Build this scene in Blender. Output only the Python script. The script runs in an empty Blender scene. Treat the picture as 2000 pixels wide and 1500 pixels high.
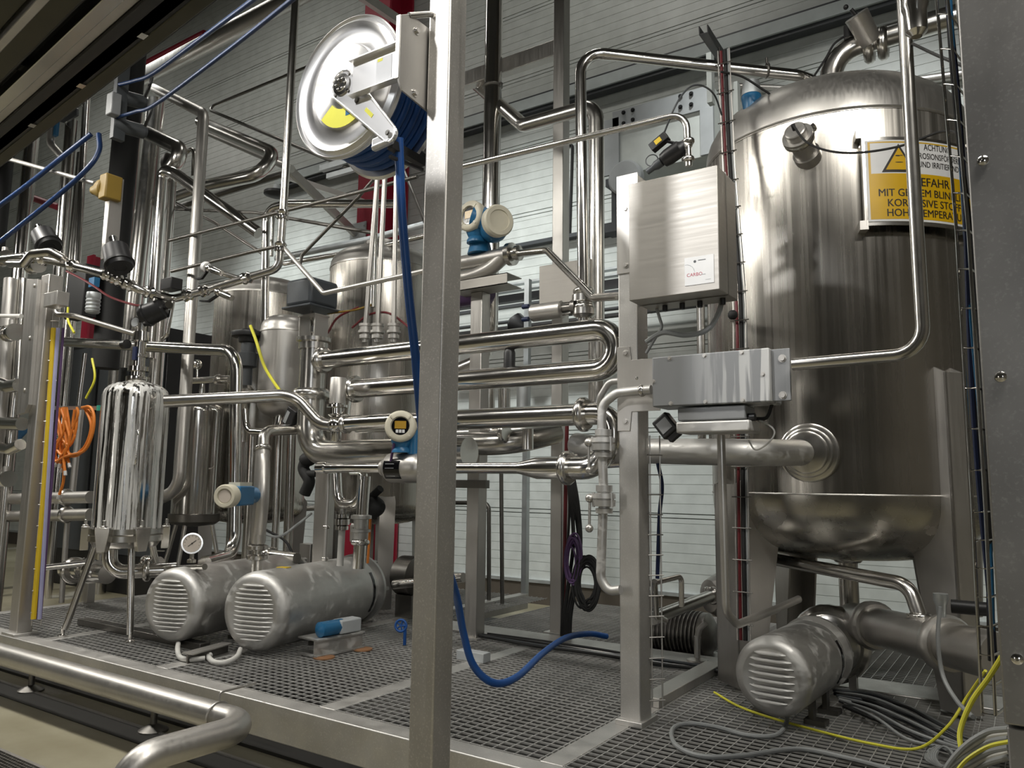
import bpy, bmesh, math, random
from mathutils import Vector, Matrix
random.seed(7)
SC = bpy.context.scene
COL = SC.collection
PI = math.pi

# ---------------------------------------------------------------- camera, light, exposure
F = 1505.0
CAM = Vector((0.0, 0.0, 1.5))
ROT = Matrix(((0.83199403, 0.05989522, 0.55154192),
              (0.55463301, -0.11303608, -0.82438163),
              (0.01296762, 0.99178395, -0.12726521)))
cd = bpy.data.cameras.new('camera')
cd.sensor_width = 36.0
cd.lens = F * 36.0 / 2000.0
cd.clip_start = 0.05
cd.clip_end = 100
cam = bpy.data.objects.new('camera', cd)
COL.objects.link(cam)
cam.matrix_world = Matrix.Translation(CAM) @ ROT.to_4x4()
SC.camera = cam

SC.view_settings.view_transform = 'Standard'
SC.view_settings.look = 'None'
SC.view_settings.gamma = 1.0
SC.view_settings.use_curve_mapping = False
SC.view_settings.exposure = 0.12

w = bpy.data.worlds.new('world')
SC.world = w
w.use_nodes = True
w.node_tree.nodes['Background'].inputs[0].default_value = (0.8, 0.85, 0.9, 1)
w.node_tree.nodes['Background'].inputs[1].default_value = 0.15


def area(name, loc, target, sx, sy, power, col=(1.0, 0.97, 0.9)):
    l = bpy.data.lights.new(name, 'AREA')
    l.shape = 'RECTANGLE'
    l.size = sx
    l.size_y = sy
    l.energy = power
    l.color = col
    o = bpy.data.objects.new(name, l)
    COL.objects.link(o)
    o.location = loc
    d = Vector(target) - Vector(loc)
    o.rotation_euler = d.to_track_quat('-Z', 'Y').to_euler()
    return o


# rows of hall luminaires hung low over the aisle, and a work lamp on the reel
for lx, ly, pw in ((-11.0, 1.75, 130), (-7.2, 1.75, 120), (-4.1, 1.75, 80), (-1.4, 1.75, 45), (1.1, 1.55, 115)):
    area('hall_luminaire', (lx, ly, 5.0), (lx * 0.97, ly + 0.9, 0), 1.5, 0.3, pw)
for lx in (-16.0, -10.0, -4.0):  # added fill row that lifts the upper back wall, no known fixtures
    area('upper_wall_fill', (lx, 5.5, 9.5), (lx, 8.0, 4.0), 2.0, 0.4, 40)
for lx, pw in ((-14.5, 2600), (-9.8, 2600), (-5.2, 2600), (-1.0, 2000)):  # added spots, coned to brighten only the lower back wall
    hl = bpy.data.lights.new('lower_wall_fill', 'SPOT')
    hl.energy = pw
    hl.spot_size = math.radians(44)
    hl.spot_blend = 1.0
    hl.shadow_soft_size = 0.3
    hl.color = (0.97, 1.0, 0.98)
    ho = bpy.data.objects.new('lower_wall_fill', hl)
    COL.objects.link(ho)
    ho.location = (lx, 3.6, 9.2)
    ho.rotation_euler = (Vector((lx - 0.3, 8.45, 3.0)) - Vector(ho.location)).to_track_quat('-Z', 'Y').to_euler()
area('front_fill_right', (3.4, -5.4, 2.8), (-2.5, 3.0, 1.5), 1.6, 2.6, 60, (0.95, 0.98, 1.0))  # added fill light from the front right, no gate known there
area('front_fill_left', (-6.0, -5.6, 2.4), (-4.0, 3.0, 1.5), 0.9, 2.6, 30, (1.0, 0.96, 0.88))  # added fill light from the front left, no door known there
sl = bpy.data.lights.new('work_lamp', 'SPOT')
sl.energy = 400
sl.spot_size = math.radians(27)
sl.spot_blend = 0.5
sl.shadow_soft_size = 0.12
so = bpy.data.objects.new('work_lamp', sl)
COL.objects.link(so)
so.location = (-2.9, -0.6, 4.6)
so.rotation_euler = (Vector((-2.1, 2.1, 2.98)) - Vector((-2.9, -0.6, 4.6))).to_track_quat('-Z', 'Y').to_euler()


def A(u, v, y=None, z=None, x=None):
    """point of the place seen at photo position (u, v) on the given plane"""
    r = ROT @ Vector(((u - 1000.0) / F, -(v - 750.0) / F, -1.0))
    if y is not None:
        t = (y - CAM.y) / r.y
    elif z is not None:
        t = (z - CAM.z) / r.z
    else:
        t = (x - CAM.x) / r.x
    return CAM + r * t


def mpx(p, px):
    """size in metres of px photo pixels at point p"""
    return px / F * (-(ROT.transposed() @ (Vector(p) - CAM)).z)


# ---------------------------------------------------------------- materials
MAT = {}


def nodes(name):
    m = bpy.data.materials.new(name)
    m.use_nodes = True
    nt = m.node_tree
    b = nt.nodes['Principled BSDF']
    MAT[name] = m
    return m, nt, b


def N(nt, t, **kw):
    n = nt.nodes.new(t)
    for k, v in kw.items():
        if k in n.inputs:
            n.inputs[k].default_value = v
        else:
            setattr(n, k, v)
    return n


def ramp(nt, src, stops):
    r = nt.nodes.new('ShaderNodeValToRGB')
    e = r.color_ramp.elements
    while len(e) < len(stops):
        e.new(0.5)
    for i, (p, c) in enumerate(stops):
        e[i].position = p
        e[i].color = (c, c, c, 1) if not isinstance(c, tuple) else (*c, 1)
    nt.links.new(src, r.inputs[0])
    return r.outputs[0]


def plain(name, col, rough=0.5, metal=0.0, spec=0.5, bump=0.0, bscale=60.0):
    m, nt, b = nodes(name)
    b.inputs['Roughness'].default_value = rough
    b.inputs['Metallic'].default_value = metal
    b.inputs['Specular IOR Level'].default_value = spec
    tc = N(nt, 'ShaderNodeTexCoord')
    n = N(nt, 'ShaderNodeTexNoise', Scale=6.0, Detail=4.0)
    nt.links.new(tc.outputs['Object'], n.inputs['Vector'])
    lo = tuple(c * 0.86 for c in col)
    nt.links.new(ramp(nt, n.outputs['Fac'], [(0.3, lo), (0.7, tuple(col))]), b.inputs['Base Color'])
    if bump:
        n2 = N(nt, 'ShaderNodeTexNoise', Scale=bscale, Detail=3.0)
        nt.links.new(tc.outputs['Object'], n2.inputs['Vector'])
        bp = N(nt, 'ShaderNodeBump', Strength=bump, Distance=0.01)
        nt.links.new(n2.outputs['Fac'], bp.inputs['Height'])
        nt.links.new(bp.outputs['Normal'], b.inputs['Normal'])
    return m


def metal(name, col, r0, r1, scale=(40, 40, 2), aniso=0.0, met=1.0, bump=0.0, speck=0.0, mottle=0.12, stain=0.0, stscale=(14, 14, 0.8), st0=0.5):
    """brushed, polished or blasted stainless; grain follows scale"""
    m, nt, b = nodes(name)
    b.inputs['Metallic'].default_value = met
    tc = N(nt, 'ShaderNodeTexCoord')
    mp = N(nt, 'ShaderNodeMapping')
    mp.inputs['Scale'].default_value = scale
    nt.links.new(tc.outputs['Object'], mp.inputs['Vector'])
    n = N(nt, 'ShaderNodeTexNoise', Scale=1.0, Detail=5.0)
    nt.links.new(mp.outputs['Vector'], n.inputs['Vector'])
    rr = ramp(nt, n.outputs['Fac'], [(0.3, r0), (0.7, r1)])
    n3 = N(nt, 'ShaderNodeTexNoise', Scale=3.5, Detail=6.0)
    nt.links.new(tc.outputs['Object'], n3.inputs['Vector'])
    colr = ramp(nt, n3.outputs['Fac'], [(0.3, tuple(c * (1 - mottle) for c in col)), (0.7, tuple(col))])
    csrc = colr
    rsrc = rr
    if speck:
        n4 = N(nt, 'ShaderNodeTexNoise', Scale=140.0, Detail=4.0)
        nt.links.new(tc.outputs['Object'], n4.inputs['Vector'])
        f = ramp(nt, n4.outputs['Fac'], [(0.55, 0.0), (0.72, speck)])
        mx = N(nt, 'ShaderNodeMix', data_type='RGBA')
        nt.links.new(f, mx.inputs[0])
        nt.links.new(colr, mx.inputs[6])
        mx.inputs[7].default_value = (min(1, col[0] * 1.5), min(1, col[1] * 1.5), min(1, col[2] * 1.5), 1)
        csrc = mx.outputs[2]
    nt.links.new(rsrc, b.inputs['Roughness'])
    if stain:
        mp2 = N(nt, 'ShaderNodeMapping')
        mp2.inputs['Scale'].default_value = stscale
        nt.links.new(tc.outputs['Object'], mp2.inputs['Vector'])
        n5 = N(nt, 'ShaderNodeTexNoise', Scale=1.6, Detail=7.0, Roughness=0.65, Distortion=0.4)
        nt.links.new(mp2.outputs['Vector'], n5.inputs['Vector'])
        f = ramp(nt, n5.outputs['Fac'], [(st0, 0.0), (st0 + 0.12, stain)])
        mx = N(nt, 'ShaderNodeMix', data_type='RGBA')
        nt.links.new(f, mx.inputs[0])
        nt.links.new(csrc, mx.inputs[6])
        mx.inputs[7].default_value = (0.75, 0.75, 0.73, 1)
        csrc = mx.outputs[2]
        iv = N(nt, 'ShaderNodeMath', operation='SUBTRACT')
        iv.inputs[0].default_value = 1.0
        nt.links.new(f, iv.inputs[1])
        nt.links.new(iv.outputs[0], b.inputs['Metallic'])
        ad = N(nt, 'ShaderNodeMath', operation='ADD', use_clamp=True)
        nt.links.new(rr, ad.inputs[0])
        nt.links.new(f, ad.inputs[1])
        nt.links.new(ad.outputs[0], b.inputs['Roughness'])
    nt.links.new(csrc, b.inputs['Base Color'])
    if aniso:
        b.inputs['Anisotropic'].default_value = aniso
        tg = N(nt, 'ShaderNodeTangent', direction_type='RADIAL', axis='Z')
        nt.links.new(tg.outputs[0], b.inputs['Tangent'])
    if bump:
        bp = N(nt, 'ShaderNodeBump', Strength=bump, Distance=0.004)
        nt.links.new(n.outputs['Fac'], bp.inputs['Height'])
        nt.links.new(bp.outputs['Normal'], b.inputs['Normal'])
    return m


metal('tank_steel', (0.49, 0.465, 0.425), 0.20, 0.32, (30, 30, 0.4), aniso=0.8, bump=0.2)
metal('polished_steel', (0.76, 0.74, 0.71), 0.14, 0.17, (12, 12, 12), mottle=0.1)
metal('pipe_steel', (0.66, 0.64, 0.605), 0.21, 0.26, (12, 12, 12), mottle=0.15)
metal('satin_steel', (0.58, 0.56, 0.53), 0.34, 0.46, (60, 60, 3), mottle=0.15, bump=0.08, met=0.9)
metal('head_steel', (0.46, 0.44, 0.40), 0.24, 0.30, (10, 10, 10), mottle=0.1)
metal('brushed_sheet', (0.41, 0.39, 0.36), 0.46, 0.56, (3, 3, 90), mottle=0.08, bump=0.05, met=0.85)
metal('blasted_steel', (0.60, 0.59, 0.57), 0.46, 0.56, (30, 30, 30), mottle=0.12, stain=0.3, stscale=(3, 6, 7), met=0.55, st0=0.52)
metal('louvre_steel', (0.72, 0.71, 0.69), 0.42, 0.46, (30, 30, 30), mottle=0.05, met=0.5)
metal('post_steel', (0.53, 0.51, 0.48), 0.36, 0.5, (30, 30, 2), mottle=0.2, speck=0.5, bump=0.05, met=0.85)
metal('frame_steel', (0.66, 0.645, 0.62), 0.38, 0.55, (12, 12, 12), mottle=0.25, speck=0.25, met=0.8)
metal('limed_steel', (0.58, 0.57, 0.55), 0.10, 0.16, (30, 30, 30), mottle=0.1, stain=0.7, stscale=(20, 20, 0.5), st0=0.45)
metal('dark_steel', (0.22, 0.21, 0.195), 0.3, 0.5, (20, 20, 20))
metal('cabinet_steel', (0.40, 0.39, 0.38), 0.40, 0.5, (8, 8, 3), mottle=0.3, speck=0.3, met=0.9)
metal('grating_steel', (0.70, 0.69, 0.67), 0.45, 0.6, (20, 20, 20), mottle=0.25, met=0.7)
metal('reel_steel', (0.86, 0.85, 0.84), 0.30, 0.32, (8, 8, 8), mottle=0.04)
metal('galvanised', (0.62, 0.65, 0.66), 0.4, 0.6, (14, 14, 14), mottle=0.3, met=0.8)
plain('zinc_cover', (0.55, 0.60, 0.60), 0.45)
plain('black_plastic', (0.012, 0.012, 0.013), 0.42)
plain('black_rubber', (0.012, 0.012, 0.012), 0.7)
plain('dark_grey', (0.05, 0.055, 0.06), 0.45)
plain('actuator_grey', (0.045, 0.052, 0.06), 0.4)
plain('grey_enamel', (0.23, 0.235, 0.24), 0.38)
plain('light_grey', (0.42, 0.44, 0.45), 0.5)
plain('white_paint', (0.60, 0.63, 0.605), 0.4)
plain('cream', (0.66, 0.62, 0.50), 0.4)
plain('hose_navy', (0.003, 0.022, 0.085), 0.4)
plain('enamel_blue', (0.02, 0.14, 0.30), 0.35)
plain('hose_blue', (0.008, 0.072, 0.28), 0.4)
plain('navy', (0.006, 0.015, 0.06), 0.45)
plain('red_paint', (0.33, 0.012, 0.035), 0.5)
plain('red_cable', (0.13, 0.012, 0.016), 0.5)
plain('yellow', (0.72, 0.50, 0.02), 0.45)
plain('lemon', (0.78, 0.74, 0.06), 0.45)
plain('sign_yellow', (0.62, 0.37, 0.004), 0.4)
plain('sign_white', (0.72, 0.72, 0.72), 0.45)
plain('ink', (0.02, 0.017, 0.015), 0.5)
plain('red_ink', (0.45, 0.02, 0.06), 0.5)
plain('orange', (0.80, 0.24, 0.03), 0.5)
plain('lilac', (0.42, 0.42, 0.66), 0.5)
plain('purple', (0.10, 0.05, 0.14), 0.5)
plain('cable_grey', (0.28, 0.29, 0.29), 0.5)
plain('cable_white', (0.58, 0.57, 0.54), 0.5)
plain('ochre', (0.22, 0.14, 0.02), 0.5)
plain('mint', (0.05, 0.45, 0.33), 0.5)
plain('rust', (0.30, 0.15, 0.07), 0.6)
plain('plinth', (0.085, 0.07, 0.055), 0.6)
plain('dark_wall', (0.10, 0.095, 0.085), 0.8)
plain('side_wall', (0.20, 0.185, 0.16), 0.8)
plain('ceiling_paint', (0.10, 0.10, 0.10), 0.8)
plain('lens_black', (0.004, 0.004, 0.005), 0.12)
plain('amber_screen', (0.45, 0.26, 0.02), 0.25)
plain('dial', (0.62, 0.55, 0.48), 0.4)
plain('beam_olive', (0.075, 0.07, 0.045), 0.45, 0.6)


def floor_mat():
    m, nt, b = nodes('concrete')
    tc = N(nt, 'ShaderNodeTexCoord')
    n = N(nt, 'ShaderNodeTexNoise', Scale=1.2, Detail=9.0, Roughness=0.6)
    nt.links.new(tc.outputs['Object'], n.inputs['Vector'])
    c = ramp(nt, n.outputs['Fac'], [(0.3, (0.24, 0.215, 0.14)), (0.7, (0.36, 0.335, 0.245))])
    n2 = N(nt, 'ShaderNodeTexNoise', Scale=0.9, Detail=6.0, Distortion=0.6)
    nt.links.new(tc.outputs['Object'], n2.inputs['Vector'])
    f = ramp(nt, n2.outputs['Fac'], [(0.6, 0.0), (0.63, 0.7)])
    mx = N(nt, 'ShaderNodeMix', data_type='RGBA')
    nt.links.new(f, mx.inputs[0])
    nt.links.new(c, mx.inputs[6])
    mx.inputs[7].default_value = (0.5, 0.49, 0.44, 1)
    nt.links.new(mx.outputs[2], b.inputs['Base Color'])
    b.inputs['Roughness'].default_value = 0.45


floor_mat()


# ---------------------------------------------------------------- mesh builder
def basis(d):
    d = Vector(d).normalized()
    a = Vector((0, 0, 1)) if abs(d.z) < 0.9 else Vector((1, 0, 0))
    x = a.cross(d).normalized()
    return x, d.cross(x).normalized(), d


WL = {}


class MB:
    def __init__(s):
        s.v = []
        s.f = []
        s.mi = []

    def add(s, vs, fs, mi=0):
        o = len(s.v)
        s.v += [Vector(p) for p in vs]
        s.f += [tuple(i + o for i in f) for f in fs]
        s.mi += [mi] * len(fs)
        return s

    def hexa(s, c, mi=0):
        return s.add(c, [(0, 3, 2, 1), (4, 5, 6, 7), (0, 1, 5, 4), (1, 2, 6, 5), (2, 3, 7, 6), (3, 0, 4, 7)], mi)

    def box(s, lo, hi, mi=0):
        (a, b, c), (d, e, f) = lo, hi
        a, d = min(a, d), max(a, d)
        b, e = min(b, e), max(b, e)
        c, f = min(c, f), max(c, f)
        return s.hexa([(a, b, c), (d, b, c), (d, e, c), (a, e, c), (a, b, f), (d, b, f), (d, e, f), (a, e, f)], mi)

    def obox(s, c, ax, ay, az, mi=0):
        """oriented box: centre and three half-axis vectors"""
        c, ax, ay, az = Vector(c), Vector(ax), Vector(ay), Vector(az)
        return s.hexa([c - ax - ay - az, c + ax - ay - az, c + ax + ay - az, c - ax + ay - az,
                       c - ax - ay + az, c + ax - ay + az, c + ax + ay + az, c - ax + ay + az], mi)

    def bar(s, p0, p1, wd, h, up=(0, 0, 1), mi=0):
        p0, p1 = Vector(p0), Vector(p1)
        d = (p1 - p0)
        L = d.length
        d.normalize()
        x = Vector(up).cross(d)
        if x.length < 1e-4:
            x = Vector((1, 0, 0)).cross(d)
        x.normalize()
        z = d.cross(x).normalized()
        return s.obox((p0 + p1) / 2, d * L / 2, x * wd / 2, z * h / 2, mi)

    def lathe(s, o, axis, prof, n=28, mi=0):
        o = Vector(o)
        x, y, d = basis(axis)
        vs, fs = [], []
        for (t, r) in prof:
            for k in range(n):
                a = 2 * PI * k / n
                vs.append(o + d * t + (x * math.cos(a) + y * math.sin(a)) * max(r, 1e-5))
        m = len(prof)
        for i in range(m - 1):
            for k in range(n):
                k2 = (k + 1) % n
                fs.append((i * n + k, i * n + k2, (i + 1) * n + k2, (i + 1) * n + k))
        fs.append(tuple(range(n - 1, -1, -1)))
        fs.append(tuple((m - 1) * n + k for k in range(n)))
        return s.add(vs, fs, mi)

    def cyl(s, p0, p1, r0, r1=None, n=20, mi=0):
        p0, p1 = Vector(p0), Vector(p1)
        d = p1 - p0
        return s.lathe(p0, d, [(0, r0), (d.length, r0 if r1 is None else r1)], n, mi)

    def ball(s, c, r, n=16, mi=0, axis=(0, 0, 1), sq=1.0):
        prof = [(-r * sq * math.cos(PI * i / 8), r * math.sin(PI * i / 8)) for i in range(9)]
        return s.lathe(c, axis, prof, n, mi)

    def ring(s, c, axis, R, r, n=32, m=8, mi=0):
        c = Vector(c)
        x, y, d = basis(axis)
        vs, fs = [], []
        for i in range(n):
            a = 2 * PI * i / n
            e = x * math.cos(a) + y * math.sin(a)
            for j in range(m):
                b = 2 * PI * j / m
                vs.append(c + e * (R + r * math.cos(b)) + d * r * math.sin(b))
        for i in range(n):
            for j in range(m):
                i2, j2 = (i + 1) % n, (j + 1) % m
                fs.append((i * m + j, i2 * m + j, i2 * m + j2, i * m + j2))
        return s.add(vs, fs, mi)

    def sweep(s, pts, r, n=14, mi=0, cap=True):
        pts = [Vector(p) for p in pts]
        rs = r if isinstance(r, (list, tuple)) else [r] * len(pts)
        m = len(pts)
        t = []
        for i in range(m):
            a = pts[max(i - 1, 0)]
            b = pts[min(i + 1, m - 1)]
            q = (b - a)
            t.append(q.normalized() if q.length > 1e-9 else Vector((0, 0, 1)))
        x = basis(t[0])[0]
        vs, fs = [], []
        for i in range(m):
            x = (x - t[i] * x.dot(t[i])).normalized()
            y = t[i].cross(x)
            for k in range(n):
                a = 2 * PI * k / n
                vs.append(pts[i] + (x * math.cos(a) + y * math.sin(a)) * rs[i])
        for i in range(m - 1):
            for k in range(n):
                k2 = (k + 1) % n
                fs.append((i * n + k, i * n + k2, (i + 1) * n + k2, (i + 1) * n + k))
        if cap:
            fs.append(tuple(range(n - 1, -1, -1)))
            fs.append(tuple((m - 1) * n + k for k in range(n)))
        return s.add(vs, fs, mi)

    def tube(s, pts, r, bend, n=16, mi=0, cap=True):
        return s.sweep(fillet(pts, bend), r, n, mi, cap)

    def wire(s, pts, r, n=7, k=8, mi=0):
        return s.sweep(smooth(pts, k), r, n, mi)

    def prism(s, poly, vec, mi=0):
        poly = [Vector(p) for p in poly]
        vec = Vector(vec)
        n = len(poly)
        vs = poly + [p + vec for p in poly]
        fs = [tuple(range(n - 1, -1, -1)), tuple(range(n, 2 * n))]
        fs += [(i, (i + 1) % n, n + (i + 1) % n, n + i) for i in range(n)]
        return s.add(vs, fs, mi)

    def build_each(s, name, mats, parent=None, **kw):
        """every connected piece as a part of its own"""
        root = list(range(len(s.v)))

        def find(a):
            while root[a] != a:
                root[a] = root[root[a]]
                a = root[a]
            return a
        for f in s.f:
            for k in f[1:]:
                root[find(k)] = find(f[0])
        groups = {}
        for f, mi in zip(s.f, s.mi):
            groups.setdefault(find(f[0]), []).append((f, mi))
        out = []
        for fs in groups.values():
            ids = sorted({k for f, _ in fs for k in f})
            mp = {k: n for n, k in enumerate(ids)}
            q = MB()
            q.v = [s.v[k] for k in ids]
            q.f = [tuple(mp[k] for k in f) for f, _ in fs]
            q.mi = [m for _, m in fs]
            out.append(q.build(name, mats, parent, **kw))
        return out

    def build(s, name, mats, parent=None, bevel=0.0, label=None, anchor=None, sharp=38, kind=None):
        me = bpy.data.meshes.new(name)
        xs = [p.x for p in s.v]
        ys = [p.y for p in s.v]
        zs = [p.z for p in s.v]
        if anchor is None:
            anchor = Vector(((min(xs) + max(xs)) / 2, (min(ys) + max(ys)) / 2, min(zs)))
        anchor = Vector(anchor)
        me.from_pydata([p - anchor for p in s.v], [], s.f)
        if isinstance(mats, str):
            mats = [mats]
        for m in mats:
            me.materials.append(MAT[m])
        me.polygons.foreach_set('material_index', s.mi)
        bm = bmesh.new()
        bm.from_mesh(me)
        bmesh.ops.recalc_face_normals(bm, faces=bm.faces)
        bm.to_mesh(me)
        bm.free()
        me.polygons.foreach_set('use_smooth', [True] * len(me.polygons))
        me.set_sharp_from_angle(angle=math.radians(sharp))
        o = bpy.data.objects.new(name, me)
        COL.objects.link(o)
        WL[o] = anchor
        if parent is not None:
            o.parent = parent
            o.location = anchor - WL[parent]
        else:
            o.location = anchor
        if label:
            o['label'] = label
        if kind:
            o['kind'] = kind
        if bevel:
            bv = o.modifiers.new('edge', 'BEVEL')
            bv.width = bevel
            bv.segments = 2
            bv.limit_method = 'ANGLE'
            bv.angle_limit = math.radians(50)
        return o


def fillet(pts, bend, k=7):
    pts = [Vector(p) for p in pts]
    bends = bend if isinstance(bend, (list, tuple)) else [bend] * len(pts)
    out = [pts[0]]
    for i in range(1, len(pts) - 1):
        a, b, c = pts[i - 1], pts[i], pts[i + 1]
        u, v = (a - b), (c - b)
        lu, lv = u.length, v.length
        u.normalize()
        v.normalize()
        ang = u.angle(v)
        if ang > PI - 0.03:
            out.append(b)
            continue
        d = bends[i] / math.tan(ang / 2)
        d = min(d, lu * 0.49, lv * 0.49)
        r = d * math.tan(ang / 2)
        ctr = b + (u + v).normalized() * (r / math.sin(ang / 2))
        s, e = b + u * d - ctr, b + v * d - ctr
        th = s.angle(e)
        ax = s.cross(e).normalized()
        for j in range(k + 1):
            out.append(ctr + Matrix.Rotation(th * j / k, 3, ax) @ s)
    out.append(pts[-1])
    return out


def smooth(pts, k=8):
    pts = [Vector(p) for p in pts]
    if len(pts) < 3:
        return pts
    P = [pts[0] * 2 - pts[1]] + pts + [pts[-1] * 2 - pts[-2]]
    out = []
    for i in range(1, len(P) - 2):
        a, b, c, d = P[i - 1:i + 3]
        for j in range(k):
            t = j / k
            out.append(0.5 * ((2 * b) + (c - a) * t + (2 * a - 5 * b + 4 * c - d) * t * t + (3 * b - a - 3 * c + d) * t ** 3))
    out.append(pts[-1])
    return out


def tag(o, label, cat, group=None):
    o['label'] = label
    o['category'] = cat
    if group:
        o['group'] = group
    return o


def thing(name, label, cat, loc, group=None):
    o = bpy.data.objects.new(name, None)
    o.empty_display_size = 0.05
    COL.objects.link(o)
    o.location = Vector(loc)
    WL[o] = Vector(loc)
    return tag(o, label, cat, group)


def copy_tree(o, parent=None):
    c = o.copy()
    COL.objects.link(c)
    if parent is not None:
        c.parent = parent
    for ch in list(o.children):
        copy_tree(ch, c)
    return c


def text_mesh(mb, s, size, place, mi=0, bold=0.0, align='CENTER'):
    """letters laid out by the built-in font; place maps (x, y) of the line to a point"""
    cu = bpy.data.curves.new('lettering', 'FONT')
    cu.body = s
    cu.size = size
    cu.align_x = align
    cu.resolution_u = 3
    o = bpy.data.objects.new('lettering', cu)
    COL.objects.link(o)
    dg = bpy.context.evaluated_depsgraph_get()
    me = bpy.data.meshes.new_from_object(o.evaluated_get(dg))
    for dx in (-bold, bold) if bold else (0,):
        mb.add([place(v.co.x + dx * size, v.co.y) for v in me.vertices], [tuple(p.vertices) for p in me.polygons], mi)
    bpy.data.objects.remove(o)
    bpy.data.curves.remove(cu)
    bpy.data.meshes.remove(me)


def pts_of(path, y=None):
    out = []
    for q in path:
        if isinstance(q, Vector):
            out.append(q)
        elif len(q) == 3:
            out.append(A(q[0], q[1], y=q[2]))
        else:
            out.append(A(q[0], q[1], y=y))
    return out


def clamp(parent, c, axis, r, name='clamp', mat='pipe_steel', nut=True, fat=1.0):
    """two-piece clamp ring with a wing nut"""
    m = MB()
    L = max(0.012, r * 0.42)
    m.lathe(Vector(c) - Vector(axis).normalized() * L, axis,
            [(a_, r * (1 + (b_ - 1) * fat)) for a_, b_ in ((0, 0.98), (0, 1.28), (L * 0.35, 1.42), (L * 0.6, 1.5), (L * 1.4, 1.5), (L * 1.65, 1.42), (2 * L, 1.28), (2 * L, 0.98))], 24)
    if nut:
        x, y, d = basis(axis)
        e = (x * 0.8 + y * 0.6 if abs(d.z) < 0.5 else -y * 0.9 + x * 0.3).normalized()
        q = Vector(c) + e * r * 1.5
        m.obox(q + e * r * 0.1, d * L * 0.7, d.cross(e) * r * 0.2, e * r * 0.2)
        m.cyl(q - d.cross(e) * r * 0.5, q + d.cross(e) * r * 0.5, r * 0.12, n=8)
    return m.build(name, mat, parent)


def pipe(name, label, cat, path, y, rpx, mat='pipe_steel', bend=2.2, clamps=(), group=None, n=18, ref=0, r=None, fat=1.0, cmat='pipe_steel'):
    """steel tube along a path with radiused bends; clamps = [(segment, fraction)]"""
    P = pts_of(path, y)
    if r is None:
        r = mpx(P[ref], rpx)
    o = MB().tube(P, r, r * bend + r, n).build(name, mat)
    tag(o, label, cat, group)
    for (i, t) in clamps:
        d = P[i + 1] - P[i]
        clamp(o, P[i] + d * t, d, r, mat=cmat, nut=fat > 0.8, fat=fat)
    return o


def cable(name, label, cat, path, y, rpx, mat, group=None, k=8, n=7, r=None):
    P = pts_of(path, y)
    if r is None:
        r = mpx(P[0], rpx)
    return tag(MB().wire(P, r, n, k).build(name, mat), label, cat, group)
# ---------------------------------------------------------------- the setting
WALL_Y = 8.45


def struct(name, mb, mat, bevel=0):
    return mb.build(name, mat, kind='structure', bevel=bevel)


m = MB()
m.box((-22, -6, -0.12), (5, WALL_Y + 0.2, 0))
struct('floor', m, 'concrete')
m = MB()
m.box((-22, -6, 11.0), (5, WALL_Y + 0.2, 11.15))
struct('ceiling', m, 'ceiling_paint')
# back wall of horizontal sandwich panels with shadow grooves
prof = [(WALL_Y, 0.3)]
z = 0.3
pat = [0.11, 0.11, 0.11, 0.11, 0.11, 0.11, 0.11, 0.06, 0.05, 0.11]
i = 0
while z < 11.0:
    h = pat[i % len(pat)]
    i += 1
    big = (i % 10 in (8, 9))
    g = 0.012 if big else 0.005
    d = 0.03 if big else 0.006
    prof += [(WALL_Y, z + h - g), (WALL_Y + d, z + h - g), (WALL_Y + d, z + h), (WALL_Y, z + h)]
    z += h
m = MB()
nprof = len(prof)
vs = [(-22, a, b) for a, b in prof] + [(5, a, b) for a, b in prof]
m.add(vs, [(k, k + 1, nprof + k + 1, nprof + k) for k in range(nprof - 1)])
m.box((-22, WALL_Y + 0.04, 0.3), (5, WALL_Y + 0.2, 11.0))
wb = struct('wall_back', m, 'white_paint')
m = MB()
m.box((-22, WALL_Y - 0.02, 0), (5, WALL_Y + 0.2, 0.26))
struct('baseboard_back', m, 'plinth')
m = MB()
m.box((-22, WALL_Y - 0.04, 0.26), (5, WALL_Y + 0.2, 0.3))
struct('trim_1', m, 'galvanised')
m = MB()
m.box((-22.2, -6, 0), (-22, WALL_Y + 0.2, 11.0))
struct('wall_left', m, 'white_paint')
m = MB()
m.box((5, -6, 0), (5.2, WALL_Y + 0.2, 11.0))
struct('wall_right', m, 'side_wall')
m = MB()
m.box((-22, -6.2, 0), (5, -6, 11.0))
struct('wall_front', m, 'dark_wall')

# red steel column of the hall: flanged section against the back wall
p0 = A(735, 420, y=8.0)
m = MB()
hw = 0.26
m.box((p0.x - hw, 7.86, 0), (p0.x + hw, 7.9, 11.0))
m.box((p0.x - hw, 8.36, 0), (p0.x + hw, 8.4, 11.0))
m.box((p0.x - 0.02, 7.9, 0), (p0.x + 0.02, 8.36, 11.0))
struct('column', m, 'red_paint', 0.004)

plain('shade_gutter_black', (0.018, 0.017, 0.015), 0.5)  # black for the gutter and for the shade laid under the platform
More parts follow.
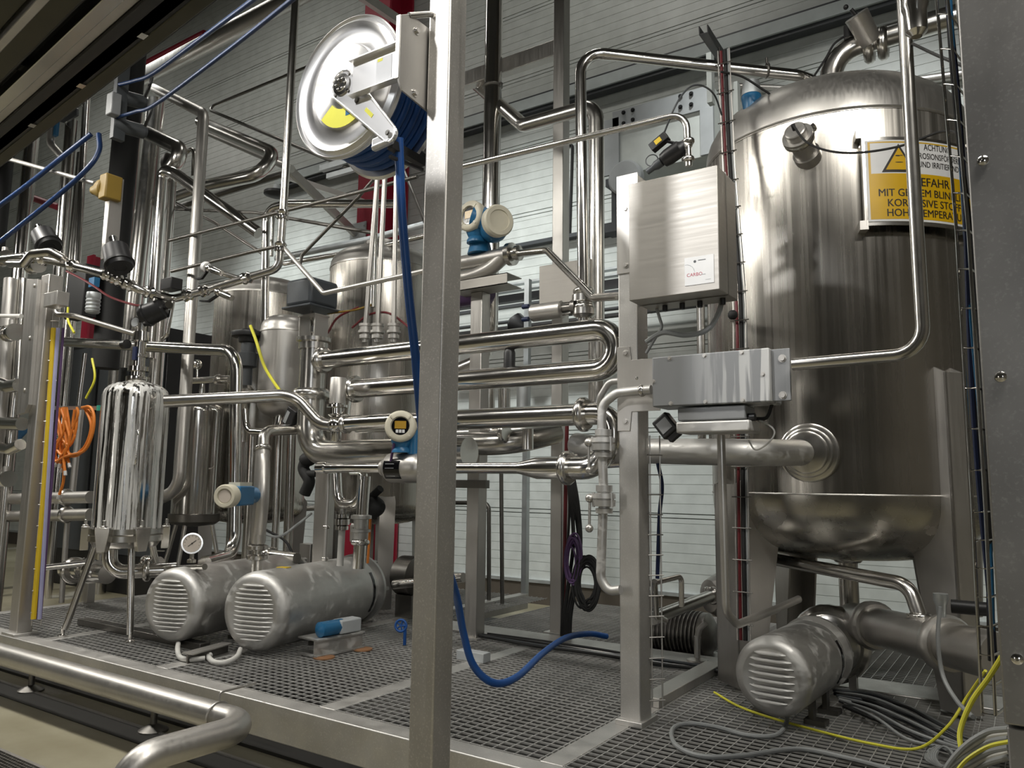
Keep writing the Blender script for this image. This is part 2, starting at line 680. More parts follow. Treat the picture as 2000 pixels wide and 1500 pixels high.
# floor gutter in front of the platform
m = MB()
g0, g1 = A(0, 1335, z=0.0), A(330, 1440, z=0.0)
yg = (g0.y + g1.y) / 2
m.box((-9, yg, 0.0), (0.5, yg + 0.02, 0.012))
m.box((-9, yg - 0.16, 0.0), (0.5, yg, 0.004), 1)
tag(m.build('floor_gutter', ['satin_steel', 'shade_gutter_black']), 'long dark floor gutter with a bright steel edge in front of the platform', 'gutter')
d0 = A(10, 1475, z=0.0)
m = MB()
for k in range(26):
    m.box((d0.x - 0.6, d0.y - 0.02 - k * 0.022, 0.0), (d0.x + 0.75, d0.y - 0.012 - k * 0.022, 0.012))
for k in range(60):
    m.box((d0.x - 0.6 + k * 0.0225, d0.y - 0.59, 0.0), (d0.x - 0.593 + k * 0.0225, d0.y, 0.010))
fr = MB()
fr.box((d0.x - 0.62, d0.y, 0), (d0.x + 0.77, d0.y + 0.02, 0.014))
fr.box((d0.x + 0.75, d0.y - 0.6, 0), (d0.x + 0.77, d0.y, 0.014))
fr.box((d0.x - 0.62, d0.y - 0.62, 0), (d0.x + 0.77, d0.y - 0.6, 0.014))
fr.box((d0.x - 0.62, d0.y - 0.6, 0), (d0.x - 0.6, d0.y, 0.014))
o = tag(fr.build('drain_cover', 'satin_steel'), 'steel drain grate set into the concrete floor near the gutter', 'drain grate')
m.build('grate', 'dark_steel', o)

tag(MB().box((-9, 2.98, 0.002), (0.4, 7.2, 0.02)).build('shade_sheet', 'shade_gutter_black'), 'flat black sheet added on the floor as shade beneath the raised platform', 'shade sheet')  # black sheet put in to darken the floor like shade under the gratings

# ---------------------------------------------------------------- raised platform
ZP = 0.35
o = thing('platform_frame', 'raised stainless platform frame carrying the gratings and the plant', 'platform', (-3, 2.8, 0))
m = MB()
m.box((-9, 2.78, 0.17), (0.4, 2.90, ZP))
m.build('front_beam', 'frame_steel', o, bevel=0.006)
m = MB()
m.box((-4.05, 4.92, 0.2), (0.4, 5.22, ZP + 0.01))
m.build('rear_beam', 'frame_steel', o, bevel=0.006)
for cx in (-7.35, -5.9, -4.5, -3.05, -1.72, -0.35):
    m = MB()
    m.box((cx - 0.055, 2.90, 0.2), (cx + 0.055, 4.92 if cx > -4.1 else 7.0, ZP))
    m.build('cross_beam', 'frame_steel', o, bevel=0.004)
for (u, v) in ((68, 1340), (293, 1420)):
    p = A(u, v, z=0.03)
    m = MB()
    m.lathe((p.x, 2.84, 0), (0, 0, 1), [(0, 0.085), (0.012, 0.085), (0.03, 0.05), (0.045, 0.02), (0.17, 0.02)], 20)
    m.lathe((p.x, 2.84, 0.13), (0, 0, 1), [(0, 0.035), (0.03, 0.035)], 6)
    m.build('levelling_foot', 'dark_steel', o)
for px in (-1.5, -0.2, -3.4, -7.4):
    for py in (4.99,) if px > -4 else (2.84,):
        m = MB()
        m.lathe((px, py, 0), (0, 0, 1), [(0, 0.085), (0.012, 0.085), (0.03, 0.05), (0.045, 0.02), (0.2, 0.02)], 20)
        m.build('levelling_foot', 'dark_steel', o)


def grating(x0, x1, y0, y1, z, label, pitch=0.05, pitch_x=0.06):
    m = MB()
    y = y0 + 0.006
    while y < y1:
        m.box((x0, y, z - 0.009), (x1, y + 0.004, z))
        y += pitch
    x = x0 + 0.006
    while x < x1:
        m.box((x, y0, z - 0.005), (x + 0.0036, y1, z - 0.0005))
        x += pitch_x
    return tag(m.build('floor_grating', 'grating_steel', sharp=30), label, 'grating')


grating(-5.845, -4.555, 2.9, 4.9, ZP, 'steel floor grating under the tripod filter housing')
grating(-4.445, -3.105, 2.9, 4.9, ZP, 'steel floor grating beneath the two large motors')
grating(-2.995, -1.775, 2.9, 4.92, ZP, 'steel floor grating under the looping blue hose')
grating(-1.665, 0.38, 2.9, 4.92, ZP, 'steel floor grating under the single motor and the loose grey cables')
grating(-7.295, -5.955, 2.9, 4.9, ZP, 'steel floor grating behind the post with the coloured cables')
grating(-4.05, 0.3, 5.24, 7.2, ZP - 0.06, 'dim steel floor grating below the large tank')
grating(-7.4, -4.2, 4.95, 7.0, ZP - 0.02, 'dim steel floor grating beneath the two rear tanks')
# ---------------------------------------------------------------- posts and boxes
XV, YV, ZV = Vector((1, 0, 0)), Vector((0, 1, 0)), Vector((0, 0, 1))


def bolt(mb, c, axis, r=0.012, h=0.008, mi=0):
    axis = Vector(axis).normalized()
    mb.lathe(c, axis, [(0, r * 1.5), (h * 0.25, r * 1.5), (h * 0.25, r), (h, r * 0.95), (h, 0)], 10, mi)


# big post carrying the hose reel
pA, pB = A(823, 550, y=2.17), A(866, 550, y=2.17)
FX0, FX1 = pA.x, pB.x
FW = FX1 - FX0
o = thing('support_post', 'thick stainless square post carrying the hose reel, standing before the platform', 'post', ((FX0 + FX1) / 2, 2.22, 0))
MB().box((FX0, 2.17, 0.015), (FX1, 2.17 + FW, 4.4)).build('shaft', 'post_steel', o, bevel=0.007)
MB().box((FX0 - 0.05, 2.12, 0), (FX1 + 0.05, 2.22 + FW, 0.015)).build('base_plate', 'post_steel', o)

# post with the two boxes
q0, q1 = A(1211, 1412, z=ZP), A(1248, 1412, z=ZP)
SY = q0.y
SX0 = q0.x
SX1 = A(1248, 1000, y=SY).x
ztop = A(1210, 345, y=SY).z
o = thing('equipment_post', 'stainless square post carrying the sheet steel cabinet and the grey junction box', 'post', ((SX0 + SX1) / 2, SY + 0.06, ZP))
MB().box((SX0, SY, ZP + 0.02), (SX1, SY + 0.13, ztop)).build('shaft', 'frame_steel', o, bevel=0.006)
MB().box((SX0 - 0.012, SY - 0.03, ZP), (SX1 + 0.02, SY + 0.16, ZP + 0.025)).build('base_plate', 'frame_steel', o, bevel=0.003)
m = MB()
z0, z1 = A(1215, 842, y=SY).z, A(1215, 678, y=SY).z
za, zb = A(1215, 805, y=SY).z, A(1215, 705, y=SY).z
xe = A(1290, 760, y=SY).x
m.prism([(SX0 - 0.004, SY - 0.006, z0), (SX0 + 0.065, SY - 0.006, z0), (SX0 + 0.075, SY - 0.006, za), (xe, SY - 0.006, za), (xe, SY - 0.006, zb),
         (SX0 + 0.075, SY - 0.006, zb), (SX0 + 0.065, SY - 0.006, z1), (SX0 - 0.004, SY - 0.006, z1)], (0, 0.006, 0))
bolt(m, A(1222, 690, y=SY - 0.006), -YV)
bolt(m, A(1222, 823, y=SY - 0.006), -YV)
m.build('mounting_plate', 'satin_steel', o, bevel=0.001)
m = MB()
zc, zd = A(1215, 535, y=SY).z, ztop
m.box((SX0 - 0.003, SY - 0.006, zc), (SX1 + 0.01, SY, zd))
bolt(m, A(1222, 408, y=SY - 0.006), -YV)
bolt(m, A(1222, 518, y=SY - 0.006), -YV)
m.build('cover_plate', 'satin_steel', o, bevel=0.001)

# post with the coloured cables
lc = A(31, 1243, z=ZP)
LX, LY = lc.x, lc.y
ltop = A(75, 540, y=LY).z
o = thing('support_post', 'stainless post with a bundle of yellow and lilac cables strapped to its side', 'post', (LX - 0.05, LY + 0.05, ZP))
MB().box((LX - 0.12, LY, ZP + 0.02), (LX, LY + 0.11, ltop)).build('shaft', 'satin_steel', o, bevel=0.006)
MB().box((LX - 0.16, LY - 0.03, ZP), (LX + 0.03, LY + 0.14, ZP + 0.02)).build('base_plate', 'frame_steel', o, bevel=0.003)
m = MB()
P = [A(52, 545, y=LY - 0.03), A(74, 545, y=LY - 0.03), A(55, 790, y=LY - 0.03), A(48, 806, y=LY - 0.03), A(32, 810, y=LY - 0.03)]
m.prism(P, (0, 0.03, 0))
for (u, v) in ((67, 558), (58, 660), (48, 762)):
    bolt(m, A(u, v, y=LY - 0.03), -YV, 0.011, 0.008)
m.build('side_plate', 'satin_steel', o, bevel=0.002)
m = MB()
m.box(A(84, 600, y=LY - 0.06), A(134, 600, y=LY + 0.03) + Vector((0, 0, 0.11)))
m.build('bracket', 'satin_steel', o, bevel=0.003)

# rear frame of the skid: two posts and the rail between
m = MB()
b1 = A(1082, 1238, z=ZP)
BX, BY = b1.x, b1.y
o = thing('frame_post', 'slim rear stainless post rising behind the U shaped pipe', 'post', (BX, BY, ZP))
xr = A(1104, 600, y=BY).x
MB().box((BX - 0.04, BY, ZP + 0.012), (BX + 0.06, BY + 0.11, 10.0)).build('shaft', 'satin_steel', o, bevel=0.005)
MB().box((BX - 0.08, BY - 0.03, ZP - 0.02), (BX + 0.1, BY + 0.15, ZP + 0.012)).build('base_plate', 'frame_steel', o)
m = MB()
ra, rb = A(915, 152, y=BY + 0.02), A(1086, 106, y=BY + 0.02)
hz = mpx(ra, 30)
m.box((ra.x - 0.4, BY + 0.01, ra.z - hz / 2), (BX - 0.04, BY + 0.1, ra.z + hz / 2))
tag(m.build('frame_rail', 'satin_steel', bevel=0.004), 'square stainless rail high up between the hose reel post and the slim rear post', 'rail')
b2 = A(906, 1247, z=ZP)
tp = A(920, 572, y=b2.y).z
o = thing('frame_post', 'short rear stainless post holding up the bowed flow meter', 'post', (b2.x + 0.06, b2.y, ZP))
MB().box((b2.x, b2.y, ZP + 0.015), (b2.x + 0.11, b2.y + 0.11, tp)).build('shaft', 'satin_steel', o, bevel=0.005)
MB().box((b2.x - 0.03, b2.y - 0.03, ZP), (b2.x + 0.14, b2.y + 0.14, ZP + 0.015)).build('base_plate', 'frame_steel', o)
m = MB()
c0, c1 = A(880, 585, y=b2.y - 0.1), A(990, 560, y=b2.y - 0.1)
h = mpx(c1, 22)
m.box((c0.x, b2.y - 0.1, tp), (c1.x, b2.y - 0.094, tp + h))
m.box((c0.x, b2.y - 0.1, tp), (c1.x, b2.y + 0.1, tp + 0.006))
m.box((c0.x, b2.y - 0.1, tp + h - 0.006), (c1.x, b2.y + 0.1, tp + h))
m.build('channel', 'brushed_sheet', o)
m = MB()
xa = A(893, 945, y=b2.y - 0.02)
xb = A(953, 945, y=b2.y - 0.02)
m.box((xa.x, b2.y - 0.05, xa.z - 0.03), (xb.x, b2.y, xa.z + 0.03))
m.build('cross_bracket', 'dark_steel', o)

# sheet steel cabinet
FYc = SY - 0.27
c00, c10 = A(1229, 588, y=FYc), A(1406, 565, y=FYc)
c01 = A(1228, 360, y=FYc)
cz0, cz1 = (c00.z + c10.z) / 2, (A(1406, 320, y=FYc).z + c01.z) / 2
o = thing('control_cabinet', 'square sheet steel cabinet with a white sticker at the post top', 'cabinet', (c00.x, SY, cz0))
MB().box((c00.x, FYc, cz0), (c10.x, SY - 0.012, cz1)).build('door', 'brushed_sheet', o, bevel=0.004)
m = MB()
m.box((c00.x - 0.004, FYc + 0.11, cz0 - 0.004), (c10.x + 0.003, FYc + 0.116, cz1 + 0.003))
m.build('door_gap', 'dark_steel', o)
st = MB()
s0, s1 = A(1338, 559, y=FYc), A(1394, 496, y=FYc)
st.box((s0.x, FYc - 0.0025, s0.z), (s1.x, FYc, s1.z))
ws, hs = s1.x - s0.x, s1.z - s0.z
text_mesh(st, 'CARBO', hs * 0.17, lambda x, y: (s0.x + ws * 0.07 + x, FYc - 0.003, s0.z + hs * 0.31 + y), 1, align='LEFT')
for fx_, fz_, lw_, lh_, mi_ in ((0.64, 0.335, 0.075, 0.012, 2), (0.6, 0.855, 0.13, 0.012, 3), (0.8, 0.135, 0.09, 0.006, 2)):
    st.obox((s0.x + ws * fx_, FYc - 0.0028, s0.z + hs * fz_), XV * ws * lw_, YV * 0.0003, ZV * hs * lh_, mi_)
st.cyl((s0.x + ws * 0.36, FYc - 0.003, s0.z + hs * 0.83), (s0.x + ws * 0.36, FYc - 0.0025, s0.z + hs * 0.83), hs * 0.05, n=10, mi=3)
for k in range(5):
    a0, a1 = PI * 0.5 * k / 5, PI * 0.5 * (k + 1) / 5
    st.obox((s0.x + ws * (0.04 + 0.3 * math.sin(a0 + 0.1)), FYc - 0.0028, s0.z + hs * (0.45 + 0.3 * math.cos(a0 + 0.1))), XV * ws * 0.05 * math.cos(a0) + ZV * -ws * 0.05 * math.sin(a0), YV * 0.0003, ZV * hs * 0.006 + XV * hs * 0.004, 2)
sk = st.build('sticker', ['sign_white', 'red_ink', 'light_grey', 'dark_grey'], o)
sk['label'] = 'white printed sticker'
m = MB()
for fx in (0.25, 0.45, 0.65, 0.9):
    px = c00.x + (c10.x - c00.x) * fx
    m.cyl((px, SY - 0.1, cz0 - 0.03), (px, SY - 0.1, cz0), 0.013, n=10)
m.build_each('cable_gland', 'black_plastic', o)

# grey junction box
GY = SY - 0.19
g0, g1 = A(1274, 795, y=GY), A(1505, 786, y=GY)
gt0, gt1 = A(1273, 698, y=GY), A(1505, 680, y=GY)
gz0, gz1 = g0.z, gt0.z
gx0, gx1 = g0.x, g1.x
m = nodes('grey_box')
mm, nt, b = m
tc = N(nt, 'ShaderNodeTexCoord')
mp = N(nt, 'ShaderNodeMapping')
mp.inputs['Scale'].default_value = (22, 22, 1.2)
nt.links.new(tc.outputs['Object'], mp.inputs['Vector'])
n1 = N(nt, 'ShaderNodeTexNoise', Scale=1.5, Detail=6.0, Distortion=0.3)
nt.links.new(mp.outputs['Vector'], n1.inputs['Vector'])
f1 = ramp(nt, n1.outputs['Fac'], [(0.47, 0.0), (0.56, 0.9)])
sp = N(nt, 'ShaderNodeSeparateXYZ')
nt.links.new(tc.outputs['Object'], sp.inputs[0])
f2 = ramp(nt, sp.outputs['X'], [(0.0, 0.0), (0.2, 0.6), (0.4, 1.0)])
mu = N(nt, 'ShaderNodeMath', operation='MULTIPLY')
nt.links.new(f1, mu.inputs[0])
nt.links.new(f2, mu.inputs[1])
mx = N(nt, 'ShaderNodeMix', data_type='RGBA')
nt.links.new(mu.outputs[0], mx.inputs[0])
mx.inputs[6].default_value = (0.20, 0.205, 0.21, 1)
mx.inputs[7].default_value = (0.52, 0.52, 0.51, 1)
nt.links.new(mx.outputs[2], b.inputs['Base Color'])
b.inputs['Roughness'].default_value = 0.42
o = thing('junction_box', 'long grey enamel junction box with white drip stains, bolted to the equipment post', 'junction box', (gx0, SY, gz0))
MB().box((gx0, GY, gz0), (gx1, SY - 0.006, gz1)).build('housing', 'grey_box', o, bevel=0.006, anchor=((gx0 + gx1) / 2 - 0.1, GY, gz0))
xr1 = A(1545, 740, y=GY + 0.04).x
MB().box((gx1, GY + 0.03, gz0 + 0.004), (xr1, GY + 0.045, gz1 - 0.004)).build('side_flange', 'grey_box', o, bevel=0.003)
m = MB()
for (u, v) in ((1308, 698), (1376, 693), (1449, 686), (1310, 788), (1378, 785), (1451, 782), (1276, 745), (1490, 731)):
    p = A(u, v, y=GY)
    p.z = min(max(p.z, gz0 + 0.012), gz1 - 0.012)
    bolt(m, p, -YV, 0.007, 0.006)
for (u, v) in ((1528, 700), (1529, 772)):
    bolt(m, A(u, v, y=GY + 0.03), -YV, 0.012, 0.01)
m.build_each('screw', 'satin_steel', o)

# smaller box hanging under it
h0, h1 = A(1322, 846, y=GY + 0.01), A(1455, 838, y=GY + 0.01)
o = thing('terminal_box', 'small cast metal terminal box hanging under the grey junction box', 'terminal box', (h0.x, GY + 0.1, h0.z))
zl = gz0 - (gz0 - h0.z) * 0.55
MB().box((h0.x, GY + 0.02, zl), (h1.x, SY - 0.02, gz0 - 0.006)).build('body', 'grey_enamel', o, bevel=0.006)
MB().box((h0.x - 0.006, GY + 0.012, h0.z), (h1.x + 0.02, SY - 0.012, zl - 0.004)).build('lid', 'blasted_steel', o, bevel=0.008)
m = MB()
p = A(1462, 815, y=GY + 0.06)
m.cyl((h1.x, p.y, p.z), p + XV * 0.03, 0.018, n=12)
m.build('cable_gland', 'black_plastic', o)

# dark inspection lamp
o = thing('inspection_lamp', 'small black square lamp tilted beside the terminal box', 'lamp', A(1300, 830, y=SY - 0.08))
c = A(1302, 832, y=SY - 0.1)
ax = (XV * 0.62 - ZV * 0.78).normalized()
az = (XV * 0.78 + ZV * 0.62).normalized()
MB().obox(c, ax * 0.052, YV * 0.03, az * 0.044).build('housing', 'black_plastic', o, bevel=0.008)
MB().obox(c - YV * 0.03, ax * 0.03, YV * 0.003, az * 0.03).build('lens', 'grey_enamel', o)
m = MB()
m.obox(c + ax * 0.06, ax * 0.016, YV * 0.02, az * 0.03)
m.build('bracket', 'black_plastic', o)

# steel switch cabinet at the picture side with its screws
CY = 1.9
cx0 = A(1918, 750, y=CY).x
o = thing('switch_cabinet', 'tall speckled stainless switch cabinet with button head screws, standing beside the large tank', 'cabinet', (cx0 + 0.6, CY + 0.3, 0))
zs = A(1965, 1415, y=CY).z
MB().box((cx0, CY, zs), (cx0 + 1.2, CY + 0.45, 3.4)).build('panel', 'cabinet_steel', o, bevel=0.004)
MB().box((cx0 + 0.004, CY + 0.004, 0.0), (cx0 + 1.19, CY + 0.44, zs - 0.006)).build('plinth', 'cabinet_steel', o, bevel=0.003)
for (u, v) in ((1920, 314), (1955, 736), (1987, 1287)):
    m = MB()
    m.lathe(A(u, v, y=CY), -YV, [(0, 0.011), (0.003, 0.011), (0.006, 0.007), (0.007, 0.003), (0.005, 0.003)], 14)
    m.build('screw', 'polished_steel', o)

# ---------------------------------------------------------------- large tank with the warning sign
TX, TY, TR = -0.965, 5.2, 0.80
zt = A(1604, 222, y=TY - 0.8).z
zb_ = 1.43
o = thing('process_tank', 'large upright stainless tank with the yellow warning sign, beside the switch cabinet', 'tank', (TX, TY, 0.35))


def dish(R, h, up, n=10, kr=0.16):
    """torispherical end as (height, radius) pairs from the rim to the apex"""
    out = []
    for i in range(n + 1):
        a = PI / 2 * i / n
        out.append((h * (math.sin(a) ** 0.9) if up else -h * (math.sin(a) ** 0.9), R * max(math.cos(a), 0) ** 0.62))
    return out


prof = [(zb_ + d, r) for d, r in reversed(dish(TR, 0.36, False))] + [(zb_ + 0.028, TR)]
MB().lathe((TX, TY, 0), ZV, prof, 72).build('lower_head', 'head_steel', o, anchor=(TX, TY, 1.0), sharp=50)
MB().lathe((TX, TY, 0), ZV, [(zb_ + 0.03, TR), (zt, TR)], 72).build('shell', 'tank_steel', o, anchor=(TX, TY, 1.0), sharp=50)
pr = [(zt, TR + 0.004)] + [(zt + 0.02 + d, r) for d, r in dish(TR + 0.004, 0.4, True)]
MB().lathe((TX, TY, 0), ZV, pr, 72).build('dished_head', 'satin_steel', o, anchor=(TX, TY, 3.0), sharp=50)
m = MB()
m.ring((TX, TY, zt + 0.012), ZV, TR + 0.002, 0.008, 72, 6)
m.build('weld_seam', 'satin_steel', o)
m = MB()
m.ring((TX, TY, zb_ + 0.03), ZV, TR - 0.001, 0.006, 72, 6)
m.build('weld_seam', 'satin_steel', o)
for a, wd in ((-128, 0.22), (-40, 0.12), (52, 0.2), (128, 0.2)):
    ra = math.radians(a)
    e = Vector((math.cos(ra), math.sin(ra), 0))
    t = Vector((-e.y, e.x, 0))
    c = Vector((TX, TY, 0)) + e * (TR - 0.06)
    zt2 = A(1795, 715, y=4.6).z if a == -40 else zb_ + 0.12
    m = MB()
    for s in (-1, 1):
        pl = [c + t * s * wd / 2 + e * x + ZV * z for x, z in ((0.13, 0.372), (0.13, zt2 - 0.04), (0.05, zt2), (-0.02, zb_ - 0.1), (-0.16, zb_ - 0.22), (-0.02, 0.372))]
        m.prism(pl, t * (-s) * 0.012)
    m.obox(c + e * 0.124 + ZV * (0.372 + zt2 - 0.04) / 2, e * 0.006, t * wd / 2, ZV * (zt2 - 0.412) / 2)
    lg = m.build('leg', 'satin_steel', o)
    f = MB()
    f.lathe((c.x, c.y, ZP), ZV, [(0, 0.06), (0.012, 0.06), (0.018, 0.03), (0.03, 0.03)], 16)
    f.build('foot_pad', 'dark_steel', lg)
# horizontal process nozzle rings
nz = A(1585, 885, y=4.45)
dn = Vector((nz.x - TX, nz.y - TY, 0)).normalized()
m = MB()
for R_, off in ((0.16, 0.0), (0.135, 0.03), (0.115, 0.055)):
    m.lathe(Vector((TX, TY, nz.z)) + dn * (TR - 0.04 + off), dn, [(0, R_), (0.05, R_), (0.056, R_ - 0.012)], 36)
m.build('nozzle', 'pipe_steel', o)

# sight port on the shell
pc = A(1580, 310, y=TY - TR * 0.98)
dp = Vector((pc.x - TX, pc.y - TY, 0)).normalized()
sv = Vector((TX, TY, pc.z)) + dp * (TR - 0.03)
o2 = thing('level_probe', 'round capped stainless probe sticking out of the large tank near its top edge', 'probe', sv)
dd = (dp * 0.9 + ZV * 0.35 - XV * 0.12).normalized()
m = MB()
m.lathe(sv, dd, [(0, 0.075), (0.06, 0.075), (0.06, 0.062), (0.17, 0.062), (0.17, 0.08), (0.185, 0.08)], 28)
m.build('socket', 'satin_steel', o2)
m = MB()
m.lathe(sv + dd * 0.188, dd, [(0, 0.084), (0.02, 0.084), (0.02, 0.06), (0.06, 0.058), (0.065, 0.052), (0.065, 0)], 28)
m.build('cap', 'satin_steel', o2)
clamp(o2, sv + dd * 0.18, dd, 0.058)
m = MB()
pe = sv + dd * 0.25
m.cyl(pe, pe + dd * 0.03 + ZV * 0.01, 0.012, n=10)
m.build('plug', 'black_plastic', o2)
cable('sensor_cable', 'thin black cable drooping across the yellow warning sign', 'cable',
      [pe + dd * 0.03 + ZV * 0.01, A(1575, 277, y=4.12), A(1620, 295, y=4.1), A(1680, 298, y=4.08), A(1760, 285, y=4.0), A(1835, 258, y=3.9), A(1870, 262, y=3.6), A(1885, 300, y=3.0), A(1895, 380, y=2.75)], None, 0, 'black_rubber', r=0.006)

# warning sign: curved plate on stand-offs
SR = TR + 0.07


def circ(a, z, R):
    return Vector((TX + R * math.cos(a), TY + R * math.sin(a), z))


def proj(p):
    c = ROT.transposed() @ (Vector(p) - CAM)
    return 1000 + F * c.x / -c.z, 750 - F * c.y / -c.z


def angle_at(u, z, R):
    best = min(range(-1500, 200), key=lambda k: abs(proj(circ(math.radians(k / 10), z, R))[0] - u))
    return math.radians(best / 10)


sz0, sz1 = A(1690, 432, y=TY - SR * 0.95).z, A(1690, 272, y=TY - SR * 0.95).z
a0 = angle_at(1693, (sz0 + sz1) / 2, SR)
a1 = a0 + (sz1 - sz0) * 1.6 / SR
zm = sz0 + (sz1 - sz0) * 0.585
o = thing('warning_sign', 'curved yellow and white German corrosion warning sign standing off the large tank', 'sign', circ((a0 + a1) / 2, sz0, SR))


def arc(mb, b0, b1, z0, z1, R0, R1, n=24, mi=0):
    vs = []
    for i in range(n + 1):
        a = b0 + (b1 - b0) * i / n
        vs += [circ(a, z0, R0), circ(a, z0, R1), circ(a, z1, R1), circ(a, z1, R0)]
    fs = []
    for i in range(n):
        k = i * 4
        for j in range(4):
            fs.append((k + j, k + (j + 1) % 4, k + 4 + (j + 1) % 4, k + 4 + j))
    fs += [(0, 3, 2, 1), (n * 4, n * 4 + 1, n * 4 + 2, n * 4 + 3)]
    return mb.add(vs, fs, mi)


m = MB()
arc(m, a0 - 0.012, a1 + 0.012, sz0 - 0.02, sz1 + 0.02, SR - 0.012, SR - 0.004)
m.build('backing_plate', 'pipe_steel', o)
m = MB()
for z in (sz0 - 0.04, sz1 + 0.02):
    arc(m, a0 - 0.05, a0 + 0.0, z, z + 0.05, TR - 0.005, SR - 0.004, 3)
    arc(m, a1 - 0.02, a1 + 0.05, z, z + 0.05, TR - 0.005, SR - 0.004, 3)
arc(m, a0 - 0.02, a0 - 0.012, sz0 - 0.02, sz1 + 0.02, TR + 0.03, SR - 0.004, 2)
m.build_each('bracket', 'satin_steel', o)
m = MB()
arc(m, a0, a1, sz0, sz1, SR - 0.004, SR, mi=0)
e = 0.012
arc(m, a0 + e / SR, a1 - e / SR, zm, sz1 - e, SR, SR + 0.0008, mi=0)
arc(m, a0 + e / SR, a1 - e / SR, sz0 + e, zm, SR, SR + 0.001, mi=1)
arc(m, a0 + e / SR, a0 + e * 2 / SR, zm, sz1 - e, SR, SR + 0.0012, 2, mi=1)
arc(m, a0 + e / SR, a1 - e / SR, sz1 - 1.4 * e, sz1 - 0.8 * e, SR, SR + 0.0012, mi=1)
W = (a1 - a0) * SR
H = sz1 - sz0


def on(x, y, lift=0.002):
    return circ(a0 + x / SR, sz0 + y, SR + lift)


def tri(cx, cy, s, mi, lift):
    P = [(cx - s, cy - s * 0.86), (cx + s, cy - s * 0.86), (cx, cy + s * 0.86)]
    n = 12
    vs, fs = [], []
    for i in range(n + 1):
        y = P[0][1] + (P[2][1] - P[0][1]) * i / n
        hw = s * (1 - i / n)
        for j in range(5):
            vs.append(on(cx - hw + 2 * hw * j / 4, y, lift))
    for i in range(n):
        for j in range(4):
            k = i * 5 + j
            fs.append((k, k + 1, k + 6, k + 5))
    m.add(vs, fs, mi)


for cx in (W * 0.235, W - W * 0.09):
    tri(cx, H * 0.775, H * 0.205, 2, 0.002)
    tri(cx, H * 0.765, H * 0.158, 1, 0.003)
    for (dx, dy, sx, sy) in ((-0.015, 0.03, 0.06, 0.018), (0.03, 0.035, 0.04, 0.01), (0.0, -0.05, 0.1, 0.012)):
        pp = [on(cx + H * (dx + sx / 2 * math.cos(t)), H * 0.77 + H * (dy + sy / 2 * math.sin(t)), 0.0035) for t in [2 * PI * k / 10 for k in range(10)]]
        m.add(pp, [tuple(range(10))], 2)
for s, x, y, sz in (('ACHTUNG', 0.57, 0.885, 0.088), ('KORROSIONSF\u00d6RDERND', 0.575, 0.775, 0.083), ('UND IRRITIEREND', 0.585, 0.67, 0.083)):
    text_mesh(m, s, H * sz * 1.25, lambda a, b: on(W * (x - 0.02) + a * 0.7, H * y + b), 2, bold=0.012)
for s, x, y, sz in (('GEFAHR', 0.50, 0.435, 0.125), ('MIT GELBEM BLINKLICHT', 0.50, 0.305, 0.108), ('KORROSIVE STOFFE', 0.475, 0.18, 0.108), ('HOHE TEMPERATUR', 0.475, 0.06, 0.108)):
    text_mesh(m, s, H * sz * 1.2, lambda a, b: on(W * (x - 0.015) + a * 0.9, H * y + b), 2, bold=0.014)
m.build('plate', ['sign_white', 'sign_yellow', 'ink'], o, sharp=80)

# ---------------------------------------------------------------- two rear tanks and the slim vessel


def rear_tank(u, v0, v1, Y, R, label, name='process_tank', legs=True, mat='tank_steel', head=0.2, n=48):
    c = A(u, (v0 + v1) / 2, y=Y)
    zt_, zb2 = A(u, v0, y=Y - R * 0.9).z, A(u, v1, y=Y).z
    o = thing(name, label, 'tank', (c.x, Y, zb2 - 0.3 if not legs else 0.35))
    MB().lathe((c.x, Y, 0), ZV, [(zb2 + d, r) for d, r in reversed(dish(R, head, False))] + [(zt_, R)], n).build('shell', mat, o, anchor=(c.x, Y, 1.0), sharp=50)
    MB().lathe((c.x, Y, 0), ZV, [(zt_, R + 0.006), (zt_ + 0.02, R + 0.006)] + [(zt_ + 0.03 + d, r) for d, r in dish(R, head, True)], n).build('dished_head', 'satin_steel', o, anchor=(c.x, Y, 3.0), sharp=50)
    if legs:
        for a in (-125, -35, 55, 145):
            ra = math.radians(a)
            e = Vector((math.cos(ra), math.sin(ra), 0))
            t = Vector((-e.y, e.x, 0))
            m = MB()
            pl = [Vector((c.x, Y, 0)) + e * x + ZV * z for x, z in ((R - 0.02, 0.37), (R + 0.03, zb2 + 0.02), (R - 0.01, zb2 + 0.08), (R - 0.14, zb2 - 0.12), (R - 0.12, 0.37))]
            m.prism([p - t * 0.07 for p in pl], t * 0.14)
            m.build('leg', 'satin_steel', o)
    return o, c, zt_, zb2


tB, cB, zB, _ = rear_tank(507, 560, 985, 5.4, 0.52, 'rear upright stainless tank beside the slim hanging vessel')
m = MB()
for k in range(1):
    p = A(425, 600, y=4.95)
    q = A(455, 590, y=4.95)
m.obox(A(437, 600, y=4.93), XV * 0.085, YV * 0.006, ZV * 0.075)
m.build('rating_plate', 'dark_steel', tB)
tC, cC, zC, _ = rear_tank(742, 500, 982, 5.5, 0.52, 'rear upright stainless tank partly behind the hose reel post')
m = MB()
m.obox(A(685, 555, y=5.02), XV * 0.12, YV * 0.006, ZV * 0.085)
m.build('rating_plate', 'galvanised', tC)
m = MB()
m.lathe((cC.x, 5.5, zC + 0.18), ZV, [(0, 0.17), (0.08, 0.17), (0.08, 0.2), (0.12, 0.2), (0.13, 0.1)], 24)
m.build('manway', 'satin_steel', tC)
o, cD, zD, zDb = rear_tank(557, 640, 785, 4.75, 0.235, 'slim rounded stainless vessel hanging in front of a rear tank', 'expansion_vessel', False, 'satin_steel', 0.14)
m = MB()
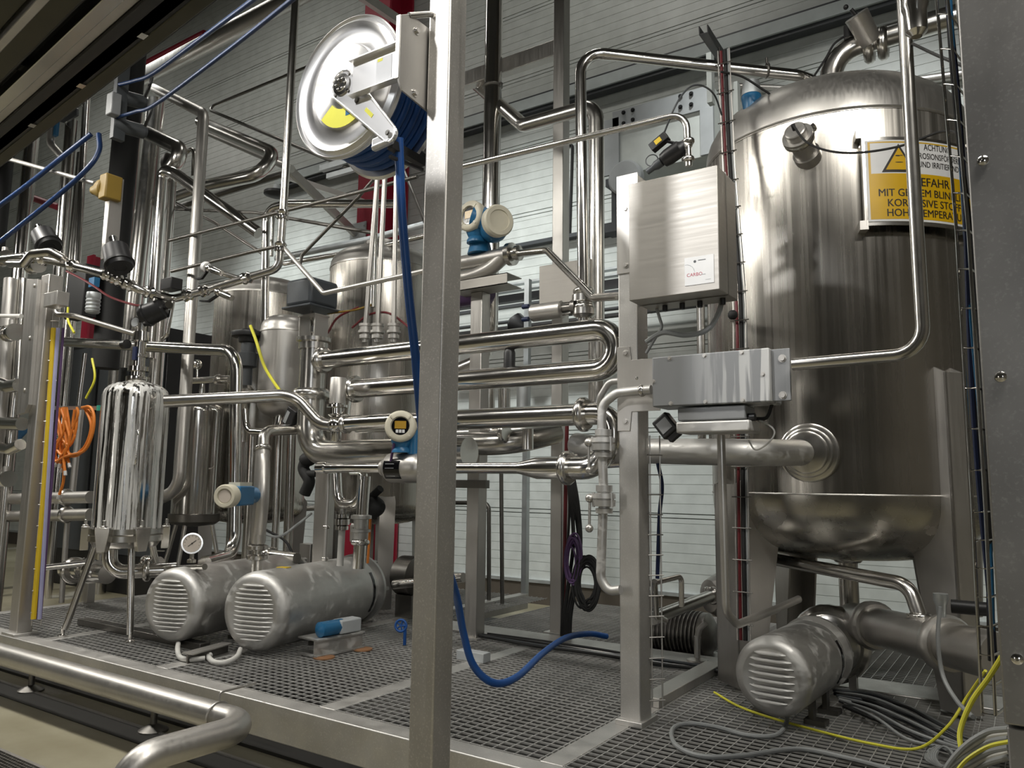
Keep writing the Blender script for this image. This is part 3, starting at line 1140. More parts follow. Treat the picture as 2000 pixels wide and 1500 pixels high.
m.bar((cD.x, 4.75 + 0.2, zD - 0.3), (cD.x - 0.1, 5.0, zD - 0.3), 0.08, 0.1)
m.build('bracket', 'satin_steel', o)

# ---------------------------------------------------------------- filter housing on a tripod
HX, HY, HR = -5.6, 3.25, 0.235
hz0 = A(243, 1045, y=HY).z
hz1 = A(255, 748, y=HY - 0.1).z
o = thing('filter_housing', 'lime streaked stainless filter housing on tripod legs near the orange cables', 'filter housing', (HX, HY, ZP))
MB().lathe((HX, HY, 0), ZV, [(hz0 + 0.05, HR), (hz1 - 0.11, HR)] + [(hz1 - 0.11 + d, r) for d, r in dish(HR, 0.13, True)], 56).build('bell', 'limed_steel', o, anchor=(HX, HY, hz0), sharp=50)
MB().lathe((HX, HY, hz0 - 0.09), ZV, [(0, 0.08), (0.01, HR * 0.9), (0.05, HR + 0.005), (0.055, HR + 0.02), (0.095, HR + 0.02), (0.1, HR + 0.012), (0.108, HR + 0.02), (0.145, HR + 0.02), (0.148, HR)], 56).build('base_flange', 'pipe_steel', o)
for a in (-172, -118, -62, -8, 60, 120):
    ra = math.radians(a)
    e = Vector((math.cos(ra), math.sin(ra), 0))
    t = Vector((-e.y, e.x, 0))
    c = Vector((HX, HY, hz0 - 0.03)) + e * (HR + 0.035)
    m = MB()
    m.prism([c + t * x + ZV * z - e * 0.03 for x, z in ((-0.03, -0.07), (0.03, -0.07), (0.055, 0.07), (0.055, 0.1), (-0.055, 0.1), (-0.055, 0.07))], e * 0.055)
    m.cyl(c + ZV * 0.1, c + ZV * 0.15, 0.012, n=10)
    m.cyl(c + ZV * 0.1, c + ZV * 0.112, 0.024, n=6)
    m.build('swing_bolt', 'pipe_steel', o, bevel=0.003)
for (u, v, top) in ((122, 1243, (168, 1078)), (254, 1255, (259, 1075)), (292, 1180, (284, 1075))):
    f = A(u, v, z=ZP)
    if u == 292:
        f = Vector((HX - 0.05, HY + 0.42, ZP))
    tpp = Vector((HX, HY, 0)) + (f - Vector((HX, HY, ZP))) * 0.55
    tpp.z = hz0 - 0.08
    m = MB()
    m.cyl(f + (tpp - f) * 0.08, tpp, 0.024, n=16)
    lg = m.build('leg', 'pipe_steel', o)
    m = MB()
    m.lathe(f, ZV, [(0, 0.032), (0.012, 0.032), (0.02, 0.016), (0.07, 0.013)], 14)
    m.build('levelling_foot', 'polished_steel', lg)
m = MB()
hp = A(318, 900, y=HY)
e = Vector((0.9, -0.42, 0)).normalized()
m.tube([Vector((HX, HY, hz1 - 0.36)) + e * (HR - 0.01), Vector((HX, HY, hz1 - 0.36)) + e * (HR + 0.09), Vector((HX, HY, hz1 - 0.6)) + e * (HR + 0.09), Vector((HX, HY, hz1 - 0.6)) + e * (HR - 0.01)], 0.009, 0.035, 10)
m.build('handle', 'polished_steel', o)

# ---------------------------------------------------------------- motors under louvred steel shrouds
DM = Vector((-math.sin(math.radians(14)), math.cos(math.radians(14)), 0))


def motor(label, c, d, R, L, nl=13, rust_=False, lw=0.72, group=None):
    d = Vector(d).normalized()
    x, y = d.cross(ZV).normalized(), ZV
    c = Vector(c)
    o = thing('pump_motor', label, 'motor', c + d * L / 2 - ZV * (c.z - ZP), group)
    m = MB()
    rb = 0.28 * R
    prof = [(0.012, 0.05), (0.012, R - rb - 0.02), (0, R - rb)] + [(rb * (1 - math.cos(PI / 2 * k / 8)), R - rb + rb * math.sin(PI / 2 * k / 8)) for k in range(1, 9)] + [(L, R), (L, R - 0.01), (L - 0.05, R - 0.012)]
    m.lathe(c, d, prof, 64)
    m.build('shroud', 'blasted_steel', o, sharp=50)
    m = MB()
    for k in range(nl):
        zz = R * lw * (1 - 2 * (k + 0.5) / nl)
        hw = min(R * 0.6, math.sqrt(max((R * 0.78) ** 2 - zz * zz, 0)) * 0.95)
        q = c + ZV * zz + d * 0.012
        p1, p2 = q - x * hw, q + x * hw
        hh = R * lw / nl * 0.56
        vs = []
        n = 8
        for i in range(n + 1):
            t = i / n
            s = min(1, 4 * t, 4 * (1 - t)) ** 0.6
            p = p1 + (p2 - p1) * t
            for j in range(6):
                a = PI * j / 5
                vs.append(p - d * 0.034 * s * max(math.sin(a), 0) ** 0.7 + ZV * hh * (0.25 + 0.75 * s) * math.cos(a) * (1 if j < 4 else 0.8))
        fs = [(i * 6 + j, i * 6 + j + 1, (i + 1) * 6 + j + 1, (i + 1) * 6 + j) for i in range(n) for j in range(5)]
        m.add(vs, fs)
    m.build_each('louvre', 'louvre_steel', o, sharp=60)
    m = MB()
    m.lathe(c + d * (L - 0.02), d, [(0, R * 0.86), (0.1, R * 0.86), (0.1, R * 1.06), (0.13, R * 1.06), (0.135, R * 0.7), (0.26, R * 0.6), (0.27, 0.1)], 48)
    for k in range(6):
        a = PI / 3 * k
        e = x * math.cos(a) + ZV * math.sin(a)
        m.obox(c + d * (L + 0.15) + e * R * 0.75, d * 0.06, e * R * 0.2, d.cross(e) * 0.012)
    m.build('lantern_flange', 'blasted_steel', o)
    m = MB()
    e = (x * 0.55 + ZV * 0.1).normalized()
    for k in range(5):
        a = math.radians(-28 + 14 * k)
        e = x * math.cos(a) + ZV * math.sin(a)
        m.obox(c + d * (L - 0.05) + e * (R + 0.001), d * 0.014, e.cross(d) * R * 0.125, e * 0.002)
    m.build_each('vent_slot', 'lens_black', o)
    return o, x


def motor_feet(o, c, d, x, R, L):
    for t in (0.42, 0.8):
        m = MB()
        p = c + d * L * t
        for s in (-1, 1):
            m.obox(Vector((p.x, p.y, ZP + 0.012)) + x * s * R * 0.7, x * 0.05, d * 0.04, ZV * 0.012)
            m.obox(Vector((p.x, p.y, (ZP + c.z) / 2 - R * 0.28)) + x * s * R * 0.6, x * 0.012, d * 0.025, ZV * ((c.z - ZP) / 2 - R * 0.27))
        m.build_each('foot', 'dark_steel', o)


cA = A(492, 1196, y=3.40)
RA = mpx(cA, 77)
LA = 1.2
oA, xA = motor('big louvred motor with chalky drip marks, above the blue and steel foot block', cA, DM, RA, LA)
motor_feet(oA, cA, DM, xA, RA, LA)
m = MB()
t = cA + DM * 0.32 + ZV * RA
m.obox(t + ZV * 0.0, DM * 0.03, xA * 0.04, ZV * 0.002)
m.build('yellow_sticker', 'yellow', oA)
cB_ = A(330, 1183, y=3.2)
RB = mpx(cB_, 71)
oB, xB = motor('louvred motor lying between the tripod filter housing and its chalky twin', cB_, DM, RB, 1.2)
motor_feet(oB, cB_, DM, xB, RB, 1.2)
m = MB()
m.obox(cB_ + DM * 0.25 + ZV * RB, DM * 0.03, xB * 0.04, ZV * 0.002)
m.build('yellow_sticker', 'yellow', oB)
cR = A(1505, 1324, y=3.87)
RR = mpx(cR, 76)
oR, xR = motor('single louvred motor on the grating below the large tank', cR, (0.06, 1, 0), RR, 0.62, nl=8, lw=0.68)
motor_feet(oR, cR, Vector((0.06, 1, 0)).normalized(), xR, RR, 0.62)
# ---------------------------------------------------------------- hose reel on the big post
RY = 2.12
hc = A(680, 172, y=RY)
HRr = mpx(hc, 143)
o = thing('hose_reel', 'shiny open hose reel wound with blue hose, mounted high on the thick post', 'hose reel', hc)
m = MB()
R = HRr
m.lathe(hc, -YV, [(-0.012, R * 0.99), (0.0, R), (0.012, R * 1.005), (0.016, R * 0.985), (0.008, R * 0.955), (0.022, R * 0.9), (0.012, R * 0.85), (0.008, R * 0.8), (0.012, R * 0.62), (0.024, R * 0.58),
                  (0.03, R * 0.56), (0.03, R * 0.3), (0.038, R * 0.27), (0.038, 0.01)], 72)
m.build('front_flange', 'reel_steel', o, sharp=50)
bc = hc + YV * 0.24
m = MB()
m.lathe(bc, YV, [(-0.004, R * 0.3), (-0.004, R * 0.97), (0.006, R), (0.012, R), (0.012, R * 0.3)], 72)
m.build('rear_flange', 'reel_steel', o)
m = MB()
for k in range(7):
    m.ring(hc + YV * (0.032 + k * 0.03), YV, R * 0.86 - (k % 2) * 0.006, 0.0165, 56, 10)
m.lathe(hc + YV * 0.015, YV, [(0, R * 0.84), (0.21, R * 0.84)], 56)
m.build('hose_coil', 'hose_blue', o)
m = MB()
hub = A(674, 169, y=RY - 0.05)
# guide arm plate with rounded ends
e1 = A(762, 262, y=RY - 0.06)
dv = e1 - hub
dv.y = 0
L = dv.length
du = dv.normalized()
dn_ = Vector((-du.z, 0, du.x))
ro, ri = 0.062, 0.032
pl = []
for k in range(9):
    a = PI / 2 + PI * k / 8
    pl.append(hub + du * ro * math.cos(a) + dn_ * ro * math.sin(a))
for k in range(9):
    a = -PI / 2 + PI * k / 8
    pl.append(hub + du * (L + ri * math.cos(a)) + dn_ * ri * math.sin(a))
m.prism([p - YV * 0.014 for p in pl], YV * 0.014)
for k in range(len(pl)):
    a_, b_ = pl[k], pl[(k + 1) % len(pl)]
    m.cyl(a_ - YV * 0.014, b_ - YV * 0.014, 0.006, n=8)
ga = m.build('guide_arm', 'reel_steel', o)
m = MB()
m.lathe(hub - YV * 0.014, -YV, [(0, 0.045), (0.008, 0.045), (0.01, 0.032), (0.014, 0.03), (0.014, 0.016), (0.006, 0.014)], 24)
for k in range(6):
    a = PI / 3 * k
    m.ball(hub - YV * 0.026 + XV * 0.023 * math.cos(a) + ZV * 0.023 * math.sin(a), 0.006, 8)
m.build('hub_cap', 'polished_steel', ga)
m = MB()
m.obox(hub + du * L * 0.58 - YV * 0.0145, du * 0.028, YV * 0.001, dn_ * 0.008)
m.build('sticker', 'lemon', ga)
m = MB()
for k in range(4):
    a = PI / 4 + PI / 2 * k
    bolt(m, hub - YV * 0.014 + XV * 0.052 * math.cos(a) + ZV * 0.052 * math.sin(a), -YV, 0.005, 0.005)
bolt(m, hub + du * L * 0.32 - YV * 0.014, -YV, 0.009, 0.004)
bolt(m, e1 - YV * 0.014, -YV, 0.008, 0.006)
m.build_each('bolt', 'dark_steel', ga)
# channel arm from hub to the mounting plate
XP = FX0 - 0.01
t0, t1 = A(688, 152, y=RY - 0.075), A(690, 196, y=RY - 0.075)
zt_, zl_ = A(770, 95, y=RY - 0.075).z, A(770, 160, y=RY - 0.075).z
xs = A(690, 150, y=RY - 0.075).x
xe_ = A(785, 130, y=RY - 0.075).x
m = MB()
m.box((xs, RY - 0.078, zl_), (xe_, RY - 0.072, zt_))
m.box((xs, RY - 0.105, zt_), (xe_, RY - 0.072, zt_ + 0.006))
m.box((xs, RY - 0.105, zl_ - 0.006), (xe_, RY - 0.072, zl_))
m.build('bracket_arm', 'reel_steel', o)
m = MB()
sx = xs + (xe_ - xs) * 0.5
m.box((sx, RY - 0.0795, zl_ + 0.02), (sx + 0.08, RY - 0.078, zt_ - 0.02), 0)
m.box((sx + 0.006, RY - 0.0802, zt_ - 0.034), (sx + 0.032, RY - 0.0795, zt_ - 0.022), 1)
m.build('rating_sticker', ['sign_white', 'lemon'], o)
# mounting plate in the plane of the post side
pz1, pz0 = A(815, 38, x=FX0 - 0.01).z, A(815, 195, x=FX0 - 0.01).z
yn = RY - 0.1
m = MB()
m.prism([(XP - 0.008, yn, pz0 + 0.03), (XP - 0.008, yn, pz1 - 0.03), (XP - 0.008, yn + 0.05, pz1), (XP - 0.008, 2.27, pz1), (XP - 0.008, 2.27, pz0 - 0.03), (XP - 0.008, yn + 0.02, pz0)], (0.008, 0, 0))
m.box((xe_ - 0.01, yn - 0.004, pz0 + 0.04), (XP, yn, pz1 - 0.03))
m.build('mounting_plate', 'satin_steel', o, bevel=0.001)
m = MB()
for z in (pz1 - 0.05, pz0 + 0.02):
    bolt(m, (XP, 2.11, z), XV, 0.011, 0.012)
m.build_each('bolt', 'polished_steel', o)
m = MB()
m.cyl((XP - 0.005, 2.07, pz1 - 0.005), (FX0 + 0.02, 2.165, pz1 + 0.04), 0.012)
m.build('tie_rod', 'pipe_steel', o)
# roller bracket and black hose guide
rb = A(748, 276, y=RY - 0.05)
m = MB()
m.obox(rb, XV * 0.05 + ZV * 0.006, YV * 0.012, ZV * 0.024)
m.cyl(rb - XV * 0.045 - YV * 0.012 - ZV * 0.02, rb + XV * 0.05 - YV * 0.012 - ZV * 0.012, 0.008)
m.build('guide_bracket', 'reel_steel', o, bevel=0.006)
m = MB()
g1 = A(762, 282, y=RY)
g2 = A(826, 318, y=2.3)
m.bar(g1, g2, 0.03, 0.035)
m.bar(g1 + ZV * -0.05, g2 + ZV * -0.03, 0.012, 0.012)
m.cyl(g2 - XV * 0.03, g2 + XV * 0.01 + ZV * 0.04, 0.016)
m.build('hose_guide', 'black_plastic', o)
# wedge shaped sticker in the disc window
m = MB()
f = []
cc = A(672, 175, y=RY - 0.032)
for k in range(11):
    a = math.radians(218 + 8.2 * k)
    f.append(cc + (XV * math.cos(a) + ZV * math.sin(a)) * R * 0.53)
for k in range(11):
    a = math.radians(300 - 8.2 * k)
    f.append(cc + (XV * math.cos(a) + ZV * math.sin(a)) * R * 0.27)
m.prism(f, YV * -0.0015)
m.obox(cc + (XV * 0.27 - ZV * 0.96) * R * 0.35 + YV * -0.002, XV * 0.012, YV * 0.0006, ZV * 0.016, 1)
m.build('wedge_sticker', ['lemon', 'enamel_blue'], o)

# hanging hose
hs = [A(779, 270, y=2.16), A(781, 330, y=2.18), A(786, 430, y=2.22), A(799, 580, y=2.27), A(811, 690, y=2.32), A(817, 760, y=2.38), A(832, 900, y=2.55), A(865, 1070, y=2.8),
      A(892, 1165, y=3.0), A(905, 1235, y=3.08), A(925, 1300, y=3.12), A(965, 1334, y=3.2), A(1010, 1322, y=3.42), A(1060, 1276, y=3.9), A(1105, 1246, y=4.3), A(1150, 1238, y=4.55), A(1185, 1243, y=4.7)]
cable('water_hose', 'thick blue hose hanging from the reel and looping over the floor grating', 'hose', hs, None, 0, 'hose_blue', r=0.0185, n=12)
hp = [A(-10, 925, y=3.6), A(12, 895, y=3.7), A(30, 858, y=3.8), A(50, 835, y=3.9)]
cable('water_hose', 'fat blue hose passing behind the post with the coloured cables', 'hose', hp, None, 9, 'enamel_blue', n=12)

# ---------------------------------------------------------------- big polished pipe runs in the middle
UY = 4.1
l0, l1 = A(632, 704, y=UY), A(1150, 646, y=UY)
w0, w1 = A(690, 762, y=UY), A(1150, 722, y=UY)
zu, zw = (l0.z + l1.z) / 2, (w0.z + w1.z) / 2
ru = mpx(A(1000, 663, y=UY), 20.5)
xb_ = A(1165, 690, y=UY).x
pp = [Vector((l0.x, UY, zu)), Vector((xb_, UY, zu))]
rbn = (zu - zw) / 2
for k in range(1, 14):
    a = PI / 2 - PI * k / 14
    pp.append(Vector((xb_ + rbn * 1.05 * math.cos(a), UY, (zu + zw) / 2 + rbn * math.sin(a))))
pp += [Vector((xb_, UY, zw)), Vector((w0.x, UY, zw))]
o = tag(MB().sweep(pp, ru, 28).build('process_pipe', 'polished_steel'), 'polished U shaped double pipe run with a return bend beside the equipment post', 'pipe')
clamp(o, Vector((l0.x + 0.0, UY, zu)), XV, ru)
clamp(o, Vector((w0.x + 0.02, UY, zw)), XV, ru)
th0, th1 = A(905, 822, y=UY - 0.1), A(1140, 807, y=UY - 0.1)
zth = (th0.z + th1.z) / 2
xl = A(700, 830, y=UY - 0.1)
el = A(1190, 800, y=UY - 0.1)
o = pipe('process_pipe', 'straight polished pipe run below the U shaped pipe, with an elbow behind the valves', 'pipe',
         [Vector((xl.x, UY - 0.1, zth)), Vector((el.x + 0.03, UY - 0.1, zth)), Vector((el.x + 0.03, UY - 0.1, zth - 0.22)), Vector((el.x - 0.12, UY - 0.05, zth - 0.26))], None, 0, 'polished_steel', 1.2, n=26, r=ru * 0.95)
clamp(o, Vector((th1.x, UY - 0.1, zth)), XV, ru)
# lower run with reducer
LY_ = 3.8
a0_, a1_ = A(620, 917, y=LY_), A(1010, 914, y=LY_)
zl = a1_.z
rs, rl = mpx(a1_, 11), mpx(A(1080, 905, y=LY_), 22)
xA_, xB_, xC_ = A(1012, 914, y=LY_).x, A(1050, 908, y=LY_).x, A(1108, 905, y=LY_).x
m = MB()
prof = [(0, 0.01), (0.0, rs * 0.7), (0.01, rs * 1.2), (0.09, rs * 1.25), (0.1, rs), (xA_ - a0_.x, rs), (xB_ - a0_.x, rl), (xC_ - a0_.x, rl)]
m.lathe((a0_.x, LY_, zl), XV, prof, 26)
o = tag(m.build('process_pipe', 'polished_steel', sharp=30), 'thin polished pipe widening through a reducer cone below the straight pipe run', 'pipe')
m = MB()
e1_, e2_ = A(1165, 905, y=LY_), A(1172, 872, y=LY_ + 0.06)
m.tube([(xC_, LY_, zl), (e1_.x, LY_, zl), (e1_.x + 0.0, LY_ + 0.1, zl + 0.13), (e1_.x - 0.1, LY_ + 0.3, zl + 0.15)], rl, rl * 1.9, 24)
m.build('elbow', 'polished_steel', o)
clamp(o, Vector((xC_, LY_, zl)), XV, rl)
m = MB()
q = A(705, 925, y=LY_ - 0.04)
m.tube([q - XV * 0.1, q, q - ZV * 0.04], 0.009, 0.02, 10)
m.build('drain_spout', 'polished_steel', o)
# magnetic flow tube in that run
fx0, fx1 = A(755, 920, y=LY_).x, A(826, 920, y=LY_).x
fc = Vector((fx0, LY_, zl))
fr_ = mpx(A(790, 920, y=LY_), 29)
FL = fx1 - fx0


def transmitter(o, c, r, face, screen=True, rear=False, neck=0.0, top=None):
    """round cream windows on a blue cast housing; face is the viewing direction of the display"""
    face = Vector(face).normalized()
    x = ZV.cross(face).normalized()
    m = MB()
    m.lathe(c - face * r * 1.15, face, [(0, r * 0.86), (r * 0.1, r * 0.9), (r * 1.0, r * 0.9), (r * 1.05, r * 0.8)], 28)
    m.lathe(c - face * r * 0.5, -ZV, [(0, r * 0.72), (r * 0.9, r * 0.66), (r * 1.25, r * 0.5), (r * 1.45, r * 0.62), (r * 1.6, r * 0.62)], 24)
    m.build('housing', 'enamel_blue', o)
    m = MB()
    m.lathe(c - face * r * 0.3, face, [(0, r * 0.98), (r * 0.45, r), (r * 0.55, r * 0.95), (r * 0.62, r * 0.86), (r * 0.62, r * 0.62), (r * 0.5, r * 0.58), (r * 0.5, 0.002)], 14 if not screen else 36)
    for k in range(4):
        a = PI / 4 + PI / 2 * k
        e = x * math.cos(a) + ZV * math.sin(a)
        m.obox(c + face * r * 0.32 + e * r * 0.76, e * r * 0.13, face.cross(e) * r * 0.05, face * r * 0.03)
    m.build('cover_ring', 'cream', o)
    if screen:
        m = MB()
        m.lathe(c + face * r * 0.2, face, [(0, r * 0.56), (r * 0.02, r * 0.56)], 28)
        m.obox(c + face * r * 0.23 + ZV * r * 0.08, x * r * 0.36, ZV * r * 0.24, face * r * 0.01, 1)
        for k in range(3):
            m.obox(c + face * r * 0.235 - ZV * r * 0.32 + x * r * 0.2 * (k - 1), x * r * 0.08, ZV * r * 0.1, face * r * 0.01, 2)
        m.build('display', ['lens_black', 'amber_screen', 'sign_white'], o)
    if rear:
        m = MB()
        f2 = rear
        m.lathe(c + f2[1], f2[0], [(0, r * 0.96), (r * 0.45, r), (r * 0.6, r * 0.9), (r * 0.6, r * 0.66), (r * 0.52, r * 0.64), (r * 0.52, 0.002)], 14)
        m.build('rear_cover', 'cream', o)


o = thing('flow_meter', 'magnetic flow meter with round cream display and steel tube body, beside the hose reel post', 'flow meter', fc + XV * FL / 2 - ZV * fr_)
m = MB()
m.lathe(fc - XV * 0.03, XV, [(0, rs * 1.6), (0.02, rs * 1.7), (0.03, rs * 1.3), (0.04, fr_ * 0.7), (0.075, fr_), (FL, fr_), (FL + 0.03, fr_ * 0.8), (FL + 0.06, rs * 1.6)], 32)
m.build('body', 'satin_steel', o, sharp=50)
pl_ = A(782, 917, y=LY_ - fr_)
m = MB()
pm = fc + XV * FL * 0.42 - YV * (fr_ + 0.001)
for k in range(-4, 5):
    a = math.radians(k * 8 - 10)
    c_ = Vector((fc.x + FL * 0.4, LY_ - (fr_ + 0.001) * math.cos(a), zl + (fr_ + 0.001) * math.sin(a)))
    t_ = Vector((0, math.sin(a), math.cos(a)))
    m.obox(c_, XV * FL * 0.22, t_ * fr_ * 0.078, Vector((0, -math.cos(a), math.sin(a))) * 0.0008, 0)
    if k in (-3, 1, 3):
        m.obox(c_ - YV * 0.0008 - XV * FL * 0.04, XV * FL * 0.12, t_ * fr_ * 0.012, Vector((0, -math.cos(a), math.sin(a))) * 0.0008, 1)
m.build('type_plate', ['lens_black', 'light_grey'], o)
ct = A(783, 833, y=LY_ - 0.1)
transmitter(o, ct, mpx(ct, 31), (0.62, -0.75, 0) if False else (0.55, -0.83, 0.05))
m = MB()
nk = A(815, 870, y=LY_ + 0.02)
m.cyl((nk.x, LY_, zl + fr_ * 0.9), (nk.x, LY_, ct.z - 0.02), 0.05, n=20)
m.build('neck', 'enamel_blue', o)
m = MB()
m.wire([A(770, 866, y=LY_ - 0.12), A(766, 885, y=LY_ - 0.1), A(763, 903, y=LY_ - 0.08)], 0.009)
m.build('lead', 'purple', o)

# big pipe with elbow down from the control valve
VY = 4.15
vtop = A(612, 690, y=VY)
e0 = A(607, 878, y=VY)
e1 = A(860, 884, y=VY)
rv = mpx(vtop, 25)
ez = A(690, 886, y=VY).z
o = tag(MB().tube([(vtop.x, VY, vtop.z), (vtop.x, VY, ez), (e1.x + 0.25, VY, ez)], rv, rv * 2.2, 26).build('process_pipe', 'pipe_steel'), 'wide elbow pipe under the grey actuator valve, running level below the round display', 'pipe')
q = A(620, 765, y=VY)
clamp(o, (vtop.x, VY, q.z - 0.02), ZV, rv, nut=False)
qq = A(955, 866, y=4.55)
m = MB()
o = pipe('process_pipe', 'dark wide pipe bend behind the reducer pipe', 'pipe', [A(870, 868, y=4.6), A(1000, 866, y=4.6), A(1085, 845, y=5.0)], None, 22, 'pipe_steel', 2.5)
clamp(o, A(985, 845, y=4.55), XV, 0.05)
o = pipe('process_pipe', 'short stub with clamps above the dark pipe bend', 'pipe', [A(900, 848, y=4.9), A(1070, 840, y=4.9)], None, 13, 'pipe_steel', clamps=[(0, 0.4), (0, 0.55)])
o = pipe('branch_tee', 'stubby slotted branch pipe dropping into the dark pipe bend', 'pipe', [A(1031, 838, y=4.5), A(1031, 878, y=4.5)], None, 11, 'pipe_steel')

# control valve with grey actuator
o = thing('control_valve', 'tall control valve with dark grey electric actuator box in front of the rear tanks', 'valve', (vtop.x, VY, vtop.z))
ca = A(610, 577, y=VY)
ax_, ay_ = mpx(ca, 36), mpx(ca, 27)
MB().obox(ca, XV * ax_ * 1.0, YV * ax_ * 1.0, ZV * ay_).build('actuator', 'actuator_grey', o, bevel=0.03)
MB().obox(ca - ZV * (ay_ + 0.008), XV * ax_ * 1.12, YV * ax_ * 1.12, ZV * 0.01).build('actuator_base', 'actuator_grey', o, bevel=0.006)
cy = A(612, 642, y=VY)
m = MB()
hx = mpx(cy, 24)
for s in (-1, 1):
    m.obox(cy + XV * s * hx * 0.9, XV * 0.006, YV * hx * 0.7, ZV * mpx(cy, 24))
m.obox(cy + ZV * mpx(cy, 24), XV * hx, YV * hx * 0.8, ZV * 0.006)
m.obox(cy - ZV * mpx(cy, 24), XV * hx, YV * hx * 0.8, ZV * 0.006)
m.build('yoke', 'satin_steel', o)
m = MB()
m.cyl(cy - ZV * mpx(cy, 26), ca - ZV * ay_, 0.016)
m.lathe(cy - ZV * 0.03, ZV, [(0, 0.03), (0.05, 0.03)], 12)
m.build('stem', 'polished_steel', o)
m = MB()
m.lathe((vtop.x, VY, cy.z - mpx(cy, 42)), ZV, [(0, rv), (0.0, rv * 1.15), (0.05, rv * 1.15), (0.06, rv * 1.35), (0.09, rv * 1.35), (0.095, rv * 0.8)], 24)
m.lathe((vtop.x, VY, vtop.z), ZV, [(0, rv), (cy.z - mpx(cy, 40) - vtop.z, rv)], 24)
sp_ = A(640, 705, y=VY)
m.cyl((vtop.x, VY, zu), (l0.x, UY + 0.02, zu), ru * 0.98, n=24)
m.build('body', 'pipe_steel', o)

# small process line from the filter into a seat valve
fe = Vector((HX + 0.2, HY, 0))
ln = [A(322, 784, y=HY - 0.02), A(575, 771, y=3.85), A(625, 828, y=3.9), A(652, 832, y=3.92)]
o = pipe('process_pipe', 'slim bent pipe from the filter housing down to the seat valve', 'pipe', ln, None, 12, 'pipe_steel', 4.0, ref=1)
sv_ = A(657, 830, y=3.92)
o = thing('seat_valve', 'stainless seat valve with upright cylindrical actuator under the U shaped pipe end', 'valve', sv_ - ZV * 0.05)
m = MB()
rr_ = mpx(sv_, 15)
m.ball(sv_, rr_ * 1.15, 20)
m.lathe(sv_, XV, [(-rr_ * 1.6, rr_ * 0.8), (rr_ * 1.6, rr_ * 0.8)], 20)
m.lathe(sv_, -ZV, [(0, rr_ * 0.7), (rr_ * 2.0, rr_ * 0.7), (rr_ * 2.2, rr_ * 0.6)], 18)
m.build('body', 'polished_steel', o)
m = MB()
m.lathe(sv_ + ZV * rr_, ZV, [(0, rr_ * 0.8), (rr_ * 0.3, rr_ * 1.2), (rr_ * 0.5, rr_ * 0.6), (rr_ * 1.2, rr_ * 0.6), (rr_ * 1.3, rr_ * 1.35), (rr_ * 1.6, rr_ * 1.35), (rr_ * 1.65, rr_ * 0.9), (rr_ * 1.8, rr_ * 0.9)], 20)
m.build('yoke', 'polished_steel', o)
m = MB()
at_ = A(659, 738, y=3.92)
m.lathe(sv_ + ZV * rr_ * 2.8, ZV, [(0, rr_ * 1.05), (at_.z - sv_.z - rr_ * 2.8 - 0.004, rr_ * 1.05), (at_.z - sv_.z - rr_ * 2.8, rr_ * 1.0)], 28)
m.build('actuator', 'satin_steel', o)
o2 = pipe('process_pipe', 'short polished pipe joining the seat valve to the round display meter', 'pipe', [A(672, 828, y=3.92), A(770, 822, y=3.95)], None, 15, 'polished_steel')
clamp(o2, A(676, 828, y=3.92), XV, mpx(sv_, 13), nut=False)
# return of the lower U leg into the valve top
pipe('process_pipe', 'polished elbow dropping from the lower leg of the U shaped pipe', 'pipe', [Vector((w0.x, UY, zw)), Vector((w0.x - 0.09, UY, zw)), Vector((w0.x - 0.12, UY, zw - 0.2))], None, 0, 'polished_steel', 1.3, r=ru * 0.9)

# thick frosted pipe into the large tank
dr = Vector((nz.x, nz.y, nz.z))
o = pipe('process_pipe', 'wide frosted pipe entering the large tank below the terminal box', 'pipe', [A(1125, 868, y=4.15), A(1200, 880, y=4.05), A(1470, 884, y=3.98), dr - dn * 0.02 + dn * 0.06], None, 27, 'blasted_steel', 2.6, n=26, ref=2)
o = pipe('process_pipe', 'short polished pipe poking out behind the equipment post at hand valve height', 'pipe', [A(1180, 907, y=4.1), A(1212, 905, y=4.1)], None, 8, 'polished_steel')

# hand valves in the sample line beside the equipment post
HYv = SY - 0.06
o = pipe('sample_line', 'whitish vertical sample line with two hand valves at the equipment post', 'pipe',
         [A(1272, 761, y=HYv), A(1205, 767, y=HYv), A(1176, 790, y=HYv), A(1175, 845, y=HYv), A(1179, 960, y=HYv), A(1173, 1130, y=HYv), A(1188, 1155, y=HYv), A(1212, 1152, y=HYv)], None, 9, 'blasted_steel', 2.5, ref=3)
q = A(1254, 763, y=HYv)
clamp(o, q, XV, mpx(q, 8), nut=False)
o = pipe('sample_line', 'upper thin sample tube curving out of the junction box end', 'pipe', [A(1272, 738, y=HYv + 0.08), A(1190, 746, y=HYv + 0.08), A(1172, 775, y=HYv + 0.08), A(1172, 800, y=HYv + 0.1)], None, 6.5, 'blasted_steel', 2.0)
q = A(1248, 740, y=HYv + 0.08)
clamp(o, q, XV, mpx(q, 7), nut=False)
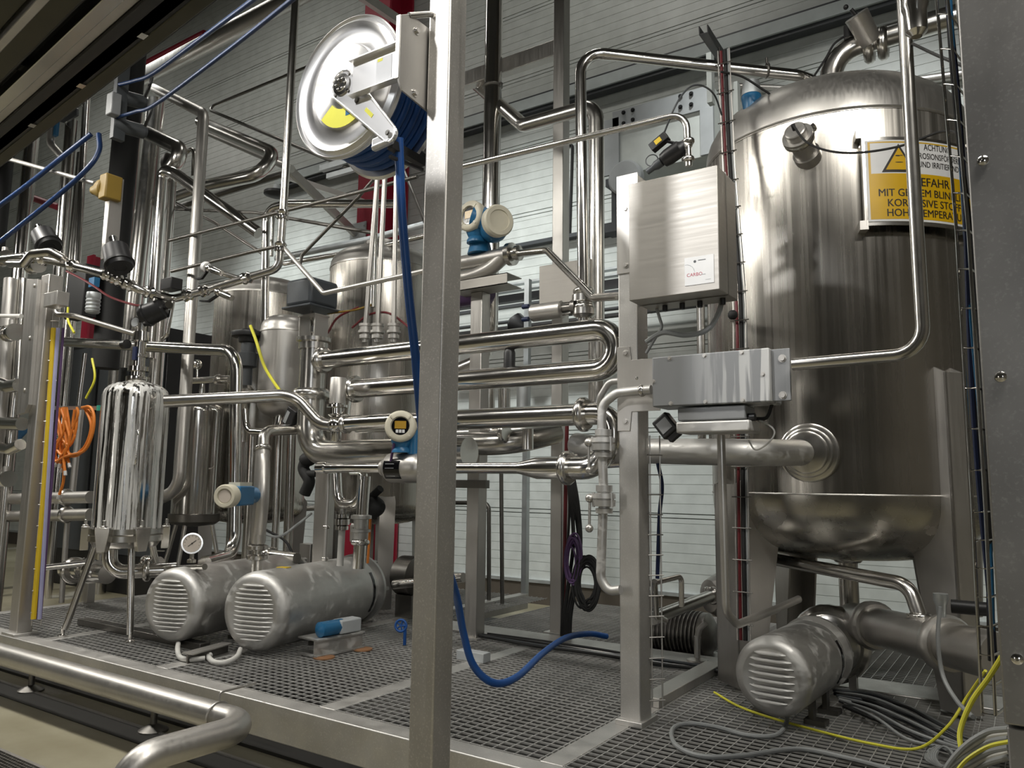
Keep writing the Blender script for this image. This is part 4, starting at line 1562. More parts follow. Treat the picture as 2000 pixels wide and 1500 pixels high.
for (u, v, lab, tip) in ((1178, 866, 'upper hand valve of the sample line with a straight lever', (1150, 918)), (1180, 975, 'lower hand valve of the sample line with a ball ended lever', (1151, 1032))):
    c = A(u, v, y=HYv)
    r_ = mpx(c, 18)
    o = thing('hand_valve', lab, 'valve', c - ZV * r_ * 1.4)
    m = MB()
    m.lathe(c, ZV, [(-1.5 * r_, r_ * 0.7), (-1.5 * r_, r_ * 0.9), (-1.0 * r_, r_ * 0.95), (-0.95 * r_, r_ * 0.6), (-0.8 * r_, r_ * 0.6), (-0.75 * r_, r_ * 1.2), (-0.1 * r_, r_ * 1.25), (-0.05 * r_, r_ * 1.05), (0.05 * r_, r_ * 1.05),
                    (0.1 * r_, r_ * 1.25), (0.6 * r_, r_ * 1.2), (0.65 * r_, r_ * 0.75), (0.8 * r_, r_ * 0.75), (0.82 * r_, r_ * 0.9), (1.5 * r_, r_ * 0.9), (1.5 * r_, r_ * 0.6)], 26)
    for s in (-1, 1):
        m.cyl(c + XV * s * r_ * 1.1 - YV * r_ * 0.4 - ZV * r_ * 0.85, c + XV * s * r_ * 1.1 - YV * r_ * 0.4 + ZV * r_ * 0.7, r_ * 0.18, n=8)
    m.build('body', 'blasted_steel', o)
    tp_ = A(tip[0], tip[1], y=HYv - 0.02)
    pv = A(u - 28, v - 2, y=HYv - 0.02)
    m = MB()
    m.cyl(c - XV * r_ * 0.8, pv - XV * r_ * 0.1, r_ * 0.4, n=14)
    m.ball(pv, r_ * 0.5, 12)
    m.sweep([pv, pv - ZV * 0.02, tp_], 0.007, 10)
    if v > 900:
        m.ball(tp_, r_ * 0.45, 14)
    else:
        m.ball(tp_, r_ * 0.38, 12)
    m.build('lever', 'satin_steel', o)

# upright pipe crossing in front of the warning sign
PY = SY - 0.2
o = pipe('process_pipe', 'upright pipe crossing the warning sign and bending level into the junction box', 'pipe',
         [A(1757, -60, y=PY) + ZV * 2.5, A(1805, 690, y=PY), A(1548, 712, y=PY)], None, 11, 'pipe_steel', 3.2)
# thin drain tube from the junction box to the pump
o = pipe('drain_tube', 'slender drain tube hanging from the terminal box down to the single motor', 'pipe', [A(1408, 850, y=SY), A(1418, 1195, y=SY), A(1440, 1220, y=SY + 0.1), A(1520, 1188, y=4.2), A(1560, 1170, y=4.4)], None, 8, 'satin_steel', 3)

# tall pipes above the U run
TY1 = 4.35
o = pipe('process_pipe', 'tall pipe with a sharp top bend running across to the large tank', 'pipe', [A(1141, 640, y=TY1), A(1133, 100, y=TY1), A(1560, 148, y=5.0), A(1612, 168, y=5.15)], None, 11.5, 'polished_steel', 2.6)
q = A(1140, 600, y=TY1)
clamp(o, q, ZV, mpx(q, 14), nut=False)
q = A(1140, 575, y=TY1)
clamp(o, q + ZV * 0.02, ZV, mpx(q, 14), nut=False)
for u, v in ((1405, 118), (1498, 138)):
    q = A(u, v, y=4.35 + 0.65 * (u - 1133) / 427)
    m = MB()
    m.ring(q, XV * 0.8 + YV * 0.5, mpx(q, 13), mpx(q, 2.5), 20, 6)
    m.cyl(q, q + ZV * 0.09, 0.008)
    m.build('pipe_clip', 'dark_steel', o)
TY2 = 4.75
o = pipe('process_pipe', 'wide crooked pipe bending twice before dropping behind the U shaped pipe', 'pipe', [A(925, 160, y=5.6), A(1022, 245, y=4.9), A(1165, 205, y=TY2), A(1165, 790, y=TY2)], None, 16, 'pipe_steel', 1.6, ref=3)
TY3 = 5.15
o = pipe('process_pipe', 'straight vertical pipe behind the thick post, reaching out of sight above', 'pipe', [Vector((A(966, -40, y=TY3).x, TY3, 10.0)), A(955, 640, y=TY3), A(945, 690, y=TY3)], None, 15.5, 'polished_steel', 2)
q = A(962, 170, y=TY3)
m = MB()
m.ring(q, ZV, mpx(q, 17), mpx(q, 3), 24, 6)
m.bar(q + XV * 0.06, q + XV * 0.1, 0.02, 0.03)
m.build('pipe_clip', 'dark_steel', o)
o = pipe('gas_tube', 'thin level tube ending in a drop into the sheet steel cabinet top', 'pipe', [A(880, 331, y=SY - 0.1), A(1340, 221, y=SY - 0.1), A(1345, 325, y=SY - 0.1)], None, 5.5, 'pipe_steel', 4)
for v in (276, 311):
    q = A(1345, v, y=SY - 0.1)
    clamp(o, q, ZV, 0.019)

# bowed flow meter behind the thick post
BYf = b2.y - 0.02
f0, f1 = A(860, 520, y=BYf), A(996, 497, y=BYf)
zf = f1.z
rf = mpx(f1, 15)
o = thing('flow_meter', 'bowed flow meter with twin cream caps and blue neck, just beyond the thick post', 'flow meter', (f1.x - 0.2, BYf, zf - 0.1))
m = MB()
m.lathe((f0.x, BYf, zf), XV, [(0, rf), (f1.x - f0.x, rf)], 24)
bow = [Vector((f1.x - 0.06, BYf, zf - rf * 0.2)), Vector((f1.x - 0.2, BYf, zf - rf * 1.5)), Vector((f1.x - 0.42, BYf, zf - rf * 2.1)), Vector((f1.x - 0.7, BYf, zf - rf * 1.5)), Vector((f0.x, BYf, zf - rf * 0.4))]
m.sweep(smooth(bow, 8), rf * 0.95, 20)
m.build('body', 'satin_steel', o)
m = MB()
m.lathe((f1.x, BYf, zf), XV, [(-0.01, rf * 1.5), (0.03, rf * 1.5), (0.035, rf * 0.8), (0.06, rf * 0.7), (0.06, rf * 1.0), (0.09, rf * 1.0), (0.1, rf * 0.5)], 24)
m.build('end_clamp', 'pipe_steel', o)
cT = A(921, 423, y=BYf - 0.12)
rT = mpx(cT, 31)
cap2 = A(972, 432, y=BYf - 0.16)
m = MB()
nb = A(938, 470, y=BYf)
m.lathe((nb.x, BYf, zf + rf * 0.8), ZV, [(0, 0.1), (nb.z - zf - rf, 0.075), (nb.z - zf - rf + 0.02, 0.085)], 20)
m.build('neck', 'enamel_blue', o)
mid = (cT + cap2) / 2 + YV * 0.12
m = MB()
m.cyl(cT + YV * 0.02, mid, rT * 0.82, n=24)
m.cyl(mid, mid.lerp(cap2, 0.55), rT * 0.8, n=24)
m.ball(mid - ZV * rT * 0.3, rT * 0.95, 20)
m.build('housing', 'enamel_blue', o)
transmitter(o, cT, rT, (-0.1, -1, 0.02))
m = MB()
f2 = Vector((0.85, -0.5, -0.05)).normalized()
m.lathe(cap2 - f2 * rT * 0.3, f2, [(0, rT * 0.96), (rT * 0.45, rT), (rT * 0.6, rT * 0.9), (rT * 0.6, rT * 0.66), (rT * 0.52, rT * 0.64), (rT * 0.52, 0.002)], 30)
m.build('rear_cover', 'cream', o)
o = pipe('sample_tube', 'thin bent tube linking the bowed flow meter to the equipment post', 'pipe', [A(1000, 496, y=BYf), A(1068, 489, y=BYf - 0.1), A(1160, 582, y=4.2), A(1215, 578, y=4.0)], None, 6.5, 'pipe_steel', 3.5)

# horizontal pneumatic valve on the tall pipe
pvl, pvr = A(1040, 612, y=TY1 - 0.02), A(1098, 603, y=TY1 - 0.02)
o = thing('pneumatic_valve', 'sideways stainless cylinder valve clamped onto the tall pipe above the U bend', 'valve', pvl - ZV * 0.08)
rp = mpx(pvl, 17)
MB().lathe(pvl, XV, [(0, rp * 0.9), (0.006, rp), (pvr.x - pvl.x, rp), (pvr.x - pvl.x + 0.004, rp * 0.9)], 30).build('actuator', 'satin_steel', o)
m = MB()
m.lathe(pvr, XV, [(0, rp * 0.5), (0.08, rp * 0.45), (0.08, rp * 0.85), (0.11, rp * 0.85)], 20)
for s in (-1, 1):
    m.cyl(pvr + ZV * s * rp * 0.7, pvr + ZV * s * rp * 0.6 + XV * 0.12, 0.007, n=8)
m.build('yoke', 'dark_steel', o)
m = MB()
for s in (0.9, -0.6):
    q = pvl + ZV * rp * s - XV * 0.03
    m.cyl(q, q - XV * 0.05, 0.016, n=10)
m.build_each('air_fitting', 'navy', o)
q = A(1141, 592, y=TY1)
m = MB()
m.lathe(q - ZV * 0.1, ZV, [(0, 0.05), (0.02, 0.075), (0.06, 0.075), (0.065, 0.06), (0.1, 0.06), (0.105, 0.08), (0.15, 0.08), (0.17, 0.05)], 30)
m.build('body', 'pipe_steel', o)
bx = A(1112, 558, y=4.75)
o = tag(MB().obox(bx, XV * mpx(bx, 56), YV * 0.08, ZV * mpx(bx, 42)).build('wiring_box', 'brushed_sheet', bevel=0.004), 'flat steel wiring box mounted behind the slim rear post', 'wiring box')

# ---------------------------------------------------------------- top of the large tank
TZ = 4.02
o = thing('vent_line', 'vent pipe leaving the large tank top through a clamped elbow', 'pipe', A(1622, 165, y=TY - 0.3))
n0, n1, n2 = A(1624, 175, y=TY - 0.2), A(1632, 100, y=TY - 0.2), A(1900, 38, y=TY + 0.0)
rn = mpx(n0, 21)
MB().tube([n0 - ZV * 0.12, Vector((n0.x, n0.y, n1.z)), Vector((n2.x, n0.y + 0.1, n2.z))], rn, rn * 3.2, 24).build('pipe', 'pipe_steel', o)
m = MB()
m.lathe(n0 - ZV * 0.04, ZV, [(0, rn * 1.35), (0.05, rn * 1.35), (0.055, rn * 1.1), (0.08, rn * 1.1), (0.085, rn * 1.3), (0.11, rn * 1.3)], 24)
m.build('ferrule', 'pipe_steel', o)
va = A(1698, 92, y=TY - 0.17)
clamp(o, va, Vector((1, 0.05, -0.05)), rn, nut=False)
clamp(o, va + XV * 0.08, Vector((1, 0.05, -0.05)), rn, nut=False)
o = thing('butterfly_valve', 'tilted stainless cylinder actuator perched on the vent pipe above the large tank', 'valve', va)
ca_, cb_ = A(1702, 84, y=TY - 0.25), A(1674, 32, y=TY - 0.35)
m = MB()
ra_ = mpx(ca_, 21)
m.lathe(ca_, cb_ - ca_, [(0, ra_ * 0.8), (0.03, ra_ * 0.95), ((cb_ - ca_).length, ra_ * 1.05), ((cb_ - ca_).length + 0.005, ra_ * 1.1), ((cb_ - ca_).length + 0.012, ra_ * 1.0), ((cb_ - ca_).length + 0.012, 0.01)], 30)
m.build('actuator', 'satin_steel', o)
m = MB()
m.cyl(cb_, A(1662, 18, y=TY - 0.38), 0.012, n=10)
m.ball(A(1652, 14, y=TY - 0.38), 0.016, 10)
m.build('indicator', 'black_plastic', o)
m = MB()
q = A(1658, 75, y=TY - 0.25)
m.cyl(q, q + ZV * 0.08, 0.03, n=12)
m.build('fitting', 'black_plastic', o)
cable('sensor_cable', 'black cable looping from the vent pipe valve down over the large tank head', 'cable', [A(1658, 66, y=4.95), A(1630, 85, y=4.95), A(1612, 115, y=4.95), A(1585, 155, y=4.9), A(1560, 182, y=4.75), A(1520, 192, y=4.6), A(1495, 178, y=4.5), A(1450, 150, y=4.4), A(1408, 140, y=4.3)], None, 0, 'black_rubber', r=0.007)
sB = A(1468, 208, y=4.6)
o = thing('pressure_sensor', 'blue capped sensor standing on the shoulder of the large tank', 'sensor', sB - ZV * 0.1)
m = MB()
m.lathe(sB - ZV * 0.09, ZV, [(0, 0.04), (0.06, 0.05), (0.15, 0.062), (0.16, 0.058)], 18)
m.build('cap', 'enamel_blue', o)
m = MB()
m.lathe(sB + ZV * 0.07, ZV, [(0, 0.06), (0.02, 0.06), (0.09, 0.05), (0.1, 0.03)], 18)
m.build('lid', 'galvanised', o)

# ---------------------------------------------------------------- pump and pipes under the large tank
o = thing('centrifugal_pump', 'stainless pump casing behind the single motor under the large tank', 'pump', (cR.x, 4.9, ZP))
pcn = Vector((cR.x + 0.06, 4.83, cR.z))
m = MB()
m.lathe(pcn, YV, [(0, RR * 0.8), (0.03, RR * 1.02), (0.14, RR * 1.02), (0.17, RR * 0.8), (0.2, 0.08)], 40)
m.build('casing', 'pipe_steel', o)
clamp(o, pcn + YV * 0.08, YV, RR * 0.8, nut=False)
m = MB()
for s in (-1, 1):
    m.obox(Vector((pcn.x + s * 0.12, pcn.y + 0.06, (ZP + pcn.z - RR) / 2 + 0.03)), XV * 0.02, YV * 0.03, ZV * ((pcn.z - RR - ZP) / 2 + 0.03))
m.build_each('foot', 'satin_steel', o)
o = pipe('process_pipe', 'wide dull pipe running from the pump toward the switch cabinet', 'pipe', [A(1668, 1212, y=5.0), A(1690, 1218, y=4.85), A(1960, 1285, y=3.9)], None, 34, 'satin_steel', 1, n=28, clamps=[(1, 0.08), (1, 0.66)], fat=0.6, cmat='satin_steel')
o = pipe('process_pipe', 'outlet pipe rising from the pump into the large tank bottom', 'pipe', [Vector((TX, TY, 1.12)), Vector((TX, TY, 0.75))], None, 18, 'pipe_steel', 1, clamps=[(0, 0.15)])
o = pipe('process_pipe', 'curved pipe passing under the large tank and dropping to the wide dull pipe', 'pipe', [A(1500, 1090, y=4.85), A(1775, 1142, y=4.45), A(1800, 1215, y=4.4)], None, 14, 'pipe_steel', 2.0, ref=1)
q = A(1798, 1203, y=4.4)
clamp(o, q, ZV, mpx(q, 14))
o = pipe('suction_pipe', 'low pipe ending at a clamp beside the front leg of the large tank', 'pipe', [A(1275, 1208, y=4.6), A(1400, 1160, y=5.3)], None, 13, 'pipe_steel', 1, clamps=[(0, 0.93)])
o = pipe('sample_tube', 'thin square bent tube at the equipment post foot', 'pipe', [A(1270, 1140, y=SY + 0.18), A(1331, 1125, y=SY + 0.5), A(1331, 1185, y=SY + 0.5)], None, 5.5, 'pipe_steel', 1.5)
o = pipe('sample_tube', 'thin tube hugging the equipment post side down to the low pipe', 'pipe', [A(1278, 1135, y=SY + 0.14), A(1282, 1205, y=SY + 0.3), A(1300, 1212, y=SY + 0.45)], None, 6, 'pipe_steel', 1.5)
o = pipe('process_pipe', 'far upright pipe beyond the wide dull pipe near the switch cabinet', 'pipe', [A(1890, 1040, y=6.2), A(1890, 1200, y=6.2)], None, 26, 'satin_steel')
m = MB()
q = A(1660, 1075, y=5.6)

# second motor far behind the equipment post
far = A(1330, 1235, y=5.6)
o = thing('pump_motor', 'dark finned motor half hidden behind the equipment post', 'motor', Vector((far.x, 5.6, 0.35)))
m = MB()
m.lathe(far - XV * 0.35, XV, [(0, 0.13), (0.02, 0.15), (0.5, 0.15), (0.52, 0.16), (0.56, 0.16), (0.6, 0.1)], 28)
for k in range(16):
    m.lathe(far - XV * (0.3 - 0.03 * k), XV, [(0, 0.165), (0.008, 0.165)], 28)
m.build('housing', 'dark_steel', o)
m = MB()
m.obox(far + XV * 0.0 - ZV * 0.18, XV * 0.3, YV * 0.12, ZV * 0.05)
m.build('foot', 'dark_steel', o)
q = A(1388, 1165, y=5.3)
o = thing('pump_casing', 'round clamp ended pump casing behind the tank leg', 'pump', q - ZV * 0.15)
MB().lathe(q - XV * 0.03, Vector((0.6, 0.8, 0)), [(0, 0.06), (0.02, 0.11), (0.1, 0.15), (0.2, 0.15), (0.22, 0.05)], 30).build('casing', 'satin_steel', o)
f = A(1362, 1280, y=5.02)
m = MB()
m.lathe((f.x, 5.02, ZP + 0.01), ZV, [(0, 0.07), (0.015, 0.07), (0.025, 0.02), (0.16, 0.02)], 18)
m.sweep([(f.x, 5.02, ZP + 0.16), (f.x + 0.02, 5.02, ZP + 0.22), (f.x + 0.06, 5.02, ZP + 0.26)], 0.018, 10)
tag(m.build('hook_foot', 'satin_steel'), 'small hooked steel foot standing on the rear beam by the tank leg', 'foot')

# ---------------------------------------------------------------- foreground pipe
GYp = 2.56
ga_, gb_ = A(0, 1284, y=GYp), A(455, 1398, y=GYp)
zg = (ga_.z + gb_.z) / 2
rg = mpx(A(250, 1330, y=GYp), 23)
eg = A(492, 1405, y=GYp)
gd = A(310, 1470, y=2.05)
o = pipe('drain_pipe', 'thick bare pipe along the platform edge with an elbow turning outward', 'pipe', [Vector((-9, GYp, zg)), Vector((eg.x, GYp, zg)), Vector((eg.x - 0.02, 1.98, zg - 0.0)), Vector((eg.x - 0.06, 1.86, 0.0))], None, 0, 'satin_steel', 1.3, n=28, r=rg)
q = A(427, 1388, y=GYp)
m = MB()
m.ring((q.x, GYp, zg), XV, rg + 0.003, 0.006, 36, 8)
m.tube([(q.x, GYp, zg + rg), (q.x, GYp, zg + rg + 0.05), (q.x, 2.78, zg + rg + 0.05)], 0.006, 0.02, 8)
m.build('wire_clip', 'satin_steel', o)

# ---------------------------------------------------------------- upright mass flow meter
c0, c1 = A(514, 872, y=3.75), A(507, 1062, y=3.75)
o = thing('flow_meter', 'upright blasted flow meter with bulged body behind the big louvred motor', 'flow meter', c1 - ZV * 0.1)
rc = mpx(c0, 14)
m = MB()
ht = c0.z - c1.z
m.lathe((c0.x, 3.75, c1.z), ZV, [(0, rc * 0.9), (0.02, rc), (ht - 0.04, rc), (ht, rc * 0.7)], 24)
bow = [Vector((c0.x, 3.75, c1.z + 0.06)), Vector((c0.x + 0.04, 3.73, c1.z + ht * 0.25)), Vector((c0.x + 0.085, 3.7, c1.z + ht * 0.5)), Vector((c0.x + 0.04, 3.73, c1.z + ht * 0.78)), Vector((c0.x, 3.75, c1.z + ht - 0.05))]
m.sweep(smooth(bow, 8), rc * 0.9, 18)
m.build('body', 'satin_steel', o)
tc_ = A(441, 969, y=3.25)
tr = mpx(tc_, 23)
hb = Vector((c0.x, 3.75, tc_.z))
fd = (tc_ - hb).normalized()
m = MB()
m.cyl(tc_ - fd * 0.02, hb, tr * 0.72, n=20)
m.obox(tc_ - fd * 0.2, fd * 0.12, fd.cross(ZV) * tr * 0.8, ZV * tr * 0.85)
m.build('housing', 'enamel_blue', o, bevel=0.01)
m = MB()
m.lathe(tc_ - fd * 0.06, fd, [(0, tr), (0.07, tr), (0.085, tr * 0.9), (0.085, tr * 0.65), (0.07, tr * 0.6), (0.07, 0.002)], 28)
m.build('cover_ring', 'cream', o)
m = MB()
m.obox(tc_ - fd * 0.22 + ZV * tr * 0.97, fd * 0.1, fd.cross(ZV) * tr * 0.5, ZV * 0.016)
m.build('top_cover', 'cream', o)
m = MB()
m.lathe(tc_ + fd * 0.012, fd, [(0, tr * 0.55), (0.002, tr * 0.55)], 20)
m.build('display', 'dial', o)
m = MB()
for z in (c1.z - 0.05, c1.z - 0.12):
    m.lathe((c0.x, 3.75, z), ZV, [(0, rc * 0.9), (0.01, rc * 1.4), (0.035, rc * 1.4), (0.045, rc * 0.9)], 20)
m.cyl((c0.x, 3.75, c1.z - 0.25), (c0.x, 3.75, c1.z), rc * 0.7)
m.build_each('lower_ferrule', 'pipe_steel', o)
o = pipe('process_pipe', 'pipe arching over from the upright flow meter toward the grey actuator valve', 'pipe', [A(514, 880, y=3.75), A(515, 842, y=3.78), A(590, 838, y=4.2)], None, 11, 'pipe_steel', 2, clamps=[(0, 0.1)])
# ---------------------------------------------------------------- filter head fittings
ft = Vector((HX, HY, hz1))
o = thing('filter_head_valve', 'stacked stainless fittings with a blue lever on top of the lime streaked filter housing', 'valve', ft)
m = MB()
m.lathe(ft + ZV * 0.01, ZV, [(0, 0.075), (0.02, 0.085), (0.05, 0.085), (0.06, 0.05), (0.09, 0.05), (0.095, 0.075), (0.13, 0.075), (0.135, 0.045), (0.2, 0.045), (0.205, 0.06), (0.225, 0.06), (0.23, 0.042), (0.32, 0.042), (0.33, 0.06), (0.4, 0.055), (0.41, 0.03), (0.47, 0.03)], 24)
m.build('body', 'polished_steel', o)
m = MB()
q = A(263, 690, y=HY - 0.06)
m.obox(q, XV * 0.022, YV * 0.006, ZV * 0.05)
m.build('lever', 'navy', o)
m = MB()
q = A(247, 672, y=HY - 0.04)
m.cyl(q - XV * 0.04, q + XV * 0.01, 0.036, n=16)
m.build('knob', 'black_plastic', o)
q = A(269, 632, y=HY)
o = thing('pressure_gauge', 'small round gauge at the very top of the filter fittings', 'gauge', q - ZV * 0.05)
m = MB()
m.lathe(q + YV * 0.02, Vector((0.3, -1, 0.1)), [(0, 0.04), (0.045, 0.045), (0.05, 0.042)], 22)
m.cyl(q - ZV * 0.07, q - ZV * 0.03, 0.014)
m.build('case', 'polished_steel', o)
m = MB()
m.lathe(q + YV * 0.02 + Vector((0.3, -1, 0.1)).normalized() * 0.051, Vector((0.3, -1, 0.1)), [(0, 0.036), (0.002, 0.036)], 20)
m.build('dial', 'light_grey', o)

gq = A(376, 1061, y=3.3)
gr = mpx(gq, 19)
gd_ = Vector((0.75, -0.65, 0.05)).normalized()
o = thing('pressure_gauge', 'round pressure gauge with a beige dial beside the louvred motor', 'gauge', gq - ZV * gr * 1.6)
m = MB()
m.lathe(gq - gd_ * 0.03, gd_, [(0, gr * 0.9), (0.005, gr), (0.04, gr), (0.046, gr * 1.08), (0.052, gr * 1.05), (0.052, gr * 0.9), (0.046, gr * 0.88), (0.046, 0)], 36)
m.build('case', 'polished_steel', o)
m = MB()
m.lathe(gq + gd_ * 0.017, gd_, [(0, gr * 0.88), (0.0012, gr * 0.88)], 32)
gx_ = gd_.cross(ZV).normalized()
for k in range(11):
    a = math.radians(225 - 27 * k)
    e = gx_ * -math.cos(a) + ZV * math.sin(a)
    m.obox(gq + gd_ * 0.0185 + e * gr * 0.72, e * gr * 0.07, e.cross(gd_) * gr * 0.015, gd_ * 0.0005, 1)
e = (gx_ * -0.75 + ZV * 0.62).normalized()
m.obox(gq + gd_ * 0.02, e * gr * 0.5, e.cross(gd_) * gr * 0.03, gd_ * 0.0005, 1)
m.ball(gq + gd_ * 0.02, gr * 0.08, 10, 1)
m.build('dial', ['dial', 'ink'], o)
m = MB()
m.lathe(gq - gd_ * 0.005 - ZV * gr * 1.95, ZV, [(0, 0.03), (0.02, 0.03), (0.03, 0.014), (gr * 1.0, 0.014)], 14)
m.build('stem', 'polished_steel', o)

# piping beneath the filter
o = pipe('outlet_pipe', 'polished elbow pipe below the filter housing between the tripod legs', 'pipe', [A(215, 1062, y=HY), A(215, 1118, y=HY), A(345, 1112, y=HY + 0.35)], None, 14, 'polished_steel', 1.5, clamps=[(0, 0.12), (1, 0.55)])
o = pipe('process_pipe', 'short wide pipe at floor level behind the tripod leg', 'pipe', [A(130, 1112, y=HY + 0.5), A(210, 1122, y=HY + 0.45)], None, 17, 'polished_steel', 1, clamps=[(0, 0.2)])
for (u, v, r_, lab) in ((178, 1112, 20, 'rounded stainless ball valve low behind the leaning tripod leg'), (296, 1100, 15, 'stainless valve body between the tripod leg and the louvred motor')):
    c = A(u, v, y=HY + 0.45)
    rr = mpx(c, r_)
    o = thing('ball_valve', lab, 'valve', c - ZV * rr)
    m = MB()
    m.ball(c, rr, 20)
    m.lathe(c - XV * rr * 1.5, XV, [(0, rr * 0.6), (0.01, rr * 0.95), (rr * 0.4, rr * 0.95), (rr * 0.5, rr * 0.5), (rr * 2.5, rr * 0.5), (rr * 2.6, rr * 0.95), (rr * 3, rr * 0.95), (rr * 3, 0.01)], 20)
    m.build('body', 'polished_steel', o)
    m = MB()
    m.cyl(c + ZV * rr * 0.8, c + ZV * rr * 1.6, rr * 0.25, n=10)
    m.bar(c + ZV * rr * 1.6, c + ZV * rr * 1.7 + XV * rr * 2.5, rr * 0.35, rr * 0.12)
    m.build('lever', 'satin_steel', o)
o = pipe('process_pipe', 'thin tube running level behind the tripod legs', 'pipe', [A(90, 1108, y=HY + 0.2), A(170, 1100, y=HY + 0.4)], None, 6, 'polished_steel')
o = pipe('process_pipe', 'thin tube leading to the round beige gauge', 'pipe', [A(325, 1112, y=3.35), A(400, 1107, y=3.35)], None, 6, 'polished_steel')
for v, lab in ((972, 'upper of the two pale level pipes beside the filter base'), (1006, 'lower of the two pale level pipes beside the filter base')):
    o = pipe('process_pipe', lab, 'pipe', [A(-40, v + 4, y=3.75), A(178, v - 1, y=3.75)], None, 12, 'satin_steel', 1, ref=1)
    q = A(130, v - 1, y=3.75)
    clamp(o, q, XV, mpx(q, 11), nut=False)

# ---------------------------------------------------------------- second filter housing behind
o = thing('filter_housing', 'dim polished filter housing standing behind the bare upright pipe', 'filter housing', A(385, 1060, y=4.6))
c = A(386, 900, y=4.6)
z0_, z1_ = A(386, 1012, y=4.6).z, A(386, 786, y=4.6).z
R_ = mpx(c, 43)
MB().lathe((c.x, 4.6, 0), ZV, [(z0_ + 0.04, R_), (z1_ - 0.1, R_)] + [(z1_ - 0.1 + d, r) for d, r in dish(R_, 0.1, True)], 44).build('bell', 'polished_steel', o, anchor=(c.x, 4.6, z0_), sharp=50)
MB().lathe((c.x, 4.6, z0_ - 0.08), ZV, [(0, 0.05), (0.02, R_ * 0.9), (0.05, R_ + 0.02), (0.12, R_ + 0.02), (0.125, R_)], 40).build('base_flange', 'dark_steel', o)
for a in (-150, -60, 40):
    e = Vector((math.cos(math.radians(a)), math.sin(math.radians(a)), 0))
    m = MB()
    m.cyl(Vector((c.x, 4.6, 0)) + e * (R_ + 0.12) + ZV * ZP, Vector((c.x, 4.6, 0)) + e * R_ * 0.8 + ZV * (z0_ - 0.06), 0.02)
    m.build('leg', 'pipe_steel', o)
m = MB()
hq = A(424, 800, y=4.45)
m.tube([hq - XV * 0.06, hq + XV * 0.0, hq - ZV * 0.55, hq - ZV * 0.55 - XV * 0.06], 0.009, 0.03, 10)
m.build('handle', 'polished_steel', o)
q = A(385, 765, y=4.6)
o = thing('filter_head_valve', 'small cluster of taps on top of the dim filter housing', 'valve', q - ZV * 0.06)
m = MB()
m.lathe((c.x, 4.6, z1_ - 0.01), ZV, [(0, 0.04), (0.03, 0.045), (0.06, 0.02), (0.12, 0.03), (0.2, 0.02)], 16)
m.cyl(A(362, 745, y=4.6), A(450, 740, y=4.6), 0.035)
m.lathe(A(425, 742, y=4.6), XV, [(0, 0.05), (0.03, 0.055), (0.06, 0.05)], 18)
m.ball(A(385, 712, y=4.6), 0.05, 16)
m.cyl(A(385, 745, y=4.6), A(385, 712, y=4.6), 0.014)
m.build('body', 'polished_steel', o)

# ---------------------------------------------------------------- process line with black actuators
LYa = 3.05
pl_ = [A(-20, 508, y=2.9), A(48, 500, y=2.9), A(112, 512, y=2.95), A(205, 535, y=3.0), A(272, 566, y=3.15), A(338, 584, y=3.4), A(420, 562, y=3.6), A(545, 524, y=3.85), A(555, 385, y=3.85), A(579, -30, y=3.85), A(579, -30, y=3.85) + ZV * 3]
o = pipe('process_pipe', 'slim manifold pipe dipping from the cable post then rising past the first rear tank', 'pipe', pl_, None, 8, 'pipe_steel', 2.0, ref=4)
r_ = mpx(pl_[4], 8)
for i, t in ((1, 0.2), (1, 0.6), (2, 0.35), (3, 0.1), (3, 0.35), (3, 0.7), (4, 0.3), (5, 0.35), (5, 0.75), (6, 0.5), (7, 0.3), (7, 0.75)):
    d = pl_[i + 1] - pl_[i]
    q = pl_[i] + d * t
    m = MB()
    L_ = r_ * 1.2
    m.lathe(q - d.normalized() * L_, d, [(0, r_ * 1.1), (0.002, r_ * 1.5), (L_ * 0.5, r_ * 1.6), (L_, r_ * 1.25), (L_ * 1.5, r_ * 1.6), (L_ * 2, r_ * 1.1)], 16)
    m.build('union', 'polished_steel', o)
o = pipe('process_pipe', 'curved pipe end hooking over the top of the cable post', 'pipe', [A(20, 515, y=2.85), A(48, 515, y=2.8), A(62, 496, y=2.8), A(100, 492, y=2.85), A(125, 506, y=2.9)], None, 8, 'pipe_steel', 1.2)
for (u, v, d, L, R_, lab, foot) in ((90, 470, (0.9, -0.1, -0.32), 0.2, 0.098, 'fat black cylinder actuator on the manifold above the cable post', (72, 440)),
                                   (230, 503, (0.8, -0.1, -0.45), 0.2, 0.098, 'fat black cylinder actuator in front of the black insulated pipe', (255, 545)),
                                   (300, 610, (-0.75, -0.45, -0.4), 0.19, 0.085, 'black cylinder actuator tilted beside the upright bare pipe', (330, 595))):
    q = A(u, v, y=3.0 if u < 280 else 3.3)
    d = Vector(d).normalized()
    if u < 280:
        d = Vector((0.55, 0.0, -1)).normalized() if u > 100 else Vector((0.5, 0.05, -0.55)).normalized()
        d = d.cross(YV).normalized() if False else d
    o = thing('valve_actuator', lab, 'actuator', q - ZV * R_)
    m = MB()
    m.lathe(q - d * L / 2, d, [(0, R_ * 0.72), (0.012, R_ * 0.92), (L * 0.75, R_), (L * 0.76, R_ * 1.08), (L * 0.84, R_ * 1.08), (L * 0.85, R_ * 0.98), (L, R_ * 0.9), (L, R_ * 0.5), (L * 0.96, R_ * 0.45), (L * 0.96, 0.001)], 32)
    m.build('body', 'black_plastic', o)
    m = MB()
    f = A(foot[0], foot[1], y=q.y + 0.02)
    m.cyl(q - d * L * 0.45, f if u > 280 else q - d * (L * 0.5 + 0.09), 0.022, 0.03, 14)
    m.build('stem', 'polished_steel', o)
q = A(335, 556, y=3.35)
